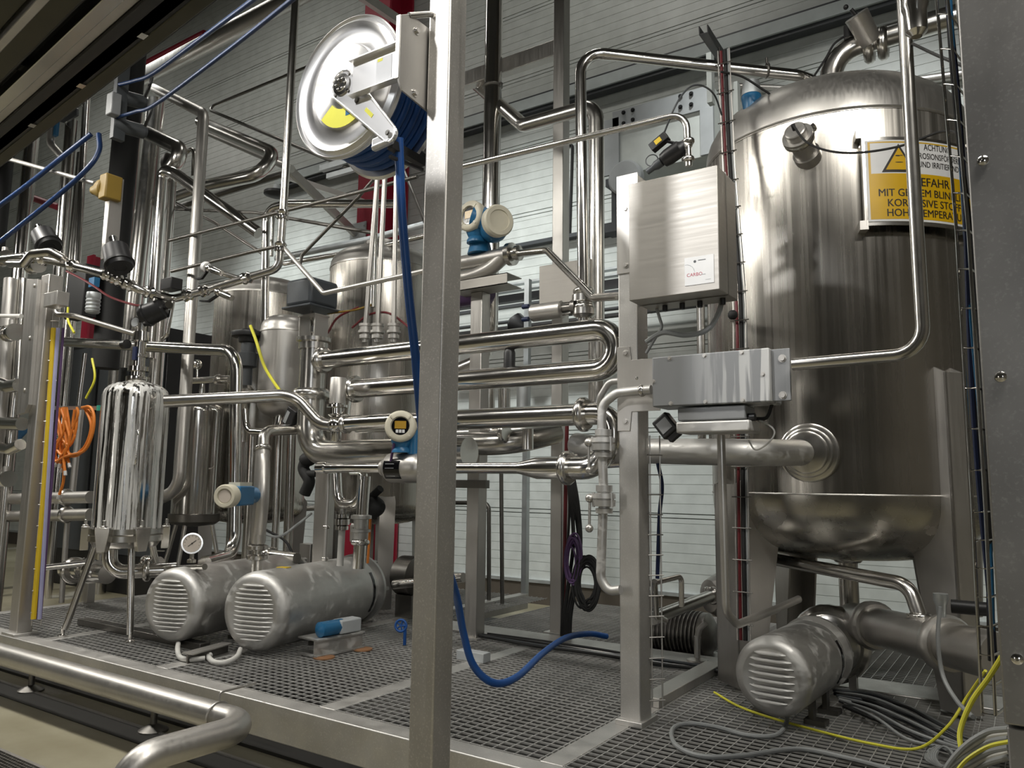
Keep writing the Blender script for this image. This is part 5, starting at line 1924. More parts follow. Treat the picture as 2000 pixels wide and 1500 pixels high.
o = tag(MB().obox(q, XV * 0.07, YV * 0.05, ZV * 0.045).build('sensor_block', 'black_plastic', bevel=0.006), 'small black sensor block above the manifold pipe dip', 'sensor')
o = pipe('sample_tube', 'short thin drop tube below the black sensor block', 'pipe', [A(338, 588, y=3.38), A(334, 610, y=3.38), A(326, 655, y=3.38), A(318, 662, y=3.38)], None, 4, 'polished_steel', 2)
q = A(333, 618, y=3.38)
for (u, v, tip, lab) in ((405, 523, (385, 545), 'small ball tap with a pale cap on the manifold branch'), (425, 570, (392, 588), 'small ball tap with black lever hanging from the manifold rise')):
    q = A(u, v, y=3.6)
    o = thing('ball_tap', lab, 'tap', q)
    m = MB()
    m.lathe(q, XV * 0.9 - ZV * 0.35, [(0, 0.03), (0.03, 0.03), (0.04, 0.022), (0.1, 0.03), (0.2, 0.022)], 16)
    m.build('body', 'polished_steel', o)
    m = MB()
    t_ = A(tip[0], tip[1], y=3.58)
    m.bar(q - ZV * 0.03, (q + t_) / 2 - ZV * 0.04, 0.025, 0.012)
    m.bar((q + t_) / 2 - ZV * 0.04, t_, 0.028, 0.012)
    m.build('lever', 'black_plastic', o)
    if u == 405:
        m = MB()
        d_ = (XV * -0.9 + ZV * 0.35).normalized()
        m.lathe(q, d_, [(0, 0.04), (0.03, 0.045), (0.035, 0.04)], 18)
        m.build('cap', 'sign_white', o)
o = pipe('process_pipe', 'thin branch tube joining the pale capped tap to the manifold', 'pipe', [A(412, 527, y=3.6), A(470, 545, y=3.7)], None, 5, 'pipe_steel')

# thin bent tube from the bracket on the cable post
o = pipe('sample_tube', 'thin tube from the post bracket sloping down to the filter head', 'pipe', [A(108, 602, y=LY + 0.05), A(110, 614, y=LY + 0.05), A(145, 617, y=LY + 0.1), A(262, 652, y=HY - 0.02)], None, 5, 'satin_steel', 1.5)

# level pipe turning down behind the second filter
o = pipe('process_pipe', 'level pipe behind the filter head turning down to the louvred motor', 'pipe', [A(128, 668, y=4.25), A(462, 686, y=4.1), A(458, 1085, y=4.1), A(400, 1100, y=3.6)], None, 12, 'polished_steel', 3.0, ref=1)
o = pipe('process_pipe', 'bare upright pipe with a crook at its top and a hook at its foot', 'pipe', [A(300, 172, y=5.4), A(398, 222, y=4.55), A(350, 955, y=4.3), A(310, 975, y=4.3)], None, 10.5, 'satin_steel', 2.4, ref=1)
o = pipe('process_pipe', 'tall olive tinted pipe behind the bare upright pipe', 'pipe', [A(332, 345, y=4.8), A(302, 760, y=4.8)], None, 13, 'pipe_steel')
o = pipe('process_pipe', 'tall pipe bending over at the top and slanting to the rear tank', 'pipe', [A(292, 700, y=4.6), A(318, 330, y=4.6), A(340, 338, y=4.6), A(505, 455, y=5.0)], None, 11.5, 'polished_steel', 1.6, ref=1)
o = pipe('process_pipe', 'thick pale upright pipe beside the black insulated pipe', 'pipe', [A(306, 195, y=5.4), A(250, 720, y=5.4)], None, 17, 'pipe_steel', ref=1)
o = pipe('process_pipe', 'dim upright pipe tucked between the black pipe and the pale upright pipe', 'pipe', [A(268, 220, y=5.6), A(222, 780, y=5.6), Vector((A(222, 780, y=5.6).x, 5.6, 0.0))], None, 13, 'pipe_steel', ref=1)
o = pipe('insulated_pipe', 'black insulated pipe standing behind the hanging hose boom', 'pipe', [A(268, 20, y=4.7), A(205, 720, y=4.7)], None, 25, 'black_rubber', ref=1)
o = pipe('insulated_pipe', 'black insulated pipe at the far end of the pipe jungle', 'pipe', [A(20, 250, y=4.3), A(-6, 500, y=4.3)], None, 12, 'black_rubber')
o = pipe('process_pipe', 'dark elbow pipe below the second swing arm', 'pipe', [A(262, 248, y=5.0), A(362, 295, y=4.7), A(322, 345, y=4.75)], None, 13, 'pipe_steel', 1.8)
q = A(345, 322, y=5.2)
o = tag(MB().lathe(q, -YV, [(0, 0.1), (0.15, 0.1), (0.16, 0.085)], 28).build('pipe_cap', 'dark_steel'), 'round blank pipe end peeping out behind the bare upright pipe', 'pipe cap')
o = pipe('process_pipe', 'small crook pipe next to the bare upright pipe top', 'pipe', [A(362, 300, y=5), A(380, 288, y=5), A(378, 345, y=5)], None, 4.5, 'pipe_steel', 2)

# distant pipes at the far end
for (path, y, rpx, mat, lab) in (
    ([(64, 250), (38, 520)], 4.6, 13, 'polished_steel', 'tallest bright pipe at the far end of the manifold'),
    ([(52, 380), (42, 520)], 4.9, 12, 'pipe_steel', 'dull pipe close beside the tallest bright pipe at the far end'),
    ([(140, 235), (112, 560)], 4.0, 11, 'polished_steel', 'bright upright pipe behind the first black actuator'),
    ([(172, 150), (150, 520)], 5.0, 7, 'polished_steel', 'slender bright pipe beside the black insulated pipe'),
    ([(160, 300), (140, 520)], 5.3, 9, 'pipe_steel', 'dull slender pipe in front of the red hall steelwork'),
    ([(104, 230), (98, 280), (120, 305), (135, 310)], 4.0, 7, 'satin_steel', 'pale hooked pipe near the small blue handle'),
    ([(22, 545), (8, 740)], 3.6, 13, 'satin_steel', 'stout upright pipe beside the cable post plate'),
    ([(46, 545), (34, 740)], 3.7, 10, 'pipe_steel', 'slim upright pipe hidden by the cable post plate'),
    ([(-20, 742), (18, 755), (38, 752)], 3.5, 13, 'polished_steel', 'bright elbow pipe just beside the cable post plate'),
    ([(8, 720), (14, 830)], 3.8, 11, 'pipe_steel', 'dull upright pipe below the bright elbow'),
    ([(30, 680), (20, 820)], 3.9, 9, 'satin_steel', 'pale upright pipe below the bright elbow'),
    ([(-20, 826), (44, 828)], 3.5, 13, 'polished_steel', 'level pipe stub reaching the cable post at coil height'),
    ([(-20, 870), (20, 878), (40, 868)], 3.6, 11, 'polished_steel', 'curved pipe stub under the level stub by the cable post'),
    ([(-10, 650), (40, 645)], 3.4, 12, 'polished_steel', 'thick level pipe stub with unions high beside the post plate'),
    ([(0, 617), (42, 617)], 3.4, 4, 'cable_white', 'thin pale rod above the thick level stub'),
):
    P = pts_of(path, y)
    if 'upright' in lab or 'tallest' in lab or 'slender' in lab:
        P.append(Vector((P[-1].x, P[-1].y, 0.0)))
    pipe('process_pipe', lab, 'pipe', P, None, rpx, mat, 1.6, ref=min(1, len(path) - 1))
for (u, v, r_, lab) in ((22, 650, 17, 'round valve body on the thick level stub'), (8, 505, 15, 'lumpy stainless valve at the manifold end'), (68, 520, 15, 'lumpy stainless valve over the cable post'), (10, 935, 16, 'round flange body below the fat blue hose')):
    q = A(u, v, y=3.35)
    rr = mpx(q, r_)
    o = thing('ball_valve', lab, 'valve', q - ZV * rr)
    m = MB()
    m.ball(q, rr * 0.85, 18)
    m.lathe(q - XV * rr, XV, [(0, rr * 0.6), (0.01, rr), (rr * 0.4, rr), (rr * 0.45, rr * 0.6), (rr * 1.6, rr * 0.6), (rr * 1.65, rr), (rr * 2, rr), (rr * 2, rr * 0.4)], 18)
    m.build('body', 'polished_steel', o)
    m = MB()
    m.cyl(q + ZV * rr * 0.6, q + ZV * rr * 1.5, rr * 0.35, n=12)
    m.build('stem', 'satin_steel', o)
q = A(72, 693, y=LY + 0.06)
m = MB()
m.cyl(q, Vector((LX - 0.13, q.y, q.z)), 0.008, n=8)
o = thing('hand_valve', 'small black ball ended valve lever next to the post plate', 'valve', q)
m.build('rod', 'satin_steel', o)
MB().ball(q, 0.028, 14).build('ball', 'black_plastic', o)
q = A(108, 252, y=4.02)
o = tag(MB().obox(q, XV * 0.05, YV * 0.02, ZV * 0.09).build('isolating_valve', 'enamel_blue', bevel=0.004), 'small blue valve grip up beside the pale hooked pipe', 'valve')

# red hall steelwork at the far end, behind the shade block
m = MB()
q = A(190, 480, y=6.6)
m.box((q.x - 0.1, 6.5, 0), (q.x + 0.1, 6.54, 5.2))
m.box((q.x - 0.1, 6.74, 0), (q.x + 0.1, 6.78, 5.2))
m.box((q.x - 0.012, 6.54, 0), (q.x + 0.012, 6.74, 5.2))
struct('column', m, 'red_paint')
o = pipe('process_pipe', 'dark red pipe running level behind the blue air hoses at the far end', 'pipe', [A(40, 378, y=5.5), A(115, 405, y=5.2)], None, 6, 'red_paint')
o = pipe('process_pipe', 'dark red pipe slanting across the back wall above the overhead pipe', 'pipe', [A(255, 140, y=8.42), A(400, 65, y=8.42)], None, 6, 'red_paint')
# dark block added for the shaded clutter behind the filter, then a black box
c0, c1 = A(112, 1000, y=5.75), A(332, 640, y=5.75)
o = thing('shade_block', 'dark block added for the shaded clutter behind the filter housing', 'shade block', (c0.x, 6.0, 0))
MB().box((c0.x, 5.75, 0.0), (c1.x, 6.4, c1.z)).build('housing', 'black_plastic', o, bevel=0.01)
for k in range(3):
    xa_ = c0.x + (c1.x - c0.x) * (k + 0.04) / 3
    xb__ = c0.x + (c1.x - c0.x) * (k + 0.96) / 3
    MB().box((xa_, 5.735, 0.5), (xb__, 5.748, c1.z - 0.1)).build('door', 'dark_grey', o)  # dark face panels of the added shade block
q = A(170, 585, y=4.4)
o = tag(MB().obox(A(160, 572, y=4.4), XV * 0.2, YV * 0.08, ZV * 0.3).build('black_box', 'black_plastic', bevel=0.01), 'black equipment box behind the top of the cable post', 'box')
q = A(182, 590, y=4.2)
o = thing('ribbed_canister', 'small grey ribbed canister in front of the black equipment box', 'canister', q - ZV * 0.1)
m = MB()
m.lathe(q - ZV * 0.12, ZV, [(0, 0.06), (0.02, 0.075)] + [(0.03 + 0.02 * k, 0.075 if k % 2 else 0.065) for k in range(8)] + [(0.22, 0.07)], 20)
m.build('body', 'galvanised', o)
m = MB()
q2 = A(184, 552, y=4.2)
m.obox(q2, XV * 0.055, YV * 0.03, ZV * 0.05)
m.build('cap', 'enamel_blue', o)
for (pts, mat, lab) in (([(130, 530), (160, 545), (185, 560), (215, 580), (260, 595), (290, 598)], 'red_cable', 'thin dark red cable sagging across the black insulated pipe'),
                        ([(133, 600), (133, 625), (145, 650)], 'lemon', 'short yellow cable end behind the cable post'),
                        ([(180, 700), (185, 740), (168, 778)], 'lemon', 'short yellow cable hanging behind the filter housing')):
    cable('signal_cable', lab, 'cable', pts, 3.9, 2.2, mat)
o = pipe('process_pipe', 'thin upright rod with collar in the dark gap beside the filter housing', 'pipe', [A(166, 690, y=4.4), A(152, 800, y=4.4)], None, 4, 'polished_steel')
o = pipe('process_pipe', 'upright tube behind the orange cables', 'pipe', [A(158, 800, y=4.2), A(140, 975, y=4.2)], None, 6, 'satin_steel')
o = pipe('process_pipe', 'short upright tube below the pale level pipes', 'pipe', [A(132, 1008, y=3.78), Vector((A(127, 1095, y=3.78).x, 3.78, ZP))], None, 5, 'satin_steel')
q = A(165, 1150, y=3.9)
o = tag(MB().box((q.x - 0.04, 3.9, ZP), (q.x + 0.06, 3.97, A(165, 1138, y=3.9).z)).build('floor_bracket', 'satin_steel', bevel=0.003), 'short steel bracket on the floor grating behind the tripod', 'bracket')
o = tag(MB().box((LX - 0.1, 3.3, ZP + 0.004), (-4.7, 3.38, ZP + 0.05)).build('cable_channel', 'dark_steel', bevel=0.003), 'dark flat cable channel lying behind the tripod legs', 'cable channel')

# ---------------------------------------------------------------- coloured cables on the post and the orange coil
o = thing('wire_cable_tray', 'wire ladder tray strapped to the cable post side', 'cable tray', (LX + 0.04, LY + 0.05, ZP))
ty = LY + 0.05
tl, bl_ = A(104, 612, y=ty), A(62, 1222, y=ty)
tr_, br_ = A(124, 612, y=ty + 0.06), A(80, 1222, y=ty + 0.06)
for a_, b_ in ((tl, bl_), (tr_, br_)):
    m = MB()
    m.cyl(a_, b_, 0.004, n=6)
    m.build('rail', 'satin_steel', o)
m = MB()
for k in range(15):
    t = (k + 0.4) / 15
    m.cyl(tl + (bl_ - tl) * t - YV * 0.015, tr_ + (br_ - tr_) * t - YV * 0.015, 0.004, n=6)
m.build_each('rung', 'satin_steel', o)
for (du, w_, mat, lab, j) in ((0.12, 4.6, 'yellow', 'thick yellow cable in the tray on the cable post', 0.0), (0.42, 2.8, 'red_cable', 'dark red cable in the tray on the cable post', 0.1), (0.66, 4.2, 'lilac', 'lilac grey cable in the tray on the cable post', 0.2), (0.98, 2.6, 'purple', 'purple cable at the outer edge of the post tray', 0.05)):
    P = []
    for k in range(9):
        t = 0.05 + 0.93 * k / 8
        q = tl.lerp(bl_, t).lerp(tr_.lerp(br_, t), du + 0.12 * math.sin(3.1 * t + j * 20))
        P.append(q)
    rr = mpx(P[0], w_)
    cable('cable', lab, 'cable', P, None, 0, mat, r=rr)
bar0, bar1 = A(108, 797, y=3.15), A(192, 797, y=3.15)
m = MB()
m.bar(bar0, bar1, 0.02, 0.03)
o = thing('hanging_rail', 'short flat steel rail holding the orange cables', 'rail', bar0)
m.build('bar', 'satin_steel', o)
MB().obox(bar1 + XV * 0.01, XV * 0.014, YV * 0.012, ZV * 0.02).build('end_cap', 'mint', o)
ocs = [
    [(128, 795), (126, 840), (112, 870), (108, 900), (125, 893), (140, 888), (165, 880), (180, 850), (184, 815), (176, 795), (160, 796)],
    [(122, 796), (128, 850), (134, 885), (150, 890), (172, 868), (182, 830), (180, 800), (166, 796)],
    [(112, 810), (118, 850), (108, 868), (110, 895), (128, 900), (133, 870), (130, 830), (124, 796)],
    [(130, 796), (136, 840), (130, 880), (128, 898), (122, 914)],
    [(118, 796), (114, 840), (124, 870), (120, 890), (112, 904)],
    [(150, 796), (152, 810), (140, 845), (134, 870), (125, 895), (127, 920)],
    [(152, 798), (148, 840), (138, 868), (124, 860), (118, 830), (112, 815)],
    [(165, 796), (178, 830), (168, 868), (148, 888), (132, 886), (135, 905)],
    [(126, 796), (122, 850), (118, 880), (125, 900), (124, 940), (116, 966)],
    [(170, 797), (183, 825), (175, 860), (150, 886), (128, 893), (116, 884)],
    [(120, 800), (130, 830), (136, 862), (122, 888), (112, 880)],
    [(146, 800), (142, 830), (146, 850), (138, 868), (126, 880), (118, 905)],
]
o = thing('orange_cable_coil', 'bundle of orange cables looped over the short flat rail beside the filter housing', 'cable coil', A(140, 860, y=3.12))
for k, P in enumerate(ocs):
    y_ = 3.09 + 0.008 * (k % 5)
    pts = pts_of(P, y_)
    rr = mpx(pts[0], 2.6)
    c_ = MB().wire(pts, rr, 7, 7).build('cable', 'orange', o)
    if k in (3, 4, 5, 7, 8, 11):
        d = (pts[-1] - pts[-2]).normalized()
        m = MB()
        m.cyl(pts[-1], pts[-1] + d * 0.035, rr * 1.25, n=8)
        m.build('ferrule', 'sign_white', c_)

# ---------------------------------------------------------------- overhead conveyor and hose boom
zc_ = 3.1
p0_, p1_ = A(0, 300, z=zc_), A(373, 0, z=zc_)
cdv = (p1_ - p0_).normalized()
csd = cdv.cross(ZV).normalized()
o = thing('overhead_conveyor', 'dark overhead conveyor frame slanting across above the manifold', 'conveyor', (p0_ + p1_) / 2)


def rail(u, v, wd, h, mat, name='rail', dz=0.0, ext=(3.0, 2.5), stop=None):
    q = A(u, v, z=zc_ + dz)
    a_ = q - cdv * ext[0]
    b_ = q + cdv * ext[1]
    if stop:
        b_ = q + cdv * stop
    m = MB()
    m.bar(a_, b_, wd, h)
    return m.build(name, mat, o, bevel=0.004)


rail(100, 222, 0.05, 0.07, 'beam_olive')
rail(100, 205, 0.10, 0.10, 'black_plastic', 'side_beam', 0.02)
rail(100, 184, 0.04, 0.06, 'beam_olive')
rail(100, 168, 0.09, 0.1, 'black_plastic', 'side_beam', 0.02)
rail(100, 128, 0.055, 0.035, 'satin_steel', 'guide_rail', 0.0, (3.5, 0.9))
rail(100, 102, 0.05, 0.05, 'pipe_steel', 'guide_rail', 0.0, (3.5, 0.75))
rail(88, 62, 0.42, 0.02, 'grey_enamel', 'cover_sheet', 0.08, (3.5, 3))
rail(55, 50, 0.09, 0.08, 'beam_olive', 'rail', 0.0, (3.5, 3))
rail(30, 48, 0.03, 0.05, 'satin_steel', 'guide_rail', -0.02, (3.5, 3))
rail(10, 30, 0.25, 0.1, 'black_plastic', 'side_beam', 0.05, (3.5, 3))
rail(-10, 10, 0.1, 0.05, 'beam_olive', 'rail', 0.0, (3.5, 3))
m = MB()
for k in range(7):
    q = A(160 + 0, 150, z=zc_) + cdv * (-2.2 + 0.55 * k)
    m = MB()
    m.obox(q - ZV * 0.02, cdv * 0.02, csd * 0.012, ZV * 0.02)
    m.build('bolt', 'polished_steel', o)
for k in range(3):
    q = A(112, 45, z=zc_ + 0.06) + cdv * (-1.2 + 0.8 * k)
    m = MB()
    m.cyl(q, q - ZV * 0.03, 0.05, 0.03, 14)
    m.build('knob', 'black_plastic', o)
# flat lug under the conveyor
m = MB()
m.prism([A(u, v, y=3.9) for u, v in ((98, 232), (100, 222), (140, 200), (150, 212), (150, 225), (125, 240))], (0, 0.02, 0))
m.build('lug', 'dark_grey', o)

BYh = 3.2
bt, bb = A(213, 110, y=BYh), A(218, 345, y=BYh)
o = thing('hose_boom', 'grey hanging hose boom with a yellow end block and two swing arms', 'boom', bb)
wb_ = mpx(bb, 8)
MB().box((bb.x - wb_ * 0.9, BYh - 0.02, bb.z), (bb.x + wb_ * 0.9, BYh + 0.09, zc_ + 0.15)).build('bar', 'satin_steel', o, bevel=0.003)
MB().box((bb.x - wb_ * 2.6, BYh + 0.0, A(215, 270, y=BYh).z), (bb.x - wb_ * 0.9, BYh + 0.1, A(215, 120, y=BYh).z)).build('side_bracket', 'dark_grey', o, bevel=0.004)
m = MB()
q = A(216, 368, y=BYh - 0.01)
m.obox(q, XV * mpx(q, 13), YV * 0.07, ZV * mpx(q, 25))
m.lathe(q - XV * mpx(q, 10), -XV - YV * 0.1 + ZV * 0.12, [(0, 0.09), (0.06, 0.085), (0.16, 0.04), (0.2, 0.035)], 18)
m.build('end_block', 'ochre', o, bevel=0.012)
for v in (205, 262):
    m = MB()
    q = A(222, v - 20, y=BYh + 0.02)
    e = A(282, v - 4, y=BYh + 0.25)
    m.cyl(q, e, mpx(q, 14), n=22)
    m.cyl(e, e + (e - q) * 0.08, mpx(q, 10), n=16)
    m.build('swing_arm', 'dark_grey', o)
q = A(222, 205, y=BYh - 0.03)
MB().obox(q, XV * mpx(q, 11), YV * 0.04, ZV * mpx(q, 22)).build('clamp_block', 'grey_enamel', o, bevel=0.008)
for v0_ in (150, 207):
    m = MB()
    m.sweep(smooth([A(297, v0_, y=BYh + 0.1), A(292, v0_ + 18, y=BYh + 0.1), A(284, v0_ + 38, y=BYh + 0.15)]), 0.014, 8)
    m.build('hose_hook', 'black_plastic', o)
o = pipe('operating_rod', 'thin steel rod sloping across to the yellow end block of the hose boom', 'rod', [A(-10, 303, y=3.0), A(185, 358, y=BYh)], None, 4, 'satin_steel')
for (pts, lab) in (([(505, -8, 2.7), (400, 70, 2.9), (300, 143, 3.15), (262, 158, 3.2), (230, 166, 3.22)], 'upper blue air hose climbing from the hose boom'),
                   ([(580, -8, 2.7), (450, 95, 2.9), (305, 203, 3.15), (265, 218, 3.2), (230, 229, 3.22)], 'second blue air hose climbing from the lower swing arm'),
                   ([(178, 262, 3.2), (120, 308, 3.1), (60, 356, 3.05), (-10, 408, 3.0)], 'upper blue air hose sloping down from the boom toward the far end'),
                   ([(193, 262, 3.22), (193, 295, 3.2), (170, 330, 3.15), (110, 384, 3.1), (-10, 480, 3.0)], 'lower blue air hose curving down from the boom toward the far end')):
    cable('air_hose', lab, 'hose', pts, None, 5, 'hose_navy', 'blue air hoses at the boom', n=10)

# ---------------------------------------------------------------- overhead pipes, rods and struts
for (path, rpx, mat, bend, lab) in (
    ([(238, 172, 5.6), (700, -70, 5.6)], 15, 'satin_steel', 1, 'thick pale overhead pipe sloping up past the air hoses'),
    ([(392, 238, 6.2), (588, 322, 5.6), (400, 364, 5.6), (285, 405, 5.6)], 11, 'pipe_steel', 1.6, 'dull overhead pipe doubling back above the rear tanks'),
    ([(398, 256, 6.4), (570, 330, 6.0)], 6, 'satin_steel', 1, 'thinner dull pipe under the doubling overhead pipe'),
    ([(285, 425, 6.0), (560, 338, 6.0)], 6, 'dark_steel', 1, 'dark thin pipe below the doubling overhead pipe'),
    ([(600, 130, 5.8), (402, 212, 5.8), (690, 332, 5.2)], 3.2, 'dark_steel', 1.5, 'thin bent rod below the thick overhead pipe'),
    ([(325, 408, 5.0), (500, 415, 4.9), (730, 455, 4.8)], 3, 'dark_steel', 1.5, 'thin stay rod running level above the first rear tank'),
    ([(330, 470, 4.4), (400, 452, 4.4), (690, 378, 4.4), (815, 345, 4.4)], 3, 'dark_steel', 1, 'thin stay rod crossing high before the doubling pipe'),
    ([(585, 520, 4.6), (590, 498, 4.6), (700, 385, 4.6), (738, 340, 4.6)], 3.2, 'dark_steel', 1.5, 'thin diagonal stay rod above the slim vessel'),
    ([(330, 390, 5.0), (420, 435, 5.0), (520, 500, 5.0)], 3, 'dark_steel', 1, 'thin diagonal rod before the wall beside the slanting pipe'),
    ([(335, 530, 4.3), (490, 492, 4.3), (555, 478, 4.3)], 3.2, 'dark_steel', 1, 'thin level rod above the pale capped tap'),
    ([(555, 485, 3.86), (632, 573, 3.86), (840, 527, 3.86)], 4.5, 'satin_steel', 2, 'thin V bent tube over the grey actuator valve'),
    ([(516, 690, 4.6), (520, 408, 4.6), (560, 398, 4.6), (782, 398, 4.9)], 8, 'polished_steel', 2.5, 'polished pipe rising before the first rear tank and bending level'),
    ([(530, 500, 4.7), (533, 420, 4.7)], 4, 'pipe_steel', 1, 'slim pipe beside the bend above the first rear tank'),
    ([(555, 515, 5.2), (700, 490, 5.2), (870, 452, 5.2)], 4.5, 'pipe_steel', 1, 'level tube crossing behind the second rear tank head'),
    ([(540, 505, 6.0), (720, 468, 6.0), (880, 425, 6.0)], 6, 'galvanised', 1, 'galvanised level rail crossing before the red column'),
    ([(790, 335, 5.5), (830, 435, 5.2)], 3, 'dark_steel', 1, 'short stay rod beside the hanging blue hose'),
    ([(1085, 290, 8.43), (1118, 282, 8.43), (1112, 460, 8.43)], 2.5, 'black_rubber', 1, 'thin dark line dropping behind the slim rear post'),
    ([(1430, 170, 8.38), (1640, 180, 8.38), (1880, 145, 8.38)], 8, 'satin_steel', 1, 'dull far pipe behind the large tank head'),
    ([(1260, 585, 8.38), (1390, 560, 8.38)], 9, 'black_plastic', 1, 'black level pipe behind the sheet steel cabinet'),
):
    pipe('overhead_pipe' if rpx > 5 else 'stay_rod', lab, 'pipe' if rpx > 4.2 else 'rod', path, None, rpx, mat, bend)
m = MB()
s0_, s1_ = A(566, 332, y=6.6), A(694, 456, y=7.84)
m.bar(s0_, s1_, 0.06, mpx(s0_, 17))
o = thing('steel_strut', 'square steel strut slanting from the doubling pipe to the red column', 'strut', s1_)
m.build('bar', 'satin_steel', o, bevel=0.004)
m = MB()
q = A(690, 455, y=7.74)
m.obox(q + YV * 0.1, XV * 0.16, YV * 0.01, ZV * 0.18)
for sx_ in (-0.12, 0.12):
    for sz_ in (-0.13, 0.13):
        bolt(m, q + XV * sx_ + ZV * sz_ + YV * 0.09, -YV, 0.02, 0.015)
m.build('bolt_plate', 'galvanised', o)
m = MB()
s2_, s3_ = A(560, 345, y=6.9), A(710, 395, y=7.84)
m.bar(s2_, s3_, 0.06, mpx(s2_, 11))
tag(m.build('steel_strut', 'satin_steel'), 'second flatter steel strut meeting the red column', 'strut')
m = MB()
m.bar(A(690, -20, y=4.5), A(790, 48, y=5.2), 0.05, 0.09)
tag(m.build('steel_strut', 'satin_steel'), 'steel strut passing in front of the red column top behind the reel', 'strut')
m = MB()
m.bar(A(628, 330, y=5.2), A(690, 312, y=5.2), 0.06, 0.06)
m.bar(A(640, 345, y=5.2), A(800, 300, y=5.2), 0.04, 0.05)
tag(m.build('strut_rail', 'galvanised'), 'galvanised strut rail just under the hose reel drum', 'rail')

# three thin tubes with clamp valves before the second rear tank
for (u0, u1, lab) in ((738, 713, 'first small clamp valve from the grey actuator on its thin upright tube'), (752, 737, 'middle small clamp valve of the three on thin upright tubes'), (774, 769, 'small clamp valve on the thin tube nearest the blue hose')):
    y_ = 4.25
    vv = 648
    c = A(u1, vv, y=y_)
    r_ = mpx(c, 5)
    o = thing('clamp_valve', lab, 'valve', c - ZV * 0.08)
    q = A(u0, 335, y=y_)
    m = MB()
    m.sweep([c, q], r_, 10)
    m.build('tube', 'satin_steel', o)
    m = MB()
    s = mpx(c, 11)
    m.lathe(c, ZV, [(-1.9 * s, s * 0.5), (-1.3 * s, s * 0.5), (-1.25 * s, s * 1.0), (-0.6 * s, s * 1.0), (-0.55 * s, s * 0.75), (-0.3 * s, s * 0.75), (-0.25 * s, s * 1.25), (0.2 * s, s * 1.25), (0.25 * s, s * 1.0), (0.9 * s, s * 1.0), (0.95 * s, s * 1.15), (1.4 * s, s * 1.15), (1.45 * s, s * 0.6)], 20)
    m.build('body', 'satin_steel', o)
o = pipe('process_pipe', 'dull upright tube running down from the red column past the middle clamp valve', 'pipe', [A(736, 340, y=4.6), A(728, 600, y=4.6)], None, 5, 'pipe_steel')
for (pts, mat, lab) in (([(688, 640), (720, 615), (760, 612), (800, 640)], 'red_cable', 'red cable arching over the three clamp valves'),
                        ([(640, 612), (690, 606), (725, 596)], 'ochre', 'dull yellow cable behind the three clamp valves'),
                        ([(640, 650), (660, 620), (700, 600)], 'red_cable', 'dark red cable looping beside the control valve yoke')):
    cable('signal_cable', lab, 'cable', pts, 4.29, 2.2, mat)

# diaphragm valve with black disc top before the first rear tank
q = A(487, 652, y=4.55)
o = thing('diaphragm_valve', 'black disc topped diaphragm valve in front of the first rear tank', 'valve', q - ZV * 0.5)
s = mpx(q, 34)
m = MB()
m.lathe(q, ZV, [(-s * 0.55, s * 0.45), (-s * 0.5, s * 0.55), (-s * 0.25, s * 0.6), (-s * 0.2, s * 0.95), (0, s), (s * 0.06, s * 0.98), (s * 0.1, s * 0.5), (s * 0.25, s * 0.4)], 32)
m.build('disc', 'black_plastic', o)
m = MB()
m.lathe(q, -ZV, [(s * 0.5, s * 0.42), (s * 1.1, s * 0.42), (s * 1.15, s * 0.55), (s * 1.9, s * 0.5), (s * 2.0, s * 0.3), (s * 3.0, s * 0.3)], 20)
m.build('yoke', 'dark_grey', o)
m = MB()
m.lathe(q - ZV * s * 3.0, -ZV, [(0, s * 0.35), (s * 0.2, s * 0.5), (s * 0.5, s * 0.3), (s * 3.2, s * 0.3)], 20)
m.build('body', 'pipe_steel', o)
cable('signal_cable', 'bright yellow cable hanging from the black disc valve', 'cable', [A(489, 636, y=4.2), A(500, 665, y=4.2), A(515, 712, y=4.2), A(532, 742, y=4.2), A(546, 762, y=4.2)], None, 3, 'lemon')
q = A(540, 378, y=5.2)
o = thing('diaphragm_valve', 'black disc valve with pale knob high above the first rear tank', 'valve', q)
m = MB()
s = mpx(q, 24)
m.lathe(q, ZV, [(-s * 0.3, s * 0.5), (-s * 0.1, s), (s * 0.1, s), (s * 0.2, s * 0.5)], 28)
m.build('disc', 'black_plastic', o)
MB().lathe(q + ZV * s * 0.2, ZV, [(0, s * 0.28), (s * 0.5, s * 0.28)], 14).build('knob', 'light_grey', o)
q = A(569, 815, y=4.1)
o = thing('proximity_switch', 'small black switch box tilted under the slim hanging vessel', 'switch', q)
ex = (XV * 0.5 + ZV * 0.86).normalized()
m = MB()
m.obox(q, ex * 0.075, YV * 0.03, ex.cross(YV) * 0.055)
m.build('housing', 'black_plastic', o, bevel=0.008)
m = MB()
m.obox(q - ex.cross(YV) * -0.02 - YV * 0.031 - ex * 0.01, ex * 0.05, YV * 0.001, ex.cross(YV) * 0.018)
m.build('label_strip', 'galvanised', o)
o = pipe('process_pipe', 'curved pipe loop hanging beneath the slim vessel', 'pipe', [A(478, 800, y=4.5), A(482, 842, y=4.5), A(540, 846, y=4.5), A(545, 815, y=4.6)], None, 7, 'polished_steel', 2.5)
for (u0, v0, u1, v1, rpx, y_, lab) in ((495, 845, 488, 1000, 11, 4.6, 'upright pipe below the black disc valve'), (569, 845, 560, 1130, 9, 4.7, 'upright pipe beside the skid post under the slim vessel'), (545, 845, 540, 1000, 7, 5.0, 'thinner upright pipe under the slim vessel'), (466, 690, 449, 1080, 8, 4.8, 'dim upright pipe close behind the turning level pipe')):
    pipe('process_pipe', lab, 'pipe', [A(u0, v0, y=y_), A(u1, v1, y=y_), Vector((A(u1, v1, y=y_).x, y_, ZP))], None, rpx, 'pipe_steel')
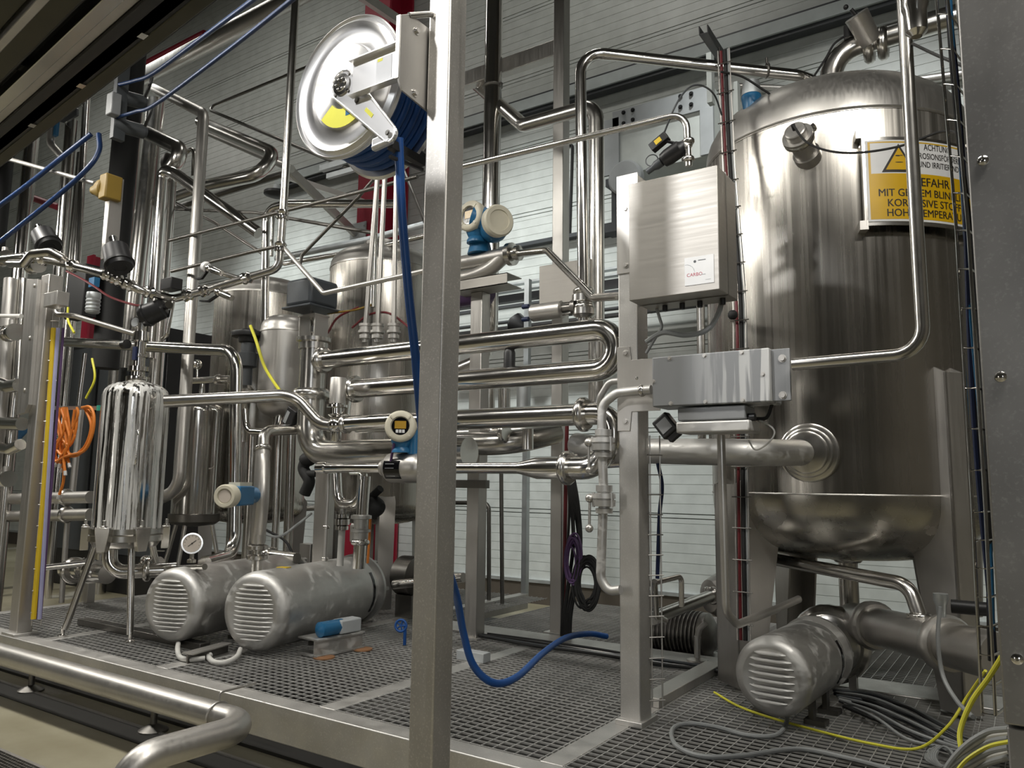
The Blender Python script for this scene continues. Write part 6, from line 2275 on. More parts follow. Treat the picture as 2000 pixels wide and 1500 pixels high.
# knotted dark rag-like valve cover
q = A(600, 925, y=4.5)
qs = A(620, 925, y=4.47)
o = thing('black_grip', 'twisted black rubber grip hanging before the first rear tank', 'grip', q - ZV * 0.2)
m = MB()
m.sweep(smooth([q + ZV * 0.16 + XV * 0.03, q + ZV * 0.05 - XV * 0.05, q - ZV * 0.06 + XV * 0.03, q - ZV * 0.17 - XV * 0.02]), [0.05] * 25, 12)
m.ball(q + ZV * 0.12, 0.075, 12, sq=0.8)
m.cyl(q, qs, 0.03, n=10)
m.build('grip', 'black_rubber', o)

# ---------------------------------------------------------------- lower middle pipework
y_ = 4.45
a_ = A(616, 935, y=y_)
b_ = A(638, 935, y=y_)
o = tag(MB().box((a_.x, y_, ZP), (b_.x, y_ + 0.1, A(625, 905, y=y_).z)).build('frame_post', 'satin_steel', bevel=0.004), 'short skid post behind the big louvred motor', 'post')
a2, b2_ = A(645, 1000, y=5.0), A(657, 1000, y=5.0)
o = tag(MB().box((a2.x, 5.0, ZP), (b2_.x, 5.08, A(650, 930, y=5.0).z)).build('frame_post', 'dark_steel', bevel=0.004), 'dim narrow skid post just beyond the short skid post', 'post')
o = pipe('sample_tube', 'thin upright tube with small clamps before the short skid post', 'pipe', [A(642, 925, y=4.2), A(634, 1100, y=4.2)], None, 4.5, 'satin_steel', clamps=[(0, 0.6), (0, 0.95)])
o = pipe('process_pipe', 'U bent polished pipe below the reducer run', 'pipe', [A(708, 925, y=4.2), A(706, 985, y=4.2), A(660, 985, y=4.2), A(657, 925, y=4.2)], None, 10, 'polished_steel', 1.6)
o = pipe('process_pipe', 'upright polished pipe with clamps dropping behind the big louvred motor', 'pipe', [A(712, 930, y=4.1), A(700, 1110, y=4.1)], None, 12, 'polished_steel', clamps=[(0, 0.72)])
q = A(705, 1022, y=4.1)
o = thing('butterfly_valve', 'clamped butterfly valve in the upright pipe behind the big louvred motor', 'valve', q - ZV * 0.1)
s = mpx(q, 15)
m = MB()
m.lathe(q, ZV, [(-2 * s, s * 0.95), (-1.2 * s, s), (-1.1 * s, s * 1.25), (-0.8 * s, s * 1.25), (-0.7 * s, s * 0.9), (0.5 * s, s * 0.95), (0.6 * s, s * 1.35), (1.0 * s, s * 1.35), (1.1 * s, s)], 24)
m.cyl(q + XV * s - ZV * s * 0.3, q - XV * s * 1.6 - ZV * s * 0.3, s * 0.25, n=10)
m.build('body', 'blasted_steel', o)
m = MB()
m.bar(q - XV * s * 1.6 - ZV * s * 0.3, q - XV * s * 1.5 - ZV * s * 2.4, 0.03, 0.014, (0, 1, 0))
m.build('lever', 'satin_steel', o)
q = A(668, 1020, y=4.15)
o = thing('check_valve', 'chunky clamped check valve with a thin pale tube below', 'valve', q - ZV * 0.1)
s = mpx(q, 12)
m = MB()
m.lathe(q, ZV, [(-1.3 * s, s * 0.6), (-1.2 * s, s * 1.1), (-0.6 * s, s * 1.1), (-0.5 * s, s * 0.8), (-0.4 * s, s * 1.25), (0.5 * s, s * 1.25), (0.6 * s, s * 0.8), (0.7 * s, s * 1.1), (1.3 * s, s * 1.1), (1.4 * s, s * 0.5), (2.2 * s, s * 0.5)], 22)
m.build('body', 'polished_steel', o)
m = MB()
m.cyl(A(668, 1036, y=4.15), A(664, 1105, y=4.15), s * 0.55, n=14)
m.build('tube', 'cable_white', o)
q = A(725, 990, y=4.35)
o = thing('black_actuator', 'black lumpy actuator beside the U bent polished pipe', 'actuator', q - ZV * 0.1)
m = MB()
m.lathe(q - XV * 0.08, XV, [(0, 0.04), (0.03, 0.075), (0.12, 0.085), (0.17, 0.06), (0.2, 0.03)], 18)
m.cyl(q + ZV * 0.06 - XV * 0.02, q + ZV * 0.14 + XV * 0.09, 0.03, n=12)
m.cyl(q, A(706, 970, y=4.21), 0.03, n=12)
m.build('body', 'black_rubber', o)
o = pipe('process_pipe', 'long level dim pipe running behind the tanks at leg height', 'pipe', [A(430, 998, y=6.4), A(835, 985, y=6.4)], None, 5, 'satin_steel')
cable('signal_cable', 'thin dark cable sagging behind the upright flow meter', 'cable', [A(508, 1040, y=4.0), A(545, 1048, y=4.0), A(580, 1025, y=4.1), A(608, 1003, y=4.4)], None, 2.5, 'cable_grey')
for (pts, mat, lab) in (([(724, 1000), (722, 1040), (718, 1100)], 'orange', 'thin orange cable pair beside the tank leg'), ([(520, 1035), (560, 1060), (580, 1110)], 'black_rubber', 'black cable draped behind the upright flow meter')):
    cable('signal_cable', lab, 'cable', pts, 4.5, 2.5, mat)
q = A(552, 1075, y=4.6)
o = pipe('process_pipe', 'short level pipe stubs behind the flow meter foot', 'pipe', [A(515, 1082, y=4.4), A(580, 1090, y=4.4)], None, 10, 'pipe_steel', clamps=[(0, 0.2)])
a_, b_ = A(585, 1070, y=4.9), A(606, 1070, y=4.9)
o = tag(MB().box((a_.x, 4.9, ZP), (b_.x, 5.0, A(595, 1062, y=4.9).z)).build('stub_post', 'satin_steel', bevel=0.004), 'stubby steel post behind the two large motors', 'post')
for (u0, v0, u1, v1) in ((795, 1075, 830, 1078), (783, 1140, 835, 1132)):
    pass
o = pipe('process_pipe', 'bright pipe leaving the big louvred motor toward the thick post', 'pipe', [A(770, 1142, y=4.75), A(905, 1128, y=4.75)], None, 9, 'polished_steel')
q = A(800, 1090, y=5.2)
o = thing('pump_casing', 'dark pump casing in the gap between the motor and the thick post', 'pump', (q.x, 5.2, ZP))
m = MB()
m.lathe(q - XV * 0.1 - ZV * 0.15, XV, [(0, 0.1), (0.03, 0.17), (0.2, 0.17), (0.23, 0.1), (0.4, 0.09)], 26)
m.build('casing', 'dark_steel', o)
m = MB()
m.box((q.x - 0.06, 5.1, ZP), (q.x + 0.12, 5.3, q.z - 0.3))
m.build('foot', 'dark_steel', o)

# foot block, junctions and cables at the big motor
fb0, fb1 = A(618, 1288, z=ZP), A(712, 1268, z=ZP)
o = thing('foot_block', 'folded steel foot block under the chalky motor', 'bracket', (fb0 + fb1) / 2)
fx = (fb1 - fb0)
fx.z = 0
fl = fx.length
fx.normalize()
fn = Vector((-fx.y, fx.x, 0))
m = MB()
for zz in (0.012, 0.115):
    m.obox(fb0 + fx * fl / 2 + fn * 0.1 + ZV * zz, fx * fl / 2, fn * 0.1, ZV * 0.005)
m.obox(fb0 + fx * fl / 2 + ZV * 0.064 + fn * 0.03, fx * fl / 2, fn * 0.004, ZV * 0.055)
m.build('bracket', 'blasted_steel', o)
for t in (0.15, 0.95):
    m = MB()
    m.lathe(fb0 + fx * fl * t - fn * 0.0, ZV, [(0, 0.07), (0.008, 0.07), (0.012, 0.05)], 20)
    m.build('pad', 'rust', o)
q = (fb0 + fb1) / 2 + ZV * 0.17 + fn * 0.06
o = thing('blue_reducer', 'small blue and clear plastic unit resting on the folded foot block', 'gear unit', q - ZV * 0.05)
m = MB()
m.lathe(q - fx * 0.16, fx, [(0, 0.02), (0.02, 0.05), (0.2, 0.05), (0.22, 0.035)], 16)
m.build('body', 'enamel_blue', o)
m = MB()
m.obox(q + fx * 0.09, fx * 0.09, fn * 0.05, ZV * 0.045)
m.build('cover', 'light_grey', o, bevel=0.01)
q = A(783, 1222, y=4.2)
o = thing('shutoff_valve', 'small blue hand wheel valve at grating height beside the big motor', 'valve', q - ZV * 0.05)
dW = Vector((0.4, -0.9, 0.1)).normalized()
m = MB()
s = mpx(q, 11)
m.ring(q, dW, s, s * 0.22, 24, 8)
for k in range(5):
    a = 2 * PI * k / 5
    x_, y2, _ = basis(dW)
    m.cyl(q, q + (x_ * math.cos(a) + y2 * math.sin(a)) * s, s * 0.14, n=8)
m.cyl(q, q - dW * 0.12, s * 0.25, n=10)
m.cyl(q - dW * 0.1 + ZV * 0.01, Vector(((q - dW * 0.1).x, (q - dW * 0.1).y, ZP)), s * 0.3, n=10)
m.build('wheel', 'hose_blue', o)
cable('motor_cable', 'pale cable curling out below the chalky motor', 'cable', [A(470, 1268, y=3.4), A(462, 1283, z=ZP + 0.03), A(440, 1294, z=ZP + 0.02), A(418, 1293, z=ZP + 0.02), A(407, 1283, z=ZP + 0.02), A(412, 1278, z=ZP + 0.03)], None, 5, 'cable_white', n=10)
cable('motor_cable', 'pale cable curling out below the other large motor', 'cable', [A(350, 1248, y=3.4), A(347, 1268, z=ZP + 0.05), A(352, 1284, z=ZP + 0.02), A(372, 1288, z=ZP + 0.02), A(400, 1286, z=ZP + 0.02)], None, 4.5, 'cable_white', n=10)
k0, k1 = A(366, 1277, z=ZP + 0.06), A(445, 1256, z=ZP + 0.06)
o = thing('support_channel', 'upturned flat steel channel between the two large motors', 'channel', k0)
m = MB()
m.bar(k0, k1, 0.09, 0.008)
m.build('flange', 'satin_steel', o)
m = MB()
m.bar(k0 - ZV * 0.03, k1 - ZV * 0.03, 0.01, 0.055)
m.build('web', 'dark_steel', o)

# ---------------------------------------------------------------- back wall fittings
def wallbar(u, v, y_, h, name, mat, label, cat, x0=-14, x1=4.5, dep=0.06):
    z_ = A(u, v, y=y_).z
    return tag(MB().box((x0, y_ - dep / 2, z_ - h / 2), (x1, y_ + dep / 2, z_ + h / 2)).build(name, mat), label, cat)


hh = mpx(A(1150, 165, y=8.36), 1)
xs0 = A(905, 250, y=8.36).x
o = thing('wall_trunking', 'pale galvanised trunking between two dark rails high on the back wall', 'trunking', (-2, 8.36, A(1150, 170, y=8.36).z))
z_ = A(1150, 173, y=8.36).z
MB().box((xs0 - 4, 8.27, z_ - hh * 11), (4.5, 8.43, z_ + hh * 11)).build('cover', 'zinc_cover', o)
MB().box((xs0 - 4, 8.3, z_ + hh * 11), (4.5, 8.43, z_ + hh * 17)).build('top_rail', 'dark_grey', o)
MB().box((xs0 - 4, 8.3, z_ - hh * 19), (4.5, 8.43, z_ - hh * 11)).build('bottom_rail', 'dark_grey', o)
wallbar(1030, 478, 8.38, 0.05, 'wall_rail', 'dark_grey', 'dark thin rail along the back wall at actuator height', 'rail', -6.2, -1.0, 0.1)
wallbar(1175, 452, 8.38, 0.136, 'cable_duct', 'dark_grey', 'thick dark cable duct behind the U pipe top and cabinet', 'cable duct', -4.4, -2.41, 0.14)
o = thing('cable_ladder', 'dark cable ladder along the back wall behind the bowed flow meter', 'cable ladder', A(1030, 575, y=7.9))
z_ = A(1030, 570, y=7.9).z
for dz, h, mat in ((0.12, 0.025, 'galvanised'), (0.04, 0.02, 'galvanised'), (-0.06, 0.09, 'black_plastic'), (-0.16, 0.03, 'dark_grey')):
    MB().box((-6.4, 7.85, z_ + dz - h / 2), (-1.2, 7.95, z_ + dz + h / 2)).build('rail', mat, o)
MB().box((-5.0, 7.9, z_ - 0.2), (-4.94, 8.45, z_ - 0.14)).build('wall_arm', 'dark_grey', o)
o = thing('cable_ladder', 'lower dark cable ladder behind the sideways cylinder valve', 'cable ladder', A(1030, 640, y=7.9))
z_ = A(1030, 632, y=7.9).z
for dz, h, mat in ((0.05, 0.02, 'dark_grey'), (-0.03, 0.03, 'black_plastic')):
    MB().box((-6.4, 7.85, z_ + dz - h / 2), (-1.2, 7.95, z_ + dz + h / 2)).build('rail', mat, o)
MB().box((-5.0, 7.9, z_ - 0.1), (-4.94, 8.45, z_ - 0.045)).build('wall_arm', 'dark_grey', o)
q = A(1028, 600, y=7.0)
o = tag(MB().box((q.x - 0.03, 7.0, 0.3), (q.x + 0.03, 7.06, A(1028, 545, y=7.0).z)).build('ladder_support', 'galvanised'), 'slim galvanised upright holding the dark cable ladders', 'support')
q = A(1013, 636, y=7.9)
o = thing('floodlight', 'small black floodlight behind the upper leg of the U pipe', 'lamp', q)
m = MB()
m.lathe(q, XV * 0.8 - ZV * 0.4, [(-0.12, 0.08), (-0.05, 0.15), (0.05, 0.12), (0.12, 0.06)], 16)
m.build('housing', 'black_plastic', o)
q = A(995, 710, y=UY)
q.z = zw + ru
tag(MB().lathe(q, ZV, [(-0.01, 0.038), (0.09, 0.038), (0.115, 0.03), (0.135, 0.018)], 18).build('round_sensor', 'black_plastic'), 'black rounded sensor standing on the lower leg of the U pipe', 'sensor')
q = A(945, 600, y=4.9)
o = thing('valve_cluster', 'dark red and black actuator below the bowed flow meter channel', 'actuator', q)
m = MB()
qq = A(930, 575, y=4.9)
m.lathe(qq - XV * 0.25, XV, [(0, 0.06), (0.1, 0.085), (0.3, 0.085), (0.36, 0.1), (0.4, 0.06)], 18)
m.build('body', 'purple', o)
o = pipe('process_pipe', 'dark elbow peeping out behind the thick post under the U pipe', 'pipe', [A(900, 722, y=5.3), A(938, 706, y=5.3), A(962, 655, y=5.3)], None, 15, 'pipe_steel', 1.6)
for (u, v0, v1, rpx, lab) in ((955, 760, 800, 12, 'first stubby pipe below the lower U leg'), (985, 760, 800, 12, 'second stubby pipe below the lower U leg'), (1022, 755, 800, 13, 'pale stubby fitting below the lower U leg')):
    pipe('process_pipe', lab, 'pipe', [A(u, v0, y=5.0), A(u, v1, y=5.0)], None, rpx, 'pipe_steel' if u < 1000 else 'galvanised')

# machine housing behind the cabinet
b0, b1 = A(1203, 430, y=6.9), A(1392, 165, y=6.9)
zt0 = A(1390, 168, y=6.9).z
zt1 = A(1203, 345, y=6.9).z
o = thing('duct_housing', 'big pale sheet metal duct housing behind the sheet steel cabinet', 'housing', (b0.x, 7.2, zt1))
MB().box((b0.x, 6.9, zt1), (b1.x, 7.9, zt0)).build('shell', 'white_paint', o, bevel=0.004)
hm = (zt0 - zt1)
MB().box((b0.x - 0.02, 6.87, zt0 - hm * 0.33), (b1.x + 0.01, 6.9, zt0)).build('top_flange', 'light_grey', o)
MB().box((b0.x - 0.14, 6.87, zt1 + 0.02), (b0.x + 0.05, 6.9, zt0 - hm * 0.1)).build('side_flange', 'light_grey', o)
MB().box((b1.x - 0.12, 6.86, zt1), (b1.x + 0.01, 6.9, zt0 - hm * 0.33)).build('side_flange', 'light_grey', o)
m = MB()
for (u, v) in ((1218, 220), (1218, 241), (1236, 215), (1236, 234), (1329, 188), (1350, 183), (1329, 209), (1350, 204)):
    bolt(m, A(u, v, y=6.86), -YV, 0.015, 0.02)
m.build_each('bolt', 'black_plastic', o)
q = A(1218, 345, y=6.78)
o = tag(MB().lathe(q, YV, [(0, 0.16), (0.02, 0.18), (0.1, 0.18)], 36).build('fan_cover', 'light_grey'), 'round grey fan cover before the pale duct housing corner', 'fan cover')
q = A(1183, 330, y=7.3)
o = thing('wall_bracket', 'dark stepped bracket column behind the tall pipes', 'bracket', q)
m = MB()
for (v0, v1, w_) in ((345, 360, 0.14), (360, 432, 0.07), (432, 450, 0.16)):
    za_, zb__ = A(1206, v1, y=7.0).z, A(1206, v0, y=7.0).z
    q = A(1206, v0, y=7.0)
    m.box((q.x - w_, 7.0, za_), (q.x + w_, 7.2, zb__))
m.build('body', 'dark_grey', o)

# sampling valve on top of the cabinet
SYv = SY - 0.1
q = A(1303, 308, y=SYv)
o = thing('sampling_valve', 'black air operated sampling valve angled over the sheet steel cabinet', 'valve', q)
dS = (XV * 0.9 + ZV * 0.42).normalized()
a_ = A(1292, 316, y=SYv)
m = MB()
m.lathe(a_, dS, [(0, 0.018), (0.01, 0.036), (0.04, 0.042), (0.11, 0.042), (0.12, 0.032), (0.14, 0.024)], 20)
m.build('actuator', 'black_plastic', o)
m = MB()
m.lathe(a_, -dS, [(0, 0.024), (0.03, 0.024), (0.05, 0.016), (0.085, 0.016)], 14)
m.build('tip', 'dark_grey', o)
m = MB()
m.cyl(a_ + dS * 0.14, A(1345, 288, y=SYv), 0.024, n=16)
m.build('angle_body', 'satin_steel', o)
e = A(1288, 278, y=SYv - 0.02)
m = MB()
m.obox(e, (XV * 0.86 + ZV * 0.5) * 0.05, YV * 0.02, (XV * -0.5 + ZV * 0.86) * 0.022)
m.cyl(e + XV * 0.03, a_ + dS * 0.11 + ZV * 0.02, 0.008, n=8)
m.build('solenoid', 'black_plastic', o, bevel=0.003)
m = MB()
m.obox(e - YV * 0.021, (XV * 0.86 + ZV * 0.5) * 0.018, YV * 0.001, (XV * -0.5 + ZV * 0.86) * 0.013)
m.build('label_plate', 'yellow', o)
m = MB()
m.ring(A(1273, 313, y=SYv), (0.2, -1, 0.1), mpx(q, 12), 0.003, 28, 6)
m.build('air_loop', 'dark_grey', o)
cable('air_line', 'thin dark air line arching from the sampling valve up to the vertical cables', 'cable', [A(1296, 262, y=SYv), A(1320, 205, y=SYv), A(1345, 172, y=SYv + 0.1), A(1370, 167, y=SYv + 0.2), A(1395, 185, y=SYv + 0.4), A(1410, 225, y=SYv + 0.5)], None, 0, 'dark_grey', r=0.005)

# strut bracket and vertical cable run beside the large tank
m = MB()
a_, b_ = A(1374, 58, y=4.3), A(1428, 140, y=5.6)
w_ = mpx(a_, 8)
o = thing('strut_channel', 'black open strut channel jutting out above the tall pipe run', 'strut', a_)
x_ = (b_ - a_).normalized().cross(ZV).normalized()
for s_ in (-1, 1):
    m.bar(a_ + x_ * w_ * s_, b_ + x_ * w_ * s_, 0.006, w_ * 2)
m.bar(a_ - ZV * w_, b_ - ZV * w_, w_ * 2, 0.006)
m.build('channel', 'black_plastic', o)
for (u, v0, v1, w_, mat, nm) in ((1388, 108, 205, 5, 'white_paint', 'upright'), (1438, 165, 240, 6, 'white_paint', 'upright')):
    a_, b_ = A(u, v0, y=5.6), A(u + 1, v1, y=5.6)
    m = MB()
    hw = mpx(a_, w_)
    m.box((a_.x - hw, 5.55, b_.z), (a_.x + hw, 5.62, a_.z))
    m.build(nm, mat, o)
o = thing('wire_cable_tray', 'narrow wire tray of cables running down beside the large tank', 'cable tray', A(1440, 1240, y=4.2))
wt = [A(1402, 100, y=4.35), A(1412, 330, y=4.3), A(1432, 600, y=4.25), A(1436, 1000, y=4.2), A(1440, 1250, y=4.2)]
wt2 = [p + XV * 0.07 for p in wt]
for P in (wt, wt2):
    MB().sweep(P, 0.004, 6).build('rail', 'satin_steel', o)
m = MB()
for i in range(4):
    n = int((wt[i] - wt[i + 1]).length / 0.16)
    for k in range(n):
        t = (k + 0.5) / n
        m.cyl(wt[i].lerp(wt[i + 1], t) - YV * 0.01 - XV * 0.015, wt2[i].lerp(wt2[i + 1], t) - YV * 0.01 + XV * 0.02, 0.0035, n=6)
m.build_each('rung', 'dark_steel', o)
for dx, r_, mat, lab in ((0.015, 0.009, 'red_cable', 'dark red cable in the narrow tray by the large tank'), (0.04, 0.012, 'black_rubber', 'black cable in the narrow tray by the large tank'), (0.062, 0.01, 'cable_grey', 'grey cable in the narrow tray by the large tank')):
    P = [p + XV * dx + YV * 0.012 for p in wt]
    cable('cable', lab, 'cable', P, None, 0, mat, r=r_)
for (u0, u1, r_, lab) in ((1368, 1371, 8, 'slim upright pipe seen under the sheet steel cabinet'), (1390, 1394, 9, 'second slim upright pipe beside the large tank under the cabinet')):
    pipe('process_pipe', lab, 'pipe', [A(u0, 560, y=5.0), A(u1, 860, y=5.0)], None, r_, 'pipe_steel')
# cables under the cabinet
for (pts, r_, mat, lab) in (([(1278, 588), (1288, 620), (1292, 640), (1280, 660), (1262, 690)], 0.008, 'cable_grey', 'grey cable dropping from the cabinet underside and curling to the post'),
                            ([(1412, 580), (1402, 615), (1380, 645), (1340, 655), (1295, 650), (1262, 668)], 0.013, 'cable_grey', 'thick grey cable loop slung under the sheet steel cabinet'),
                            ([(1508, 790), (1498, 815), (1480, 818), (1462, 816)], 0.008, 'black_rubber', 'short black cable between junction box and terminal box'),
                            ([(1480, 818), (1508, 835), (1512, 850), (1495, 870), (1475, 878), (1462, 860)], 0.004, 'cable_white', 'thin pale wire looping from the terminal box')):
    cable('cable', lab, 'cable', pts, SY - 0.05, 0, mat, r=r_)
q = A(1431, 615, y=4.2)
o = tag(MB().ball(q, 0.028, 14).build('rubber_buffer', 'black_rubber'), 'small black round buffer under the cabinet corner', 'buffer')

# tray and cables on the equipment post
o = thing('wire_cable_tray', 'wire tray strip clipped along the equipment post side', 'cable tray', (SX1 + 0.02, SY + 0.12, ZP))
for dx in (0.012, 0.05):
    MB().cyl((SX1 + dx, SY + 0.1 + dx, 0.42), (SX1 + dx, SY + 0.1 + dx, 1.75), 0.004, n=6).build('rail', 'satin_steel', o)
m = MB()
for k in range(13):
    z_ = 0.45 + 0.1 * k
    m.cyl((SX1 + 0.005, SY + 0.095, z_), (SX1 + 0.06, SY + 0.155, z_), 0.0035, n=6)
m.build_each('rung', 'satin_steel', o)
cable('cable', 'dark blue cable bowing out behind the equipment post', 'cable', [A(1285, 905, y=SY + 0.2), A(1293, 950, y=SY + 0.2), A(1288, 1010, y=SY + 0.2), A(1284, 1130, y=SY + 0.2)], None, 4, 'navy')

# cable bundle hanging on the slim rear post
random.seed(3)
for k in range(7):
    u = 1105 + k * 5
    mid_ = random.uniform(-8, 8)
    pts = [A(1108 + k * 2, 925, y=BY - 0.1), A(1112 + k * 3, 985, y=BY - 0.12), A(u + mid_ + 8, 1060, y=BY - 0.14 - 0.02 * (k % 3)), A(u + mid_, 1130, y=BY - 0.14), A(1098 + k * 3, 1200, y=BY - 0.1), A(1096 + k * 3, 1250, y=BY - 0.08)]
    cable('hanging_cable', 'one of the black cables hanging down the slim rear post', 'cable', pts, None, 2.6, 'black_rubber', 'black cables on the slim rear post')
for nm, mat, uc, vc, ru_, rv_, nt_, lab in (('purple', 'purple', 1118, 1092, 13, 42, 9, 'bundled purple cable coil tied to the slim rear post'), ('black', 'black_rubber', 1146, 1136, 22, 48, 18, 'bundled black cable coil hanging beside the purple coil')):
    o = thing('cable_coil', lab, 'cable coil', A(uc, vc + rv_, y=BY - 0.2))
    pts = []
    ph = 0.0
    for j in range(nt_ * 12):
        a = 2 * PI * j / 12
        t_ = j // 12
        random.seed(t_ * 7 + len(nm))
        du_, dv_, sc_ = random.uniform(-5, 5), random.uniform(-8, 10), random.uniform(0.75, 1.1)
        pts.append(A(uc + du_ + ru_ * sc_ * math.sin(a), vc + dv_ + rv_ * sc_ * math.cos(a), y=BY - 0.2 - 0.006 * (t_ % 5)))
    MB().wire(pts, mpx(pts[0], 2.1), 7, 4).build('loops', mat, o)
cable('cable', 'red cable running straight down the slim rear post', 'cable', [A(1108, 800, y=BY + 0.02), A(1105, 950, y=BY + 0.02), A(1101, 1220, y=BY + 0.02)], None, 4, 'red_cable')
# two thin drain pipes before the wall
for (path, lab) in (([(885, 982), (955, 982), (955, 1175)], 'thin drain tube with a square top behind the short rear post'), ([(979, 915), (981, 1180)], 'thin straight drain tube near the back wall')):
    P = [A(u, v, y=6.4) for u, v in path]
    o = pipe('drain_tube', lab, 'pipe', P, None, 4, 'dark_steel', 2.5)
    e = P[-1]
    m = MB()
    m.lathe(e, ZV, [(-0.02, 0.08), (0.0, 0.08), (0.01, 0.03)], 16)
    m.build('floor_flange', 'dark_steel', o)

# cables in the channel beside the rear beam
random.seed(5)
for k in range(7):
    y_ = 4.87 - 0.02 * k
    pts = [Vector((x, y_ + random.uniform(-0.012, 0.012), ZP + 0.012 + random.uniform(0, 0.02))) for x in (-3.45, -3.0, -2.5, -2.05, -1.7, -1.3)]
    cable('floor_cable', 'one of the cables laid along the rear platform beam', 'cable', pts, None, 0, ('black_rubber', 'cable_grey', 'dark_grey')[k % 3], 'cables along the rear beam', r=0.009)
q = A(905, 1290, z=ZP)
o = tag(MB().box((q.x - 0.06, q.y, ZP), (q.x + 0.16, q.y + 0.08, ZP + 0.06)).build('corner_bracket', 'light_grey', bevel=0.004), 'small pale corner bracket on the grating behind the thick post', 'bracket')
sb0, sb1 = A(1292, 1352, z=ZP + 0.0), A(1392, 1312, z=ZP + 0.0)
o = tag(MB().box((-1.775, 3.9, ZP + 0.001), (-1.665, 4.9, ZP + 0.05)).build('low_beam', 'satin_steel', bevel=0.004), 'low steel beam lying on the platform beyond the equipment post foot', 'beam')

# ---------------------------------------------------------------- right hand cables on the grating
zg_ = ZP + 0.012
cable('loose_cable', 'pale grey cable looping on the grating in front of the single motor', 'cable',
      [A(1535, 1388, z=ZP + 0.1), A(1536, 1412, z=zg_), A(1515, 1436, z=zg_), A(1460, 1436, z=zg_), A(1400, 1420, z=zg_), A(1345, 1413, z=zg_), A(1314, 1424, z=zg_), A(1320, 1455, z=zg_), A(1370, 1477, z=zg_), A(1450, 1476, z=zg_), A(1560, 1463, z=zg_), A(1660, 1482, z=zg_), A(1740, 1503, z=zg_)], None, 4.5, 'cable_grey', n=9)
cable('loose_cable', 'thin yellow green cable trailing across the grating past the motor', 'cable',
      [A(1395, 1352, z=zg_), A(1440, 1378, z=zg_), A(1500, 1400, z=zg_), A(1600, 1428, z=zg_), A(1700, 1452, z=zg_), A(1790, 1462, z=zg_ + 0.02), A(1850, 1420, z=zg_ + 0.15), A(1890, 1360, z=zg_ + 0.28), A(1925, 1310, z=zg_ + 0.42)], None, 2.2, 'lemon')
cable('earth_cable', 'thick yellow cable arching out of the switch cabinet to the floor', 'cable', [A(1957, 1282, y=2.3), A(1930, 1325, y=2.3), A(1898, 1370, y=2.28), A(1876, 1425, y=2.25), A(1878, 1465, y=2.22), A(1892, 1510, y=2.2)], None, 5, 'lemon', n=9)
random.seed(11)
for k in range(16):
    f_ = k / 15
    j = random.uniform(-6, 6)
    pts = [A(1625 + 25 * f_, 1345 + 35 * f_ + j, z=zg_ + 0.01 * (k % 3)), A(1700 + 10 * f_, 1352 + 55 * f_ + j, z=zg_ + 0.012 * (k % 4)), A(1780 - 10 * f_, 1382 + 55 * f_ - j, z=zg_ + 0.012 * (k % 4)), A(1850 - 10 * f_, 1420 + 45 * f_ + j, z=zg_ + 0.02), A(1900, 1445 + 28 * f_, z=zg_ + 0.03), A(1985, 1440 + 40 * f_, z=zg_ + 0.05)]
    cable('bundle_cable', 'one of the dull cables in the tangled bundle between motor and switch cabinet', 'cable', pts, None, 2.8, ('cable_grey', 'dark_grey', 'black_rubber', 'cable_grey')[k % 4], 'tangled cables beside the switch cabinet')
for k in range(7):
    pts = [A(1972, 1424 + 9 * k, y=2.15), A(1930, 1430 + 10 * k, y=2.2), A(1885, 1458 + 9 * k, y=2.2), A(1850 - 3 * k, 1500 + 5 * k, y=2.2), A(1840 - 3 * k, 1540, y=2.2)]
    cable('cabinet_cable', 'one of the pale grey cables arching into the foot of the switch cabinet', 'cable', pts, None, 5 if k % 2 else 6.5, ('cable_grey', 'cable_white', 'cable_grey', 'light_grey')[k % 4], 'pale cables at the switch cabinet foot', n=9)
cable('earth_cable', 'green and yellow cable lying over the pale cables at the cabinet foot', 'cable', [A(1972, 1448, y=2.12), A(1930, 1458, y=2.15), A(1890, 1482, y=2.15), A(1865, 1510, y=2.15)], None, 4, 'lemon')
o = thing('cable_coil', 'dark coil of thin cable heaped on the grating beside the pale cables', 'cable coil', A(1830, 1475, z=zg_))
pts = []
for j in range(70):
    a = 2 * PI * j / 12.3
    pts.append(A(1832 + (26 - j * 0.12) * math.cos(a) + j * 0.2, 1478 + (17 + 3 * math.sin(j)) * math.sin(a), z=zg_ + 0.0012 * j))
MB().wire(pts, 0.006, 6, 3).build('loops', 'cable_grey', o)
cable('cable', 'grey cable falling from the probe before the wide dull pipe', 'cable', [A(1836, 1185, y=3.9), A(1832, 1250, y=3.9), A(1842, 1320, y=3.9), A(1870, 1370, y=3.8), A(1900, 1400, y=3.6)], None, 4, 'cable_grey')
q = A(1858, 1184, y=4.0)
o = thing('proximity_probe', 'black barrel probe above the wide dull pipe by the switch cabinet', 'probe', q)
MB().cyl(q, q + XV * 0.16 + ZV * 0.0, 0.03, n=16).build('body', 'black_plastic', o)
m = MB()
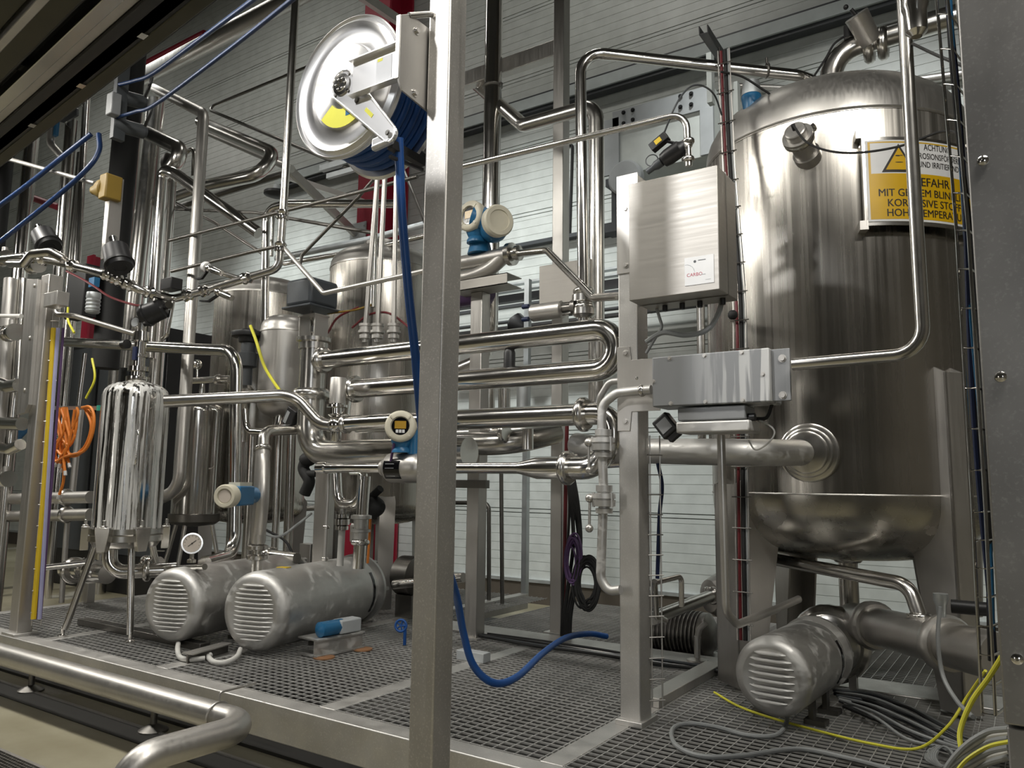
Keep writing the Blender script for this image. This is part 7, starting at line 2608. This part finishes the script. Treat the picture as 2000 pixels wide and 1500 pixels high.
m.lathe(A(1838, 1182, y=3.95) - ZV * 0.05, ZV, [(0, 0.018), (0.05, 0.022), (0.07, 0.03), (0.1, 0.03)], 14)
m.build('plug', 'galvanised', o)

# wire tray between large tank and switch cabinet
o = thing('wire_cable_tray', 'tall wire cable tray running up beside the switch cabinet', 'cable tray', A(1930, 1395, y=2.5))
L0 = [A(u, v, y=2.55) for u, v in ((1826, -40), (1868, 450), (1900, 1000), (1918, 1393))]
L1 = [A(u, v, y=2.5) for u, v in ((1848, -40), (1891, 450), (1925, 1000), (1944, 1397))]


def along(P, t):
    q = t * (len(P) - 1)
    k = min(int(q), len(P) - 2)
    return P[k].lerp(P[k + 1], q - k)


for P in (L0, L1, [p + YV * 0.1 + XV * 0.02 for p in L1]):
    MB().sweep(P, 0.0045, 8).build('rail', 'polished_steel', o)
m = MB()
n = int((L0[0] - L0[-1]).length / 0.1)
for k in range(n + 1):
    a_, b_ = along(L0, k / n), along(L1, k / n)
    m.sweep([a_, b_, b_ + YV * 0.1 + XV * 0.02], 0.0035, 6)
m.build_each('rung', 'polished_steel', o)
for du, r_, mat, lab in ((0.75, 0.008, 'navy', 'dark blue cable inside the tall wire tray'), (1.1, 0.008, 'black_rubber', 'black cable inside the tall wire tray'), (0.9, 0.004, 'enamel_blue', 'thin blue cable inside the tall wire tray')):
    P = []
    for k in range(13):
        t = k / 12 * 0.92
        P.append(along(L0, t).lerp(along(L1, t), du + 0.3 * math.sin(8 * t + du * 9)) + YV * 0.06)
    cable('cable', lab, 'cable', P, None, 0, mat, r=r_)
cable('cable', 'black cable sloping behind the pipe above the large tank', 'cable', [A(1775, 82, y=3.4), A(1830, 108, y=3.1), A(1885, 130, y=2.6)], None, 0, 'black_rubber', r=0.006)
q = A(1788, 30, y=3.2)
o = thing('sight_glass', 'small clear sight glass fitting hanging beside the upright pipe top', 'sight glass', q - ZV * 0.1)
m = MB()
m.lathe(q - ZV * 0.09, ZV, [(0, 0.02), (0.02, 0.04), (0.1, 0.042), (0.12, 0.05), (0.2, 0.05)], 20)
m.build('body', 'polished_steel', o)
